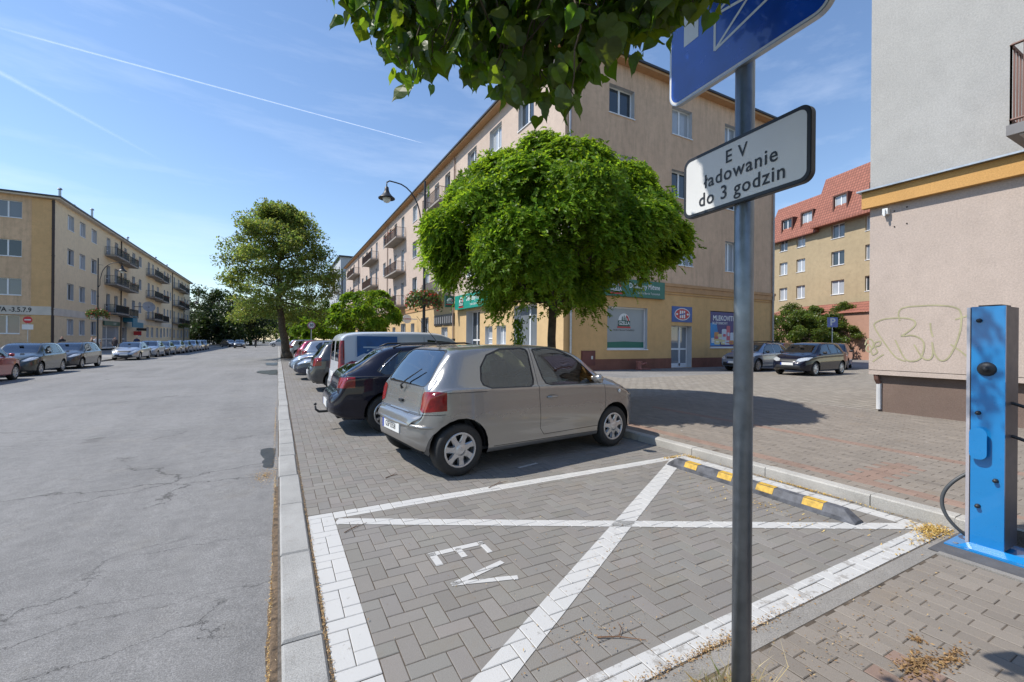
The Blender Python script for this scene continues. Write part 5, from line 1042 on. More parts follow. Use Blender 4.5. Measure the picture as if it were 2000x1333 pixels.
def big_tree(name, label, x, y, h, rx, zb, mat, seed, n_cl=90, per=150, size=.22, tr=.3, lean=(0, 0), cat='tree', group=None, shape=None, cl=.9, trunk=True):
    r = np.random.default_rng(seed); root = empty(name, (x, y, 0), 0, label, cat, group); R_ = random.Random(seed)
    g = MB(); fork = zb+(h-zb)*.18; lx, ly = lean; limb(g, (0, 0, -.05), (lx, ly, fork), tr, tr*.62, .08, 6, seed); g.tube([(0, 0, -.05), (lx*.05, 0, .5)], [tr*1.5, tr*1.02], 10)
    C = []
    for k in range(n_cl):
        t = r.random()**.8; a = r.uniform(0, 2*pi); z = zb+(h-zb)*t; f = (math.sin(pi*min(1, (t*.86+.14)))**.7) if shape is None else shape(t); q = r.random()**.45
        C.append((lx+rx*f*q*cos(a)*(1+.18*sin(3*a+seed)), ly+rx*f*q*sin(a), z-.3*q, cl*r.uniform(.6, 1.25)))
    C = np.array(C)
    if trunk:
        top = limb(g, (lx, ly, fork), (lx*1.1, ly, zb+(h-zb)*.85), tr*.6, .04, .3, 8, seed+1)
        for k in range(0, n_cl, max(1, n_cl//26)):
            c = C[k]; st = top[min(len(top)-1, int(max(0, (c[2]-fork)/(h-fork))*len(top)*.75))] if c[2] > fork+.8 else Vector((lx, ly, fork*.98)); limb(g, st, c[:3], tr*.24, .015, .35, 6, k)
        g.build('trunk', bark, root, smooth=True)
    n = per; P = []; T = []
    for c in C:
        m = int(n*c[3]/cl); q = rand_dirs(r, m)*(r.random((m, 1))**.45)*c[3]*np.array([1.15, 1.15, .72]); P.append(q+c[:3]); T.append(np.full(m, r.uniform(.7, 1.35))*r.uniform(.75, 1.25, m))
    P = np.concatenate(P); T = np.concatenate(T); Nn = np.tile([0, 0, 1.0], (len(P), 1)); V_ = leaf_quads(P, size, r, aspect=.62, nrm=Nn, droop=.3)
    link('crown', quads_mesh('crown', V_, mat, 4, np.stack([T*r.uniform(.8, 1.35, len(T)), T, T*.85], 1)), root); return root
lin = big_tree('linden_tree', 'tall old linden tree with slanting dark trunk at the road edge', .62, 38.4, 11.9, 3.75, 3.0, linden_leaf, 21, 330, 170, .19, .33, (-.6, 0), group=None, cl=.70, shape=lambda t: math.sqrt(max(.02, 1-((t-.36)/.66)**2)))
# woods at the end of the street: every tree its own
def at(x, D): 
    r_ = (x-1000)/850.; return ((.4736+.8807*r_)*D, (.8807-.4736*r_)*D)
far = [(388, 125, 16, 6.5, 0, 2), (425, 118, 14.5, 6, 0, 2), (462, 112, 13, 6, 0, 2), (490, 108, 10, 5, 0, 1.5), (515, 150, 13, 6, 1, 2), (540, 160, 12, 6, 1, 2), (575, 140, 13.5, 6, 1, 2), (603, 150, 15, 7, 1, 2), (632, 135, 14, 5, 1, 2), (360, 150, 15, 7, 0, 1.5), (405, 165, 15, 7, 0, 1.5), (455, 170, 14, 7, 0, 1.5), (500, 185, 14, 8, 0, 1), (555, 190, 14, 8, 0, 1), (590, 190, 14, 8, 0, 1), (445, 100, 6, 3.4, 0, .8), (398, 112, 7, 3.5, 0, .6)]
fl = ['tall dark tree right beside the end of the yellow block', 'second dark tree from the yellow block, at the street end', 'third dark tree, behind the grey street light', 'fourth dark tree, lower, left of the old linden crown', 'light green tree in the gap left of the linden trunk', 'light green tree right behind the linden trunk', 'pale green tree right of the linden trunk', 'broad tree above the far red parked cars', 'pale tree in front of the grey far block', 'dark tree partly hidden by the end of the yellow block', 'dark tree in the second row behind the street light', 'dark tree in the second row left of the linden', 'farthest dark tree low over the road end', 'farthest tree straight behind the linden trunk', 'farthest tree behind the speed sign', 'low round bush below the dark trees', 'low bush at the foot of the yellow block end']
for k, (fx, D, h, rx, mi, zb) in enumerate(far):
    X_, Y_ = at(fx, D); big_tree('street_tree' if h > 8 else 'bush', fl[k], X_, Y_, h, rx, zb, dark_leaf if mi == 0 else mid_leaf, 50+k, 42, 95, .62, .3, group='trees closing the street' if h > 8 else None, cl=1.9, trunk=h > 8, cat='tree' if h > 8 else 'bush')
far2 = [('bush', 1566, 40, 4.6, 2.6, 'low spreading bush left of the parking sign, next to the gable end'), ('bush', 1622, 41, 4.4, 2.7, 'dense bush directly behind the blue parking sign'), ('bush', 1545, 42, 5.2, 2.9, 'leafy green bush between the pinkish gable and the dark hatchback'), ('bush', 1590, 44, 5.3, 2.9, 'leafy bush behind the roof of the dark hatchback'), ('small_tree', 1648, 42, 5.4, 2.6, 'small loose tree beside the blue parking sign'), ('small_tree', 1668, 45, 5.8, 2.6, 'small tree behind the parking sign by the beige house')]
for k, (nm, fx, D, h, rx, lb_) in enumerate(far2):
    X_, Y_ = at(fx, D); big_tree(nm, lb_, X_, Y_, h, rx, .3 if nm == 'bush' else 1.1, mid_leaf, 90+k, 60, 230, .17, .08, cat='bush' if nm == 'bush' else 'tree', cl=.55, trunk=True)

# linden branches overhead: whole tree stands right of the camera, its twigs hang into the view
def linden_leaf_template():
    half = [(0, 0), (.30, -.10), (.50, .12), (.52, .38), (.36, .68), (.14, .92), (0, 1.12)]
    spine = [(0, 0), (0, .25), (0, .5), (0, .75), (0, 1.12)]
    return half
def hang_leaves(name, base, dirs, size, r, mat, parent):
    N = len(base); H_ = [(0, .02), (.15, -.075), (.32, -.06), (.46, .06), (.52, .20), (.55, .34), (.50, .50), (.40, .66), (.27, .80), (.14, .92), (.05, 1.04), (0, 1.2)]
    tpl = list(H_)+[(-x_, y_) for x_, y_ in H_[1:-1][::-1]]; nv = len(tpl); tpl = np.array(tpl+[(0, .22), (0, .50), (0, .80)])
    d = dirs/np.linalg.norm(dirs, axis=1)[:, None]; q = rand_dirs(r, N); e = q-(q*d).sum(1)[:, None]*d; e /= np.linalg.norm(e, axis=1)[:, None]; nn = np.cross(d, e)
    s = size*r.uniform(.5, 1.25, N); fold = r.uniform(.05, .6, N); curl = r.uniform(-.2, .6, N); tw = r.uniform(-.25, .25, N); ph = r.uniform(0, 6, N); asp = r.uniform(.8, 1.05, N)
    Vv = np.zeros((N, nv+3, 3))
    for k in range(nv+3):
        x_, y_ = tpl[k]; z_ = fold*abs(x_)-curl*y_*y_*.45+tw*x_*y_+.05*np.sin(7*y_+ph)*(abs(x_) > .2)
        Vv[:, k] = base+e*(x_*s*asp)[:, None]+d*(y_*s)[:, None]+nn*(z_*s)[:, None]
    a, b, c = nv, nv+1, nv+2; m_ = [(k, nv-k) for k in range(12)]
    F = [(0, 1, 2, a), (a, 2, 3), (a, 3, 4), (a, 4, 5, b), (b, 5, 6), (b, 6, 7), (b, 7, 8, c), (c, 8, 9), (c, 9, 10, 11)]
    F += [tuple((nv-k) if 0 < k < 11 else k for k in f)[::-1] for f in F]
    t = r.uniform(.7, 1.3, N); return link(name, quads_mesh(name, Vv, mat, nv+3, np.stack([t*r.uniform(.8, 1.3, N), t, t*.9], 1), F), parent)
r = np.random.default_rng(77); R_ = random.Random(77)
LT = empty('linden_tree', (2.75, -1.15, 0), 0, 'linden branches with heart-shaped leaves hanging in at the top of the view', 'tree')
near_leaf = leafmat('near_linden_leaf', (.045, .078, .018), (.22, .38, .02), .42)
g = MB(); O = Vector((2.75, -1.15, 0)); limb(g, (0, 0, 0), (-.15, .1, 2.6), .17, .13, .05, 6, 1); limb(g, (-.15, .1, 2.5), (-1.1, 1.7, 4.1), .09, .04, .1, 8, 2); limb(g, (-.15, .1, 2.6), (-.3, .3, 6), .11, .03, .2, 8, 3); limb(g, (-.4, .5, 2.9), (-2.1, 1.2, 4.3), .06, .02, .15, 8, 4); limb(g, (-.15, .1, 2.6), (1.0, 1.3, 4.8), .07, .02, .15, 8, 5)
fw = np.array([.4736, .8807]); rt = np.array([.8807, -.4736])
LB_, LD_ = [], []
# lower fringe of the crown, height given per bearing (metres); twigs end in hanging leaves
fringe = [(-.40, 2.44), (-.36, 2.42), (-.34, 2.26), (-.30, 2.28), (-.265, 2.17), (-.24, 2.12), (-.215, 2.10), (-.19, 2.20), (-.15, 2.26), (-.11, 2.16), (-.06, 2.16), (-.02, 2.10), (.03, 2.13), (.07, 2.09), (.10, 2.05), (.13, 2.08), (.17, 2.17), (.21, 2.18), (.25, 2.22), (.29, 2.28), (.33, 2.30), (.37, 2.26), (.42, 2.29), (.47, 2.34), (.52, 2.36), (.57, 2.38), (.63, 2.47), (.70, 2.56), (.8, 2.55)]
for k in range(185):
    ang = r.uniform(-.315, .60) if k < 150 else r.uniform(.30, .50); i = min(len(fringe)-2, max(0, int(np.searchsorted([f[0] for f in fringe], ang))-1)); f0, f1 = fringe[i], fringe[i+1]; zb0 = f0[1]+(f1[1]-f0[1])*(ang-f0[0])/(f1[0]-f0[0])
    D = r.uniform(1.12, 1.5); slope = (zb0+.05-1.52)/1.2; zlow = 1.52+slope*D; zlow += abs(r.normal(0, .13)) if k % 3 else 0
    if .36 < ang < .8: D = 1.08+(D-1.12)*.45
    p = fw*D+rt*(ang*D); zt = 1.52+.86*D+r.uniform(.0, .3); st = Vector((p[0]+r.normal(0, .15), p[1]+r.normal(0, .15), zt)); en = Vector((p[0], p[1], zlow+.07)); 
    if zt < zlow: continue
    P = []; n = 7
    for j in range(n+1): t = j/n; q = st.lerp(en, t)+Vector((R_.uniform(-.03, .03), R_.uniform(-.03, .03), 0)); P.append(q)
    g.tube([q-O for q in P], [.0045-.003*j/n for j in range(n+1)], 4)
    L_ = max(4, int((zt-zlow)/.022))
    for j in range(L_):
        t = r.random()**.8 if j else 1.0; q = st.lerp(en, t); LB_.append((q.x+r.normal(0, .035), q.y+r.normal(0, .035), q.z+r.normal(0, .02))); dd = r.normal(0, .55, 3); dd[2] = -1.0; LD_.append(dd)
# crown above and beside the view, plus unseen leaves added to shade the sign
for k in range(7400):
    if k < 1900: D = r.uniform(.2, 1.7); ang = r.uniform(-.5, .75); p = fw*D+rt*(ang*max(D, .8)); z = 1.52+.93*D+r.uniform(.12, 1.2)
    else: kk = r.uniform(.6, 2.1); s0 = r.uniform(2.0, 3.2); p = np.array([1.57-.70*kk, 1.072+.27*kk])+r.normal(0, .20, 2); Dq = p[0]*.4736+p[1]*.8807; z = max(s0+kk, 1.52+.84*max(Dq, .3)+r.uniform(.0, .3))
    lx_, ly_ = p[0]+.70*z, p[1]-.27*z; Dl = lx_*.4736+ly_*.8807
    if Dl > 1.9 and (lx_*.8807-ly_*.4736)/Dl < 1.22: continue   # keep the sunlit pavement free
    LB_.append((p[0], p[1], z)); dd = r.normal(0, .7, 3); dd[2] -= .8; LD_.append(dd)
for k in range(170):   # sparse loose leaves added out of view to dapple the charging post
    kk = r.uniform(3.1, 3.6); q0 = np.array([4.55, 1.2+r.uniform(-.12, .12), r.uniform(.95, 1.9)]); LB_.append((q0[0]-.70*kk+r.normal(0, .05), q0[1]+.27*kk+r.normal(0, .05), q0[2]+kk)); dd = r.normal(0, .7, 3); dd[2] -= .8; LD_.append(dd)
Bs = np.array(LB_)-np.array(O); trunk_o = g.build('trunk', bark, LT, smooth=True)
hang_leaves('crown', Bs, np.array(LD_), .050, r, near_leaf, LT)
# ================================================================ STREET FURNITURE
# sign pole with the big blue parking sign and the white plate
pole_m = simple('pole_zinc', (.20, .225, .25), .38, .65, .22, 14, bmp=.1, bs=40)
SP = empty('sign_pole', (1.63, 1.077, 0), 0, 'grey galvanised round pole carrying the parking signs, nearest to the viewer', 'pole')
g = MB(); g.tube([(-.012, 0, -.1), (-.012, 0, 3.45)], .035, 40); SP.rotation_euler = (0, radians(-.2), 0); g.lathe([(.035, 0), (.03, .015), (.001, .02)], (-.012, 0, 3.45), 24); g.build('pole', pole_m, SP, smooth=True)
g = MB(); 
for z in (2.14, 2.24, 2.8, 3.1): g.lathe([(.037, -.016), (.040, -.016), (.040, .016), (.037, .016)], (-.012, 0, z), 24); g.box(-.052, -.04, -.02, .02, z-.012, z+.012)
g.build('clamp', zinc, SP)
def signM(x, y, z, rot):   # text frame facing -x, x axis of text runs toward -y ; rot in degrees about z
    a = radians(-90+rot); return wallM(x, y, z, a)
A = signM(1.565, 1.072, 2.192, -4)
def slab(mb, M, poly, t, m):
    n = len(poly); vs = [M @ Vector((x, y, 0)) for x, y in poly]+[M @ Vector((x, y, -t)) for x, y in poly]; mb.add(vs, [tuple(range(n)), tuple(range(2*n-1, n-1, -1))]+[(i, n+i, n+(i+1) % n, (i+1) % n) for i in range(n)], m)
wsign = simple('reflective_white', (.66, .66, .65), .4, var=.04, vs=4); bsign = simple('reflective_blue', (.006, .06, .36), .25, var=.25, vs=5, coat=.6)
def ring(mb, M, o, i, z, m):
    n = len(o); mb.add([M @ Vector((x, y, z)) for x, y in o]+[M @ Vector((x, y, z)) for x, y in i], [(k, (k+1) % n, n+(k+1) % n, n+k) for k in range(n)], m)
g = MB(); W_, H_ = .273, .130; slab(g, A, rrect(-W_, W_, -H_, H_, .035, 8), .022, 1); flat(g, A, rrect(-W_+.006, W_-.006, -H_+.006, H_-.006, .030, 8), .0012, 0); ring(g, A, rrect(-W_+.002, W_-.002, -H_+.002, H_-.002, .034, 8), rrect(-W_+.014, W_-.014, -H_+.014, H_-.014, .026, 8), .0020, 1)
for s_, yy, sz, dx in (('E V', .065, .071, -.01), ('ładowanie', .0, .077, .0), ('do 3 godzin', -.071, .077, .0)): put_text(g, s_, sz, A @ Matrix.Translation((dx, yy, .0028)), 1, bold=.012, sx=.92, spacing=1.12)
tag(g.build('sign', [wsign, simple('sign_black', (.012, .012, .013), .45)]), 'white rectangular plate reading EV ładowanie do 3 godzin, on the near pole', 'sign')
B = signM(1.565, 1.085, 2.945, -4)
g = MB(); W_, H_ = .352, .352; slab(g, B, rrect(-W_, W_, -H_, H_, .06, 8), .022, 2); flat(g, B, rrect(-W_+.004, W_-.004, -H_+.004, H_-.004, .057, 8), .0010, 0); flat(g, B, rrect(-W_+.013, W_-.013, -H_+.013, H_-.013, .049, 8), .0018, 1)
put_text(g, 'P', .56, B @ Matrix.Translation((-.16, .075, .0026)), 0, bold=.035, sx=.85)
def bar(mb, M, a, b, w, z, m): mb.add([M @ Vector((x, y, z)) for x, y in seg(a[0], a[1], b[0], b[1], w)], [(0, 1, 2, 3)], m)
q = [(-.10, -.24), (.30, -.10), (.30, .20), (-.10, .02)]
q = [(-.10, -.225), (.25, -.15), (.25, .03), (-.10, -.08)]
for i, (a, b) in enumerate([(q[0], q[1]), (q[1], q[2]), (q[2], q[3]), (q[3], q[0]), (q[0], q[2]), (q[1], q[3])]): bar(g, B, a, b, .011, .0026+.0001*i, 0)
tag(g.build('sign', [wsign, bsign, zinc]), 'large blue square parking sign cut by the top edge, above the white plate', 'sign')

# charging post
cb = simple('charger_blue', (.008, .19, .47), .3, var=.06, vs=3, coat=.5); cg = simple('charger_graphite', (.075, .075, .09), .45, .3, var=.1, vs=4); alu = simple('charger_aluminium', (.55, .52, .55), .35, .5, var=.05)
CP = empty('charging_post', (4.56, 1.15, 0), 0, 'tall blue electric vehicle charging post with graphite sides', 'charging post')
# local: front face at x=0 facing -x, y from +.11 (left in view) to -.09
g = MB(); g.box(.012, .285, -.085, .105, .045, 1.80); g.build('body', cg, CP)
g = MB(); g.add([(x, y, z) for x, y in [(-.006, .088), (-.006, -.087), (.0125, -.087), (.0125, .088)] for z in (.045, 1.803)], [(0, 1, 3, 2), (2, 3, 5, 4), (4, 5, 7, 6), (6, 7, 1, 0), (1, 7, 5, 3)]); 
g.tube([(-.0062, .0875, .05), (-.0062, .0875, 1.79)], .0015, 4, 1); g.build('front_panel', [cb, trim], CP)
g = MB(); g.box(-.004, .03, .093, .112, .04, 1.80); g.build('side_trim', alu, CP)
g = MB(); g.box(-.001, .012, .0885, .0925, .04, 1.80); g.build('seam', trim, CP)
g = MB(); g.box(.03, .22, -.06, .06, 1.801, 1.815); g.build('top_lid', trim, CP)
g = MB(); g.lathe([(.001, -.052), (.014, -.052), (.016, -.045), (.016, -.03), (.038, -.028), (.046, -.020), (.052, -.006), (.052, .0)], (-.001, .005, 1.345), 24, 'x'); g.build('socket', trim, CP, smooth=True)
for k_ in range(4): pass
for yy, zz in ((.045, 1.70), (.047, 1.02), (-.045, .545), (.045, .335)):
    g = MB(); g.lathe([(.001, -.032), (.012, -.030), (.014, -.022), (.012, -.015), (.016, -.006), (.016, 0)], (-.002, yy, zz), 14, 'x'); g.build('bolt', trim, CP, smooth=True)
g = MB(); pts = rrect(-.046, .046, -.115, .115, .042, 7); n = len(pts); g.add([(-.05, .037+a, .80+b) for a, b in pts]+[(-.042, .037+a, .80+b) for a, b in pts], [tuple(range(n)), tuple(range(2*n-1, n-1, -1))]+[(i, n+i, n+(i+1) % n, (i+1) % n) for i in range(n)]); g.box(-.043, -.006, .02, .05, .76, .84); g.build('cable_guard', cb, CP)
g = MB(); g.add([(-.10, .20, .022), (-.10, -.62, .022), (.30, -.62, .022), (.30, .20, .022), (-.10, .20, .012), (-.10, -.62, .012), (.30, -.62, .012), (.30, .20, .012)], [(0, 1, 2, 3), (7, 6, 5, 4), (0, 4, 5, 1), (1, 5, 6, 2), (2, 6, 7, 3), (3, 7, 4, 0)])
g.add([(-.006, .089, .05), (-.006, -.30, .05), (-.07, -.36, .023), (-.07, .14, .023)], [(0, 1, 2, 3)]); g.build('base_plate', cb, CP)
g = MB(); 
for yy in (.15, -.45): g.lathe([(.016, .022), (.016, .03), (.001, .034)], (-.05, yy, 0), 6)
g.build('anchor_bolt', zinc, CP)
g = MB(); g.tube([(.02+.08*abs(t)**3, .11+.14*cos(t*pi/2)**.8, .30-.25*t) for t in np.linspace(-1, .97, 26)], .0125, 10); CBL = g.build('charging_cable', simple('cable_rubber', (.07, .075, .08), .5, var=.15), CP, smooth=True)
for zz in (1.10, .86): g = MB(); g.tube([(.15, -.085, zz), (.16, -.20, zz-.04), (.20, -.34, zz-.06)], .012, 8); g.build('charging_cable', trim, CP)
g = MB(); g.box(4.255, 5.2, .56, 1.375, -.1, .012); tag(g.build('charger_footing', simple('dark_footing', (.085, .085, .09), .85, var=.25, vs=6, bmp=.4, bs=60)), kind='structure')
g = MB(); g.box(4.20, 4.254, .4, 1.31, -.1, .018); tag(g.build('edging_strip', MATS['edging_concrete']), kind='structure')

# street lamps with flower baskets
def lamp(name, label, x, y, rz, basket_z=3.35, H=7.85, red=.3, seed=0):
    R0 = empty(name, (x, y, .1), rz, label, 'street lamp', 'old-style street lamps'); g = MB()
    g.lathe([(.16, 0), (.16, .12), (.10, .2), (.09, .9), (.075, 1.0), (.06, 1.1), (.055, 3.5), (.045, 5.2), (.04, H)], n=12); g.lathe([(.06, 0), (.075, .03), (.06, .08)], (0, 0, 4.6), 10); g.lathe([(.045, 0), (.06, .03), (.045, .06)], (0, 0, H-2.2), 10)
    g.build('pole', dark_metal, R0, True)
    g = MB(); P = [(0, 0, H-2.3)]+[(-.12-.0*t, 0, H-2.1+.5*t) for t in (0, 1)]+[(-.16-.95*(1-cos(a)), 0, H-1.6+1.35*sin(a)) for a in np.linspace(.1, pi/2, 8)]+[(-1.35, 0, H-.23), (-1.45, 0, H-.30)]; g.tube(P, .026, 8); g.tube([(0, 0, H-.5), (-.28, 0, H-.52)], .012, 6); g.tube([(-1.45, 0, H-.30), (-1.45, 0, H-.5)], .02, 6); g.build('arm', dark_metal, R0, True)
    g = MB(); g.lathe([(.03, 0), (.07, -.04), (.08, -.14), (.10, -.20), (.12, -.25), (.21, -.36), (.30, -.43), (.30, -.46), (.26, -.44), (.08, -.28)], (-1.45, 0, H-.45), 22); g.build('lamp_shade', dark_metal, R0, True)
    g = MB(); g.lathe([(.15, 0), (.14, -.08), (.10, -.15), (.001, -.19)], (-1.45, 0, H-.88), 16); g.build('lamp_glass', simple('pale_glass', (.62, .64, .62), .15, var=.05), R0, True)
    if basket_z:
        r = np.random.default_rng(seed); n = 1500; a = r.uniform(0, 2*pi, n); q = .12+.58*r.random(n)**.5; z = basket_z+(1-q/.75)*.25+r.normal(0, .09, n)-.32*(q > .55)*r.random(n); P = np.stack([q*np.cos(a), q*np.sin(a), z], 1)
        fl_ = r.random(n) < red; T = np.where(fl_[:, None], np.array([[3.6, .45, .35]]), np.array([[.75, 1.15, .25]]))*r.uniform(.6, 1.3, (n, 1)); g = MB(); g.lathe([(.06, -.25), (.5, -.12), (.6, .0)], (0, 0, basket_z), 14); b_ = g.build('flower_basket', simple('basket_green', (.05, .06, .04), .8), R0); link('flowers', quads_mesh('flowers', leaf_quads(P, .12, r, aspect=.6), gen_leaf, 4, T), b_)
    return R0
lamp('street_lamp', 'black curved-arm street lamp with flower basket above the van roof', 4.95, 16.4, 0, 3.02, 7.55, .22, 1)
lamp('street_lamp', 'second street lamp, smaller, before the pinkish block far end', 4.9, 40.5, 0, 0, 7.4, .3, 2)
lamp('street_lamp', 'street lamp with dark flower basket before the yellow block', -12.4, 45.2, pi, 3.3, 7.6, .15, 3)
lamp('street_lamp', 'far street lamp with basket near the end of the yellow block', -12.4, 80.5, pi, 3.3, 7.6, .1, 4)
SLt = empty('street_light', (-15.9, 139, 0), 0, 'tall plain grey street light in front of the dark trees', 'street light'); g = MB(); g.tube([(0, 0, 0), (0, 0, 8.6), (.5, -.2, 9.0), (1.7, -.6, 9.15)], [.11, .08, .07, .06], 8); g.build('pole', zinc, SLt); g = MB(); g.box(1.5, 2.5, -.8, -.5, 9.08, 9.2); g.build('lamp_head', simple('pale_grey', (.5, .5, .5), .5), SLt)

# round 30 sign, small blue signs, P sign
def post_sign(name, label, x, y, poly, z, mats_, extra=None, h=None, rz=None, pm=None):
    R0 = empty(name, (x, y, 0), 0, label, 'sign'); g = MB(); g.tube([(0, 0, 0), (0, 0, h or z+.3)], .03, 8); g.build('pole', pm or zinc, R0)
    M = Matrix.Translation((0, -.04, z)) @ Matrix(((1, 0, 0, 0), (0, 0, -1, 0), (0, 1, 0, 0), (0, 0, 0, 1)));
    if rz: M = Matrix.Rotation(rz, 4, 'Z') @ M
    g = MB(); slab(g, M, poly, .02, 0)
    if extra: extra(g, M)
    g.build('plate', mats_, R0); return R0
def ex30(g, M): flat(g, M, ellipse(0, 0, .20, .20, 24), .003, 1); put_text(g, '30', .27, M @ Matrix.Translation((0, 0, .006)), 2, bold=.03)
post_sign('road_sign', 'round white 30 speed limit sign between the linden and the globe trees', 2.1, 34.3, ellipse(0, 0, .27, .27, 24), 2.52, [simple('faded_red', (.35, .10, .16), .5), wsign, trim], ex30)
def exP(g, M): put_text(g, 'P', .62, M @ Matrix.Translation((0, 0, .004)), 1, bold=.03)
px2, py2 = at(1625, 27.5)
post_sign('road_sign', 'blue square P parking sign behind the dark hatchback', px2, py2, rrect(-.31, .31, -.31, .31, .05, 4), 2.88, [bsign, wsign], exP, rz=radians(-35))
px3, py3 = at(565, 62)
post_sign('road_sign', 'small blue and white sign right of the linden trunk', px3, py3, rrect(-.5, .5, -.55, .55, .05, 4), 3.0, [bsign, wsign], lambda g, M: flat(g, M, [(-.3, -.25), (.3, -.25), (.3, .1), (-.3, .1)], .004, 1))
px3, py3 = at(420, 118); g = empty('road_sign', (px3, py3, 0), 0, 'wide pale direction board under the dark trees at the street end', 'sign'); m_ = MB(); m_.box(-1.6, 1.6, -.05, .05, 2.3, 3.7); m_.build('plate', simple('board_pale', (.5, .55, .62), .5), g); m_ = MB(); m_.tube([(1.3, .1, 0), (1.3, .1, 3.6)], .08, 6); m_.build('pole', trim, g)
px3, py3 = at(389, 110); post_sign('road_sign', 'small triangular sign at the end of the row of parked cars', px3, py3, [(-.5, -.4), (.5, -.4), (0, .5)], 2.3, [simple('back_grey', (.4, .42, .44), .5)])
px3, py3 = at(54, 38); R0 = post_sign('road_sign', 'no entry sign with white plate on the pavement before the yellow gable', px3, py3, ellipse(0, 0, .3, .3, 20), 3.0, [redm, wsign], lambda g, M: (flat(g, M, [(-.2, -.05), (.2, -.05), (.2, .05), (-.2, .05)], .004, 1), slab(g, M @ Matrix.Translation((0, -.62, 0)), [(-.35, -.22), (.35, -.22), (.35, .22), (-.35, .22)], .02, 1)))

# dry grass at the pole foot
def grass(name, label, cx, cy, rx, ry, n, h, cols, seed, cat='grass'):
    r = np.random.default_rng(seed); a = r.uniform(0, 2*pi, n); q = np.sqrt(r.random(n)); P = np.stack([cx+rx*q*np.cos(a), cy+ry*q*np.sin(a), np.zeros(n)], 1); d = r.normal(0, .38, (n, 3)); d[:, 2] = 1; d /= np.linalg.norm(d, axis=1)[:, None]
    hh = (h*r.uniform(.3, 1.15, n))[:, None]; w = rand_dirs(r, n); w[:, 2] = 0; w *= .0016; bend = r.normal(0, .25, (n, 3))*hh; bend[:, 2] = 0
    Vv = np.stack([P-w, P+w, P+d*hh*.6+w*.8, P+d*hh+bend, P+d*hh*.6-w*.8], 1); c = np.array(cols)[r.integers(0, len(cols), n)]*r.uniform(.7, 1.2, (n, 1))
    return tag(link(name, quads_mesh(name, Vv, dry_m, 5, c), None), label, cat, kind='stuff')
grass('grass', 'tuft of dry yellow and green grass around the foot of the near pole', 1.60, 1.17, .26, .10, 1500, .10, [(.42, .33, .14), (.36, .26, .10), (.14, .20, .04), (.5, .42, .22)], 1)
grass('grass', 'tall dry seed stalks left of the near pole foot', 1.62, 1.17, .34, .08, 90, .24, [(.55, .46, .26), (.5, .4, .2)], 2)
litter('dry_leaves', 'brown dead leaves caught in the grass at the near pole', [(1.62, 1.18, .01, .26, .10, 900)], .014, [(.36, .20, .08), (.48, .30, .12), (.22, .12, .06)], dry_m, 14)

# ================================================================ OTHER VEHICLES
def stretch(p, sx, sz=1.0, **k):
    q = dict(p); f = lambda L: [(a*sx, b) for a, b in L]; fz = lambda L: [(a*sx, b*sz) for a, b in L]
    for kk in ('wid', 'wr'): q[kk] = f(p[kk])
    for kk in ('top', 'belt'): q[kk] = fz(p[kk])
    q['bot'] = f(p['bot'])
    q.update(L=p['L']*sx, H=p['H']*sz); q.update(k); return q
S5 = dict(L=4.0, W=1.68, H=1.48, rw=.305, wheels=(.72, 3.18), bz=.93, seat_f=1.75, seat_r=.95, dash=2.55,
    top=[(0, .60), (.04, .68), (.10, .72), (.14, .95), (.22, 1.05), (.42, 1.32), (.52, 1.41), (.9, 1.46), (1.7, 1.48), (2.2, 1.45), (2.45, 1.38), (2.8, 1.16), (3.08, 1.0), (3.4, .93), (3.7, .83), (3.88, .70), (3.96, .6), (4.0, .48)],
    belt=[(0, .52), (.12, .70), (.2, .92), (.6, .96), (2, .93), (2.8, .90), (3.2, .86), (3.6, .76), (3.85, .62), (4.0, .44)], bot=[(0, .36), (.2, .26), (.5, .22), (3.4, .20), (3.8, .23), (4, .33)],
    wid=[(0, .68), (.06, .82), (.16, .92), (.4, .98), (.8, 1), (3.1, 1), (3.5, .95), (3.8, .82), (3.93, .66), (4.0, .5)], wr=[(0, .6), (.15, .74), (.5, .70), (1.2, .74), (2.2, .73), (2.8, .79), (3.3, .80), (3.7, .66), (4, .3)],
    side_win=[[(.72, 1.16), (.80, 1.03), (.98, .99), (1.0, 1.36), (.88, 1.32)], [(1.06, 1.0), (1.72, .985), (1.74, 1.38), (1.60, 1.40), (1.12, 1.385)], [(1.83, 1.39), (1.82, .985), (2.72, .95), (2.74, 1.0), (2.42, 1.26), (2.2, 1.37), (2.05, 1.40)]],
    wind=[(2.22, -.52), (2.22, .52), (2.5, .57), (2.98, .64), (3.08, .4), (3.1, 0), (3.08, -.4), (2.98, -.64), (2.5, -.57)], wind_x=(2.0, 3.25), rear_win=[(-.52, 1.03), (.52, 1.03), (.46, 1.36), (-.46, 1.36)], rear_x=.75,
    tail=[(.55, .74), (.55, .98), (.9, 1.0), (.9, .76)], tail_x=.32, head=[(.34, .64), (.50, .62), (.74, .70), (.80, .82), (.56, .80), (.38, .74)], head_x=3.42,
    grille=[[(-.36, .62), (.36, .62), (.42, .73), (-.42, .73)], [(-.55, .30), (.55, .30), (.48, .46), (-.48, .46)]], seams=[[(1.78, 1.42), (1.79, .9), (1.77, .35)], [(2.78, .95), (2.80, .6), (2.72, .34)], [(1.0, .95), (1.1, .6), (1.2, .34)]],
    mirror=(2.62, 1.0), plate=(.55, .52), spokes=7)
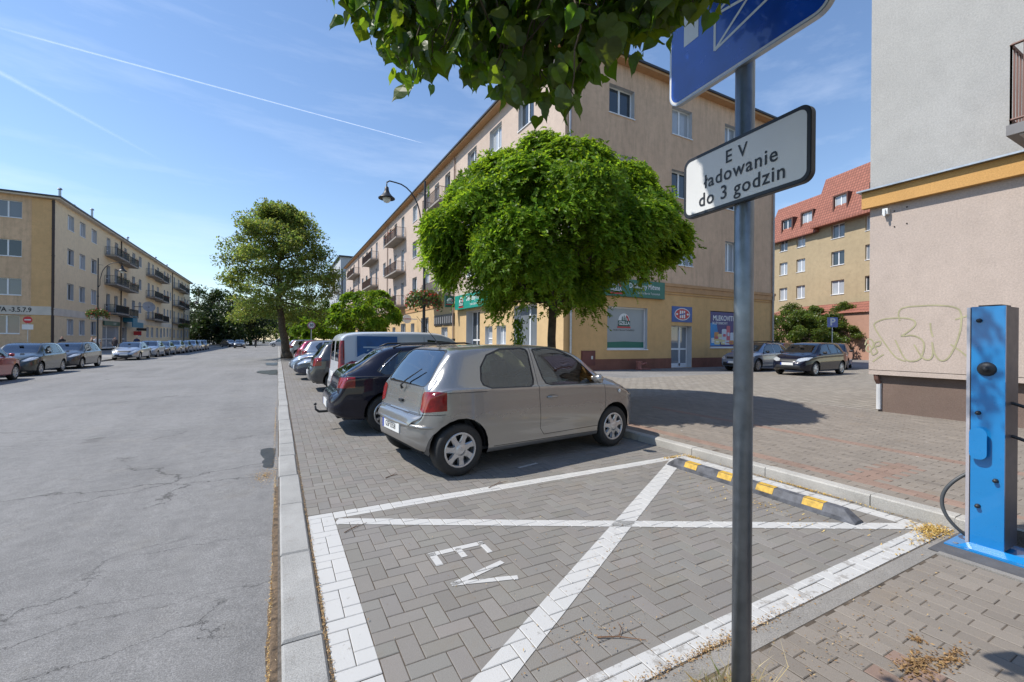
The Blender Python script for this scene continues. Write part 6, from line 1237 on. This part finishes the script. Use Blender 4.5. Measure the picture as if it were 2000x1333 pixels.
EST = stretch(S5, 1.14, .985, wheels=(.86, 3.62), rw=.315, seat_f=2.05, seat_r=1.15, dash=2.9,
    top=[(0, .58), (.05, .66), (.12, .70), (.16, .88), (.22, .97), (.50, 1.16), (.85, 1.36), (1.0, 1.405), (1.5, 1.44), (2.2, 1.45), (2.6, 1.42), (2.8, 1.36), (3.2, 1.14), (3.5, .98), (3.9, .90), (4.25, .80), (4.45, .66), (4.52, .58), (4.56, .46)],
    belt=[(0, .50), (.14, .68), (.25, .90), (.7, .93), (2.3, .90), (3.2, .87), (3.7, .83), (4.1, .74), (4.4, .6), (4.56, .42)],
    wid=[(0, .70), (.06, .84), (.18, .93), (.5, .98), (.9, 1), (3.6, 1), (4.0, .95), (4.35, .82), (4.5, .66), (4.56, .5)],
    side_win=[[(.72, 1.02), (.82, .955), (1.25, .95), (1.27, 1.33), (1.10, 1.31), (.9, 1.2)], [(1.34, .95), (2.0, .945), (2.02, 1.36), (1.4, 1.35)], [(2.12, .945), (3.12, .915), (3.15, .96), (2.8, 1.24), (2.55, 1.35), (2.12, 1.37)]],
    wind=[(2.55, -.52), (2.55, .52), (2.9, .58), (3.38, .64), (3.5, 0), (3.38, -.64), (2.9, -.58)], wind_x=(2.4, 3.65), rear_win=[(-.60, .99), (-.56, .96), (.56, .96), (.60, .99), (.52, 1.30), (.47, 1.345), (-.47, 1.345), (-.52, 1.30)], rear_x=.95,
    tail=[(.48, .74), (.48, .90), (.9, .93), (.9, .76)], tail_x=.36, head=[(.38, .60), (.52, .58), (.80, .66), (.85, .78), (.6, .76)], head_x=3.95,
    seams=[[(2.07, 1.4), (2.08, .9), (2.06, .33)], [(3.2, .93), (3.2, .6), (3.1, .33)], [(1.3, .94), (1.4, .6), (1.5, .33)], [(.25, .935), (3.2, .90)]], mirror=(2.98, .97), spokes=10, spw=(.02, .016), plate=(.46, .46), archgap=.05)
VAN = stretch(S5, 1.06, 1.0, L=4.25, H=1.72, W=1.72, rw=.31, wheels=(.78, 3.38), bz=1.0, seat_f=2.0, seat_r=1.4, dash=2.7,
    top=[(0, .55), (.03, .62), (.06, 1.0), (.09, 1.45), (.14, 1.60), (.25, 1.66), (.6, 1.70), (1.8, 1.72), (2.3, 1.70), (2.6, 1.62), (3.0, 1.36), (3.35, 1.10), (3.7, 1.0), (4.0, .86), (4.15, .70), (4.22, .58), (4.25, .48)],
    belt=[(0, .48), (.06, .85), (.12, .97), (1, 1.0), (2.6, 1.0), (3.3, .96), (3.8, .84), (4.1, .64), (4.25, .42)], bot=[(0, .38), (.2, .28), (.5, .23), (3.6, .21), (4.0, .24), (4.25, .34)],
    wid=[(0, .88), (.04, .93), (.1, .97), (.3, 1), (3.2, 1), (3.7, .95), (4.05, .82), (4.2, .64), (4.25, .5)], wr=[(0, .86), (.1, .86), (.3, .84), (2, .82), (2.8, .76), (3.4, .8), (3.9, .66), (4.25, .3)],
    side_win=[[(2.02, 1.02), (2.85, 1.0), (3.05, 1.04), (2.9, 1.25), (2.62, 1.46), (2.05, 1.52)]], wind=[(2.62, -.58), (2.62, .58), (3.25, .68), (3.42, 0), (3.25, -.68)], wind_x=(2.4, 3.6), rear_win=[[(-.62, 1.05), (-.10, 1.05), (-.10, 1.48), (-.58, 1.48)], [(.10, 1.05), (.62, 1.05), (.58, 1.48), (.10, 1.48)]], rear_x=.3,
    tail=[(.66, .82), (.66, 1.50), (.92, 1.50), (.92, .82)], tail_x=.17, head=[(.40, .70), (.55, .66), (.80, .72), (.85, .98), (.62, .92)], head_x=3.65, seams=[[(1.95, 1.6), (1.95, .35)], [(3.05, 1.0), (3.05, .35)]], rear_seams=[[(0, .62), (0, 1.58)]], mirror=(2.95, 1.1), plate=(.74, .5), plate_x=.01)
SUV = stretch(S5, 1.09, 1.09, L=4.36, W=1.80, H=1.61, rw=.34, wheels=(.80, 3.46), bz=1.02, seat_f=1.9, seat_r=1.05, dash=2.75, side_win=[[(.82, 1.22), (.95, 1.10), (1.12, 1.08), (1.12, 1.46), (.98, 1.43)], [(1.18, 1.08), (1.88, 1.07), (1.9, 1.50), (1.22, 1.49)], [(1.98, 1.07), (2.98, 1.04), (3.0, 1.08), (2.7, 1.35), (2.45, 1.48), (2.0, 1.51)]],
    wind=[(2.42, -.54), (2.42, .54), (2.75, .6), (3.25, .66), (3.38, 0), (3.25, -.66), (2.75, -.6)], wind_x=(2.3, 3.5), rear_win=[(-.54, 1.13), (.54, 1.13), (.48, 1.48), (-.48, 1.48)], tail=[(.58, .82), (.58, 1.08), (.95, 1.1), (.95, .84)], tail_x=.34, head=[(.42, .74), (.56, .72), (.84, .80), (.9, .92), (.62, .90)], head_x=3.7, grille=[[(-.36, .68), (.36, .68), (.42, .82), (-.42, .82)], [(-.6, .34), (.6, .34), (.5, .52), (-.5, .52)]], mirror=(2.88, 1.1), plate=(.62, .56), seams=[])
SED = stretch(EST, 1.0, .97, side_win=[[(1.16, 1.02), (1.30, .95), (1.34, .945), (1.36, 1.25), (1.25, 1.2)], [(1.42, .94), (2.05, .935), (2.07, 1.33), (1.6, 1.30), (1.42, 1.24)], [(2.15, .935), (3.12, .91), (3.15, .95), (2.8, 1.2), (2.55, 1.31), (2.15, 1.335)]],
    top=[(0, .60), (.05, .80), (.10, .92), (.2, .965), (.55, .99), (.8, 1.08), (1.2, 1.30), (1.5, 1.38), (2.2, 1.41), (2.6, 1.38), (2.8, 1.32), (3.2, 1.12), (3.5, .97), (3.9, .89), (4.25, .79), (4.45, .66), (4.52, .58), (4.56, .46)], rear_win=[(-.52, 1.02), (.52, 1.02), (.46, 1.32), (-.46, 1.32)], rear_x=1.5, tail=[(.46, .72), (.46, .88), (.9, .9), (.9, .74)], H=1.41, seams=[])
pk = paint('paint_black_blue', (.008, .009, .020), .1, .25, .015, .55); wht_p = paint('paint_white', (.52, .54, .57), .0, .35, .05); nav = paint('paint_dark_navy', (.022, .030, .058), .5, .28, .06); graph = paint('paint_graphite', (.055, .058, .065), .6, .3, .08)
silv = paint('paint_silver', (.42, .44, .47), .75, .32, .06); silb = paint('paint_silver_blue', (.27, .33, .42), .6, .3, .06); redp = paint('paint_red', (.30, .018, .022), .3, .25, .05); pinkp = paint('paint_magenta', (.35, .03, .10), .3, .25, .05); greenp = paint('paint_teal', (.01, .16, .13), .4, .25, .05); suvp = paint('paint_dark_green', (.035, .045, .045), .6, .3, .1); deep = paint('paint_midnight', (.004, .006, .018), .1, .2, .01, .6)
est = make_car(EST, 'parked_car', 'black estate car with roof rails and tow bar, second in the row', 'car', M_(pk)); 
g = MB()
for s in (-1, 1): g.tube([(1.0, s*.56, 1.39), (1.15, s*.565, 1.45), (2.3, s*.57, 1.475), (2.55, s*.57, 1.42)], .016, 7)
g.build('roof_rail', chrome if False else trim, est, True)
g = MB(); g.tube([(.25, 0, .33), (.0, 0, .30), (-.10, 0, .30), (-.15, 0, .34), (-.16, 0, .40)], [.022, .022, .022, .018, .014], 8); g.lathe([(.001, -.025), (.018, -.018), (.025, 0), (.018, .018), (.001, .025)], (-.16, 0, .43), 12); g.build('tow_bar', trim, est, True)
g = MB()
for s in (-1, 1): g.tube([(.74, s*.775, 1.0), (.80, s*.75, 1.09), (.98, s*.70, 1.25), (1.12, s*.66, 1.345)], .007, 6)
g.build('window_trim', chrome, est, True)
est.location = (.72, 8.02, 0); est.rotation_euler = (0, 0, radians(0))
van = make_car(VAN, 'parked_van', 'white panel van with blue advertising on its side, third in the row', 'van', M_(wht_p, rearglass=dark_glass))
g = MB(); yv = -.8645
g.add([(x, -(.865-.0), z) for x, z in [(.42, .98), (1.30, .98)]]+[(x, -(.785), z) for x, z in [(1.30, 1.60), (.42, 1.60)]], [(0, 1, 2, 3)], 0); g.v = [(x, y-.012, z) for x, y, z in g.v]
for k, z in enumerate((1.34, 1.27, 1.17, 1.10)): yy = lambda zz: -(.877-.065*(zz-.98)/.52)-.003; g.add([(.55+.08*(k % 2), yy(z), z), (1.22-.05*k, yy(z), z), (1.22-.05*k, yy(z+.03), z+.03), (.55+.08*(k % 2), yy(z+.03), z+.03)], [(0, 1, 2, 3)], 1)
g.add([(1.72, -.868, 1.13), (1.98, -.868, 1.13), (1.85, -.84, 1.34)], [(0, 1, 2)], 0); g.build('side_graphic', [simple('van_blue', (.01, .085, .25), .4, var=.35, vs=2.5), simple('van_print', (.35, .45, .55), .5)], van)
van.location = (1.08, 10.75, 0); van.rotation_euler = (0, 0, radians(1))
alfa = make_car(S5, 'parked_car', 'grey dark hatchback seen from behind between the van and the navy car', 'car', M_(graph), 1); alfa.location = (.78, 14.35, 0)
c4 = make_car(SED, 'parked_car', 'dark navy saloon parked nose to the road beyond the van', 'car', M_(nav), 1); c4.location = (5.1, 18.4, 0); c4.rotation_euler = (0, 0, pi)
def paintmap(src, dst): return {src.name: dst}
def dupc(src, loc, rz, label, group, mm=None, cache={}):
    o = copy_tree(src, loc, rz, None, mm, {}); o['label'] = label
    if group: o['group'] = group
    elif 'group' in o: del o['group']
    return o
GR = 'cars parked nose-in along the right side'
for o in (yaris, est, alfa, c4): o['group'] = GR
dupc(c4, (5.0, 21.0, 0), pi, 'silver saloon showing its shiny bonnet behind the navy one', GR, paintmap(nav, silb))
dupc(alfa, (.9, 23.8, 0), 0, 'silver hatchback with a red rear lamp left of the van', GR, paintmap(graph, silv))
dupc(alfa, (.8, 26.6, 0), 0, 'magenta car behind the silver hatchback', GR, paintmap(graph, pinkp)); dupc(alfa, (.9, 29.6, 0), 0, 'red car beyond the magenta one', GR, paintmap(graph, redp)); dupc(alfa, (1.1, 32.6, 0), 0, 'teal green car nearest to the linden trunk', GR, paintmap(graph, greenp))
for k, (yy, pm, lb_) in enumerate([(42, silv, 'silver car just beyond the linden trunk'), (45, redp, 'dark red car second beyond the linden'), (48, nav, 'navy car third beyond the linden'), (51, silb, 'pale blue car fourth beyond the linden')]): dupc(alfa, (.8, yy, 0), 0, lb_, GR, paintmap(graph, pm))
# left row
GL = 'cars parked along the left kerb'
redc = dupc(alfa, (-10.0, 21.45, -.20), radians(90), 'red hatchback cut by the left edge of the picture', GL, paintmap(graph, redp))
suv = make_car(SUV, 'parked_car', 'dark green off-roader facing the viewer behind the red car', 'car', M_(suvp), 1); suv.location = (-10.25, 30.4, -.205); suv.rotation_euler = (0, 0, radians(-88)); suv['group'] = GL; suv.scale = (.95, .93, .91)
dupc(suv, (-10.25, 35.5, -.205), radians(-90), 'grey green off-roader parked second behind the red car', GL, paintmap(suvp, graph))
seds = [(51.6, silv, 'silver saloon heading the long left row'), (56.8, silb, 'second car of the long left row, pale blue'), (61.8, nav, 'third car of the long left row, navy'), (67, silv, 'fourth car of the long left row, silver'), (72, graph, 'fifth car of the long left row, grey'), (77, silb, 'sixth car of the long left row, pale blue'), (82, silv, 'seventh car of the long left row, silver'), (87, graph, 'eighth car of the long left row, grey')]
for k, (yy, pm, lb_) in enumerate(seds): dupc(c4 if k % 2 == 0 else alfa, (-10.2, yy-4.6, -.205), -pi/2, lb_, GL, paintmap(nav if k % 2 == 0 else graph, pm))
dupc(suv, (-5.9, 92, -.14), radians(-90), 'dark car driving towards the viewer in the middle of the road', None, paintmap(suvp, graph))
dupc(suv, (-9.5, 104, -.19), radians(-60), 'dark car turning at the far junction', None, paintmap(suvp, nav))
dupc(van, (2.6, 100, -.06), radians(180), 'white van crossing at the far end, left of the linden trunk', None)
# yard cars at the right
fab = make_car(S5, 'parked_car', 'dark blue hatchback facing left in front of the parking sign', 'car', M_(deep)); fab.location = (23.9, 11.45, .1); fab.rotation_euler = (0, 0, radians(183))
GY = 'cars parked in the shaded yard'; fab['group'] = GY
e2 = dupc(est, (24.6, 14.3, .1), radians(184), 'silver blue estate with roof bars half hidden by the near pole', GY, paintmap(pk, silb))
for c in kids(e2):
    if c.name.startswith('tow_bar'): bpy.data.objects.remove(c)
g = MB(); 
for xx in (1.45, 2.25): g.box(xx-.03, xx+.03, -.7, .7, 1.50, 1.54)
g.build('roof_bar', trim, e2)
dupc(fab, (31.0, 17.2, .1), radians(185), 'red car mostly hidden behind the blue hatchback', GY, paintmap(deep, redp)); dupc(fab, (30.4, 14.2, .1), radians(200), 'dark car at the corner of the beige house', GY, paintmap(deep, nav)); dupc(fab, (35.4, 19.5, .1), radians(190), 'pale blue car deep in the yard under the bushes', GY, paintmap(deep, silb))

# ================================================================ PEOPLE (small, across the road)
def person(label, x, y, rz, joints, edges, radii, cols, hair=(.03, .02, .015), z0=-.09):
    me = bpy.data.meshes.new('p'); me.from_pydata(joints, edges, []); o = bpy.data.objects.new('p', me); COL.objects.link(o); md = o.modifiers.new('s', 'SKIN'); o.modifiers.new('d', 'SUBSURF').levels = 1
    for i, rr in enumerate(radii): me.skin_vertices[0].data[i].radius = (rr, rr*.85)
    me.skin_vertices[0].data[0].use_root = True
    dg = bpy.context.evaluated_depsgraph_get(); dg.update(); m2 = bpy.data.meshes.new_from_object(o.evaluated_get(dg)); bpy.data.objects.remove(o)
    skin, shirt, legs, shoe, hr = [simple('cloth_%02d%02d%02d' % tuple(int(q*99) for q in c), c, .85, var=.08) for c in ((.42, .25, .18), cols[0], cols[1], (.05, .05, .05), hair)]
    for m_ in (skin, shirt, legs, shoe, hr): m2.materials.append(m_)
    J = [Vector(j) for j in joints]
    reg = cols[2]
    for p in m2.polygons:
        c = p.center; i = min(range(len(J)), key=lambda k: (J[k]-c).length); p.material_index = reg[i]; p.use_smooth = True
        if reg[i] == 0 and i == 3 and (c.z > J[3].z+.03 or c.y > J[3].y+.03): p.material_index = 4
    r_ = link('person', m2, None, (x, y, z0), rz); return tag(r_, label, 'person')
SK = [(0, 0, .95), (0, 0, 1.2), (0, 0, 1.45), (0, -.02, 1.66), (-.19, 0, 1.40), (-.26, 0, 1.12), (-.28, -.08, .86), (.19, 0, 1.40), (.26, .02, 1.12), (.27, -.05, .86), (-.09, 0, .90), (-.10, -.05, .48), (-.11, .03, .06), (-.11, -.12, .04), (.09, 0, .90), (.11, .06, .48), (.12, .10, .06), (.12, -.04, .04), (0, -.01, 1.54)]
ED = [(0, 1), (1, 2), (2, 18), (18, 3), (2, 4), (4, 5), (5, 6), (2, 7), (7, 8), (8, 9), (0, 10), (10, 11), (11, 12), (12, 13), (0, 14), (14, 15), (15, 16), (16, 17)]
RD = [.15, .14, .15, .105, .065, .045, .035, .065, .045, .035, .09, .06, .042, .035, .09, .06, .042, .035, .05]
RG = [2, 1, 1, 0, 1, 1, 0, 1, 1, 0, 2, 2, 3, 3, 2, 2, 3, 3, 0]; RS = [2, 1, 1, 0, 1, 0, 0, 1, 0, 0, 2, 0, 3, 3, 2, 0, 3, 3, 0]
def bend(J, a):
    out = []
    for i, (x, y, z) in enumerate(J):
        if i in (1, 2, 3, 4, 5, 6, 7, 8, 9, 18): dz = z-.95; out.append((x, y-dz*sin(a), .95+dz*cos(a)) if i not in (6, 9, 5, 8) else (x, -(1.4-.95)*sin(a)-.1, .95+(1.4-.95)*cos(a)-(1.40-z)))
        else: out.append((x, y, z))
    return out
person('person in a white shirt and teal shorts standing by the shop', -12.9, 46.9, .6, SK, ED, RD, ((.6, .6, .62), (.02, .20, .18), RS))
person('person in a lilac shirt bending forward beside the lamp post', -12.3, 41.6, .3, bend(SK, 1.0), ED, RD, ((.42, .36, .55), (.30, .24, .16), RS))
person('person in dark clothes standing behind the bending one', -13.6, 42.6, 1.2, SK, ED, RD, ((.03, .03, .035), (.03, .03, .04), RG)); person('person in black clothes walking past the blue canopy', -13.2, 52.5, 2.6, SK, ED, RD, ((.04, .03, .035), (.03, .025, .03), RG))
person('person in a dark blue top behind the silver saloon', -13.2, 59.5, .2, SK, ED, RD, ((.03, .04, .09), (.04, .04, .05), RG)); person('person in brown behind the rear of the silver saloon', -12.4, 44.0, 2.0, SK, ED, RD, ((.18, .12, .08), (.07, .06, .05), RG))
# scooter rider far down the road
rider = person('person in dark clothes riding a scooter far down the road', -3.75, 96, 0, [(0, 0, .85), (0, -.05, 1.1), (0, -.1, 1.35), (0, -.14, 1.57), (-.18, -.1, 1.3), (-.24, -.3, 1.1), (-.24, -.48, 1.05), (.18, -.1, 1.3), (.24, -.3, 1.1), (.24, -.48, 1.05), (-.1, -.05, .8), (-.16, -.35, .65), (-.16, -.3, .3), (-.16, -.4, .28), (.1, -.05, .8), (.16, -.35, .65), (.16, -.3, .3), (.16, -.4, .28), (0, -.12, 1.45)], ED, RD, ((.03, .03, .035), (.03, .03, .04), RG), z0=-.11)
SC = empty('scooter', (-3.75, 96, -.11), 0, 'dark scooter under the rider far down the road', 'scooter')
g = MB(); g.prism([(0, -.9), (0, -.9)], 0, 0) if False else None; g.box(-.16, .16, -.1, .75, .45, .78); g.box(-.14, .14, -.5, .0, .22, .30); g.box(-.17, .17, -.62, -.5, .25, 1.0); g.tube([(-.3, -.5, 1.05), (.3, -.5, 1.05)], .02, 6); g.build('body', trim, SC)
for yy in (-.72, .62):
    g = MB(); g.lathe([(.12, -.05), (.22, -.05), (.24, 0), (.22, .05), (.12, .05)], (0, yy, .24), 16, 'x'); g.build('wheel', rubber, SC)

# ================================================================ contrails
cm = bpy.data.materials.new('contrail'); cm.use_nodes = True; n, l = cm.node_tree.nodes, cm.node_tree.links; n.clear()
t = n.new('ShaderNodeBsdfTransparent'); d = n.new('ShaderNodeBsdfTranslucent'); d.inputs[0].default_value = (1, 1, 1, 1); df = n.new('ShaderNodeBsdfDiffuse'); df.inputs[0].default_value = (1, 1, 1, 1); ad = n.new('ShaderNodeAddShader'); at_ = n.new('ShaderNodeAttribute'); at_.attribute_name = 'tint'
tcx = n.new('ShaderNodeTexCoord'); nn_ = n.new('ShaderNodeTexNoise'); nn_.inputs['Scale'].default_value = .02; nn_.inputs['Detail'].default_value = 5; l.new(tcx.outputs['Object'], nn_.inputs['Vector'])
mlt = n.new('ShaderNodeMath'); mlt.operation = 'MULTIPLY'; rr_ = ramp(n, l, nn_.outputs['Fac'], [(.25, .5), (.7, 1.0)]); l.new(at_.outputs['Fac'], mlt.inputs[0]); l.new(rr_, mlt.inputs[1])
x_ = n.new('ShaderNodeMixShader'); o_ = n.new('ShaderNodeOutputMaterial'); l.new(mlt.outputs[0], x_.inputs[0]); l.new(t.outputs[0], x_.inputs[1]); l.new(d.outputs[0], ad.inputs[0]); l.new(df.outputs[0], ad.inputs[1]); l.new(ad.outputs[0], x_.inputs[2]); l.new(x_.outputs[0], o_.inputs[0])
def contrail(a, b, alt, w0, w1, s0, s1):
    def P(x, y): D = (alt-1.52)*850/(667-y); X_, Y_ = at(x, D); return Vector((X_, Y_, alt))
    A, B_ = P(*a), P(*b); dr_ = (B_-A).normalized(); sd = Vector((-dr_.y, dr_.x, 0)); N = 60; prof = [(-1, 0), (-.5, .35), (0, 1), (.5, .35), (1, 0)]; vs = []; cs = []
    for k in range(N+1):
        t_ = k/N; w = w0+(w1-w0)*t_; q = A.lerp(B_, t_); s = (s0+(s1-s0)*t_)*min(1, (1-t_)*25)*min(1, t_*8+.0)
        for u_, c_ in prof: vs.append(tuple(q+sd*w*u_)); cs.append(c_*s)
    me = bpy.data.meshes.new('contrail'); me.from_pydata(vs, [], [(k*5+j, k*5+j+1, (k+1)*5+j+1, (k+1)*5+j) for k in range(N) for j in range(4)]); me.materials.append(cm); ca = me.color_attributes.new('tint', 'FLOAT_COLOR', 'POINT')
    ca.data.foreach_set('color', np.array([(c, c, c, 1) for c in cs], dtype=np.float32).ravel()); o = link('contrail', me); tag(o, kind='structure'); o.visible_shadow = True
contrail((-60, 50), (826, 283), 4000, 45, 19, .22, .5); contrail((-120, 90), (330, 330), 4300, 130, 90, .2, .0)
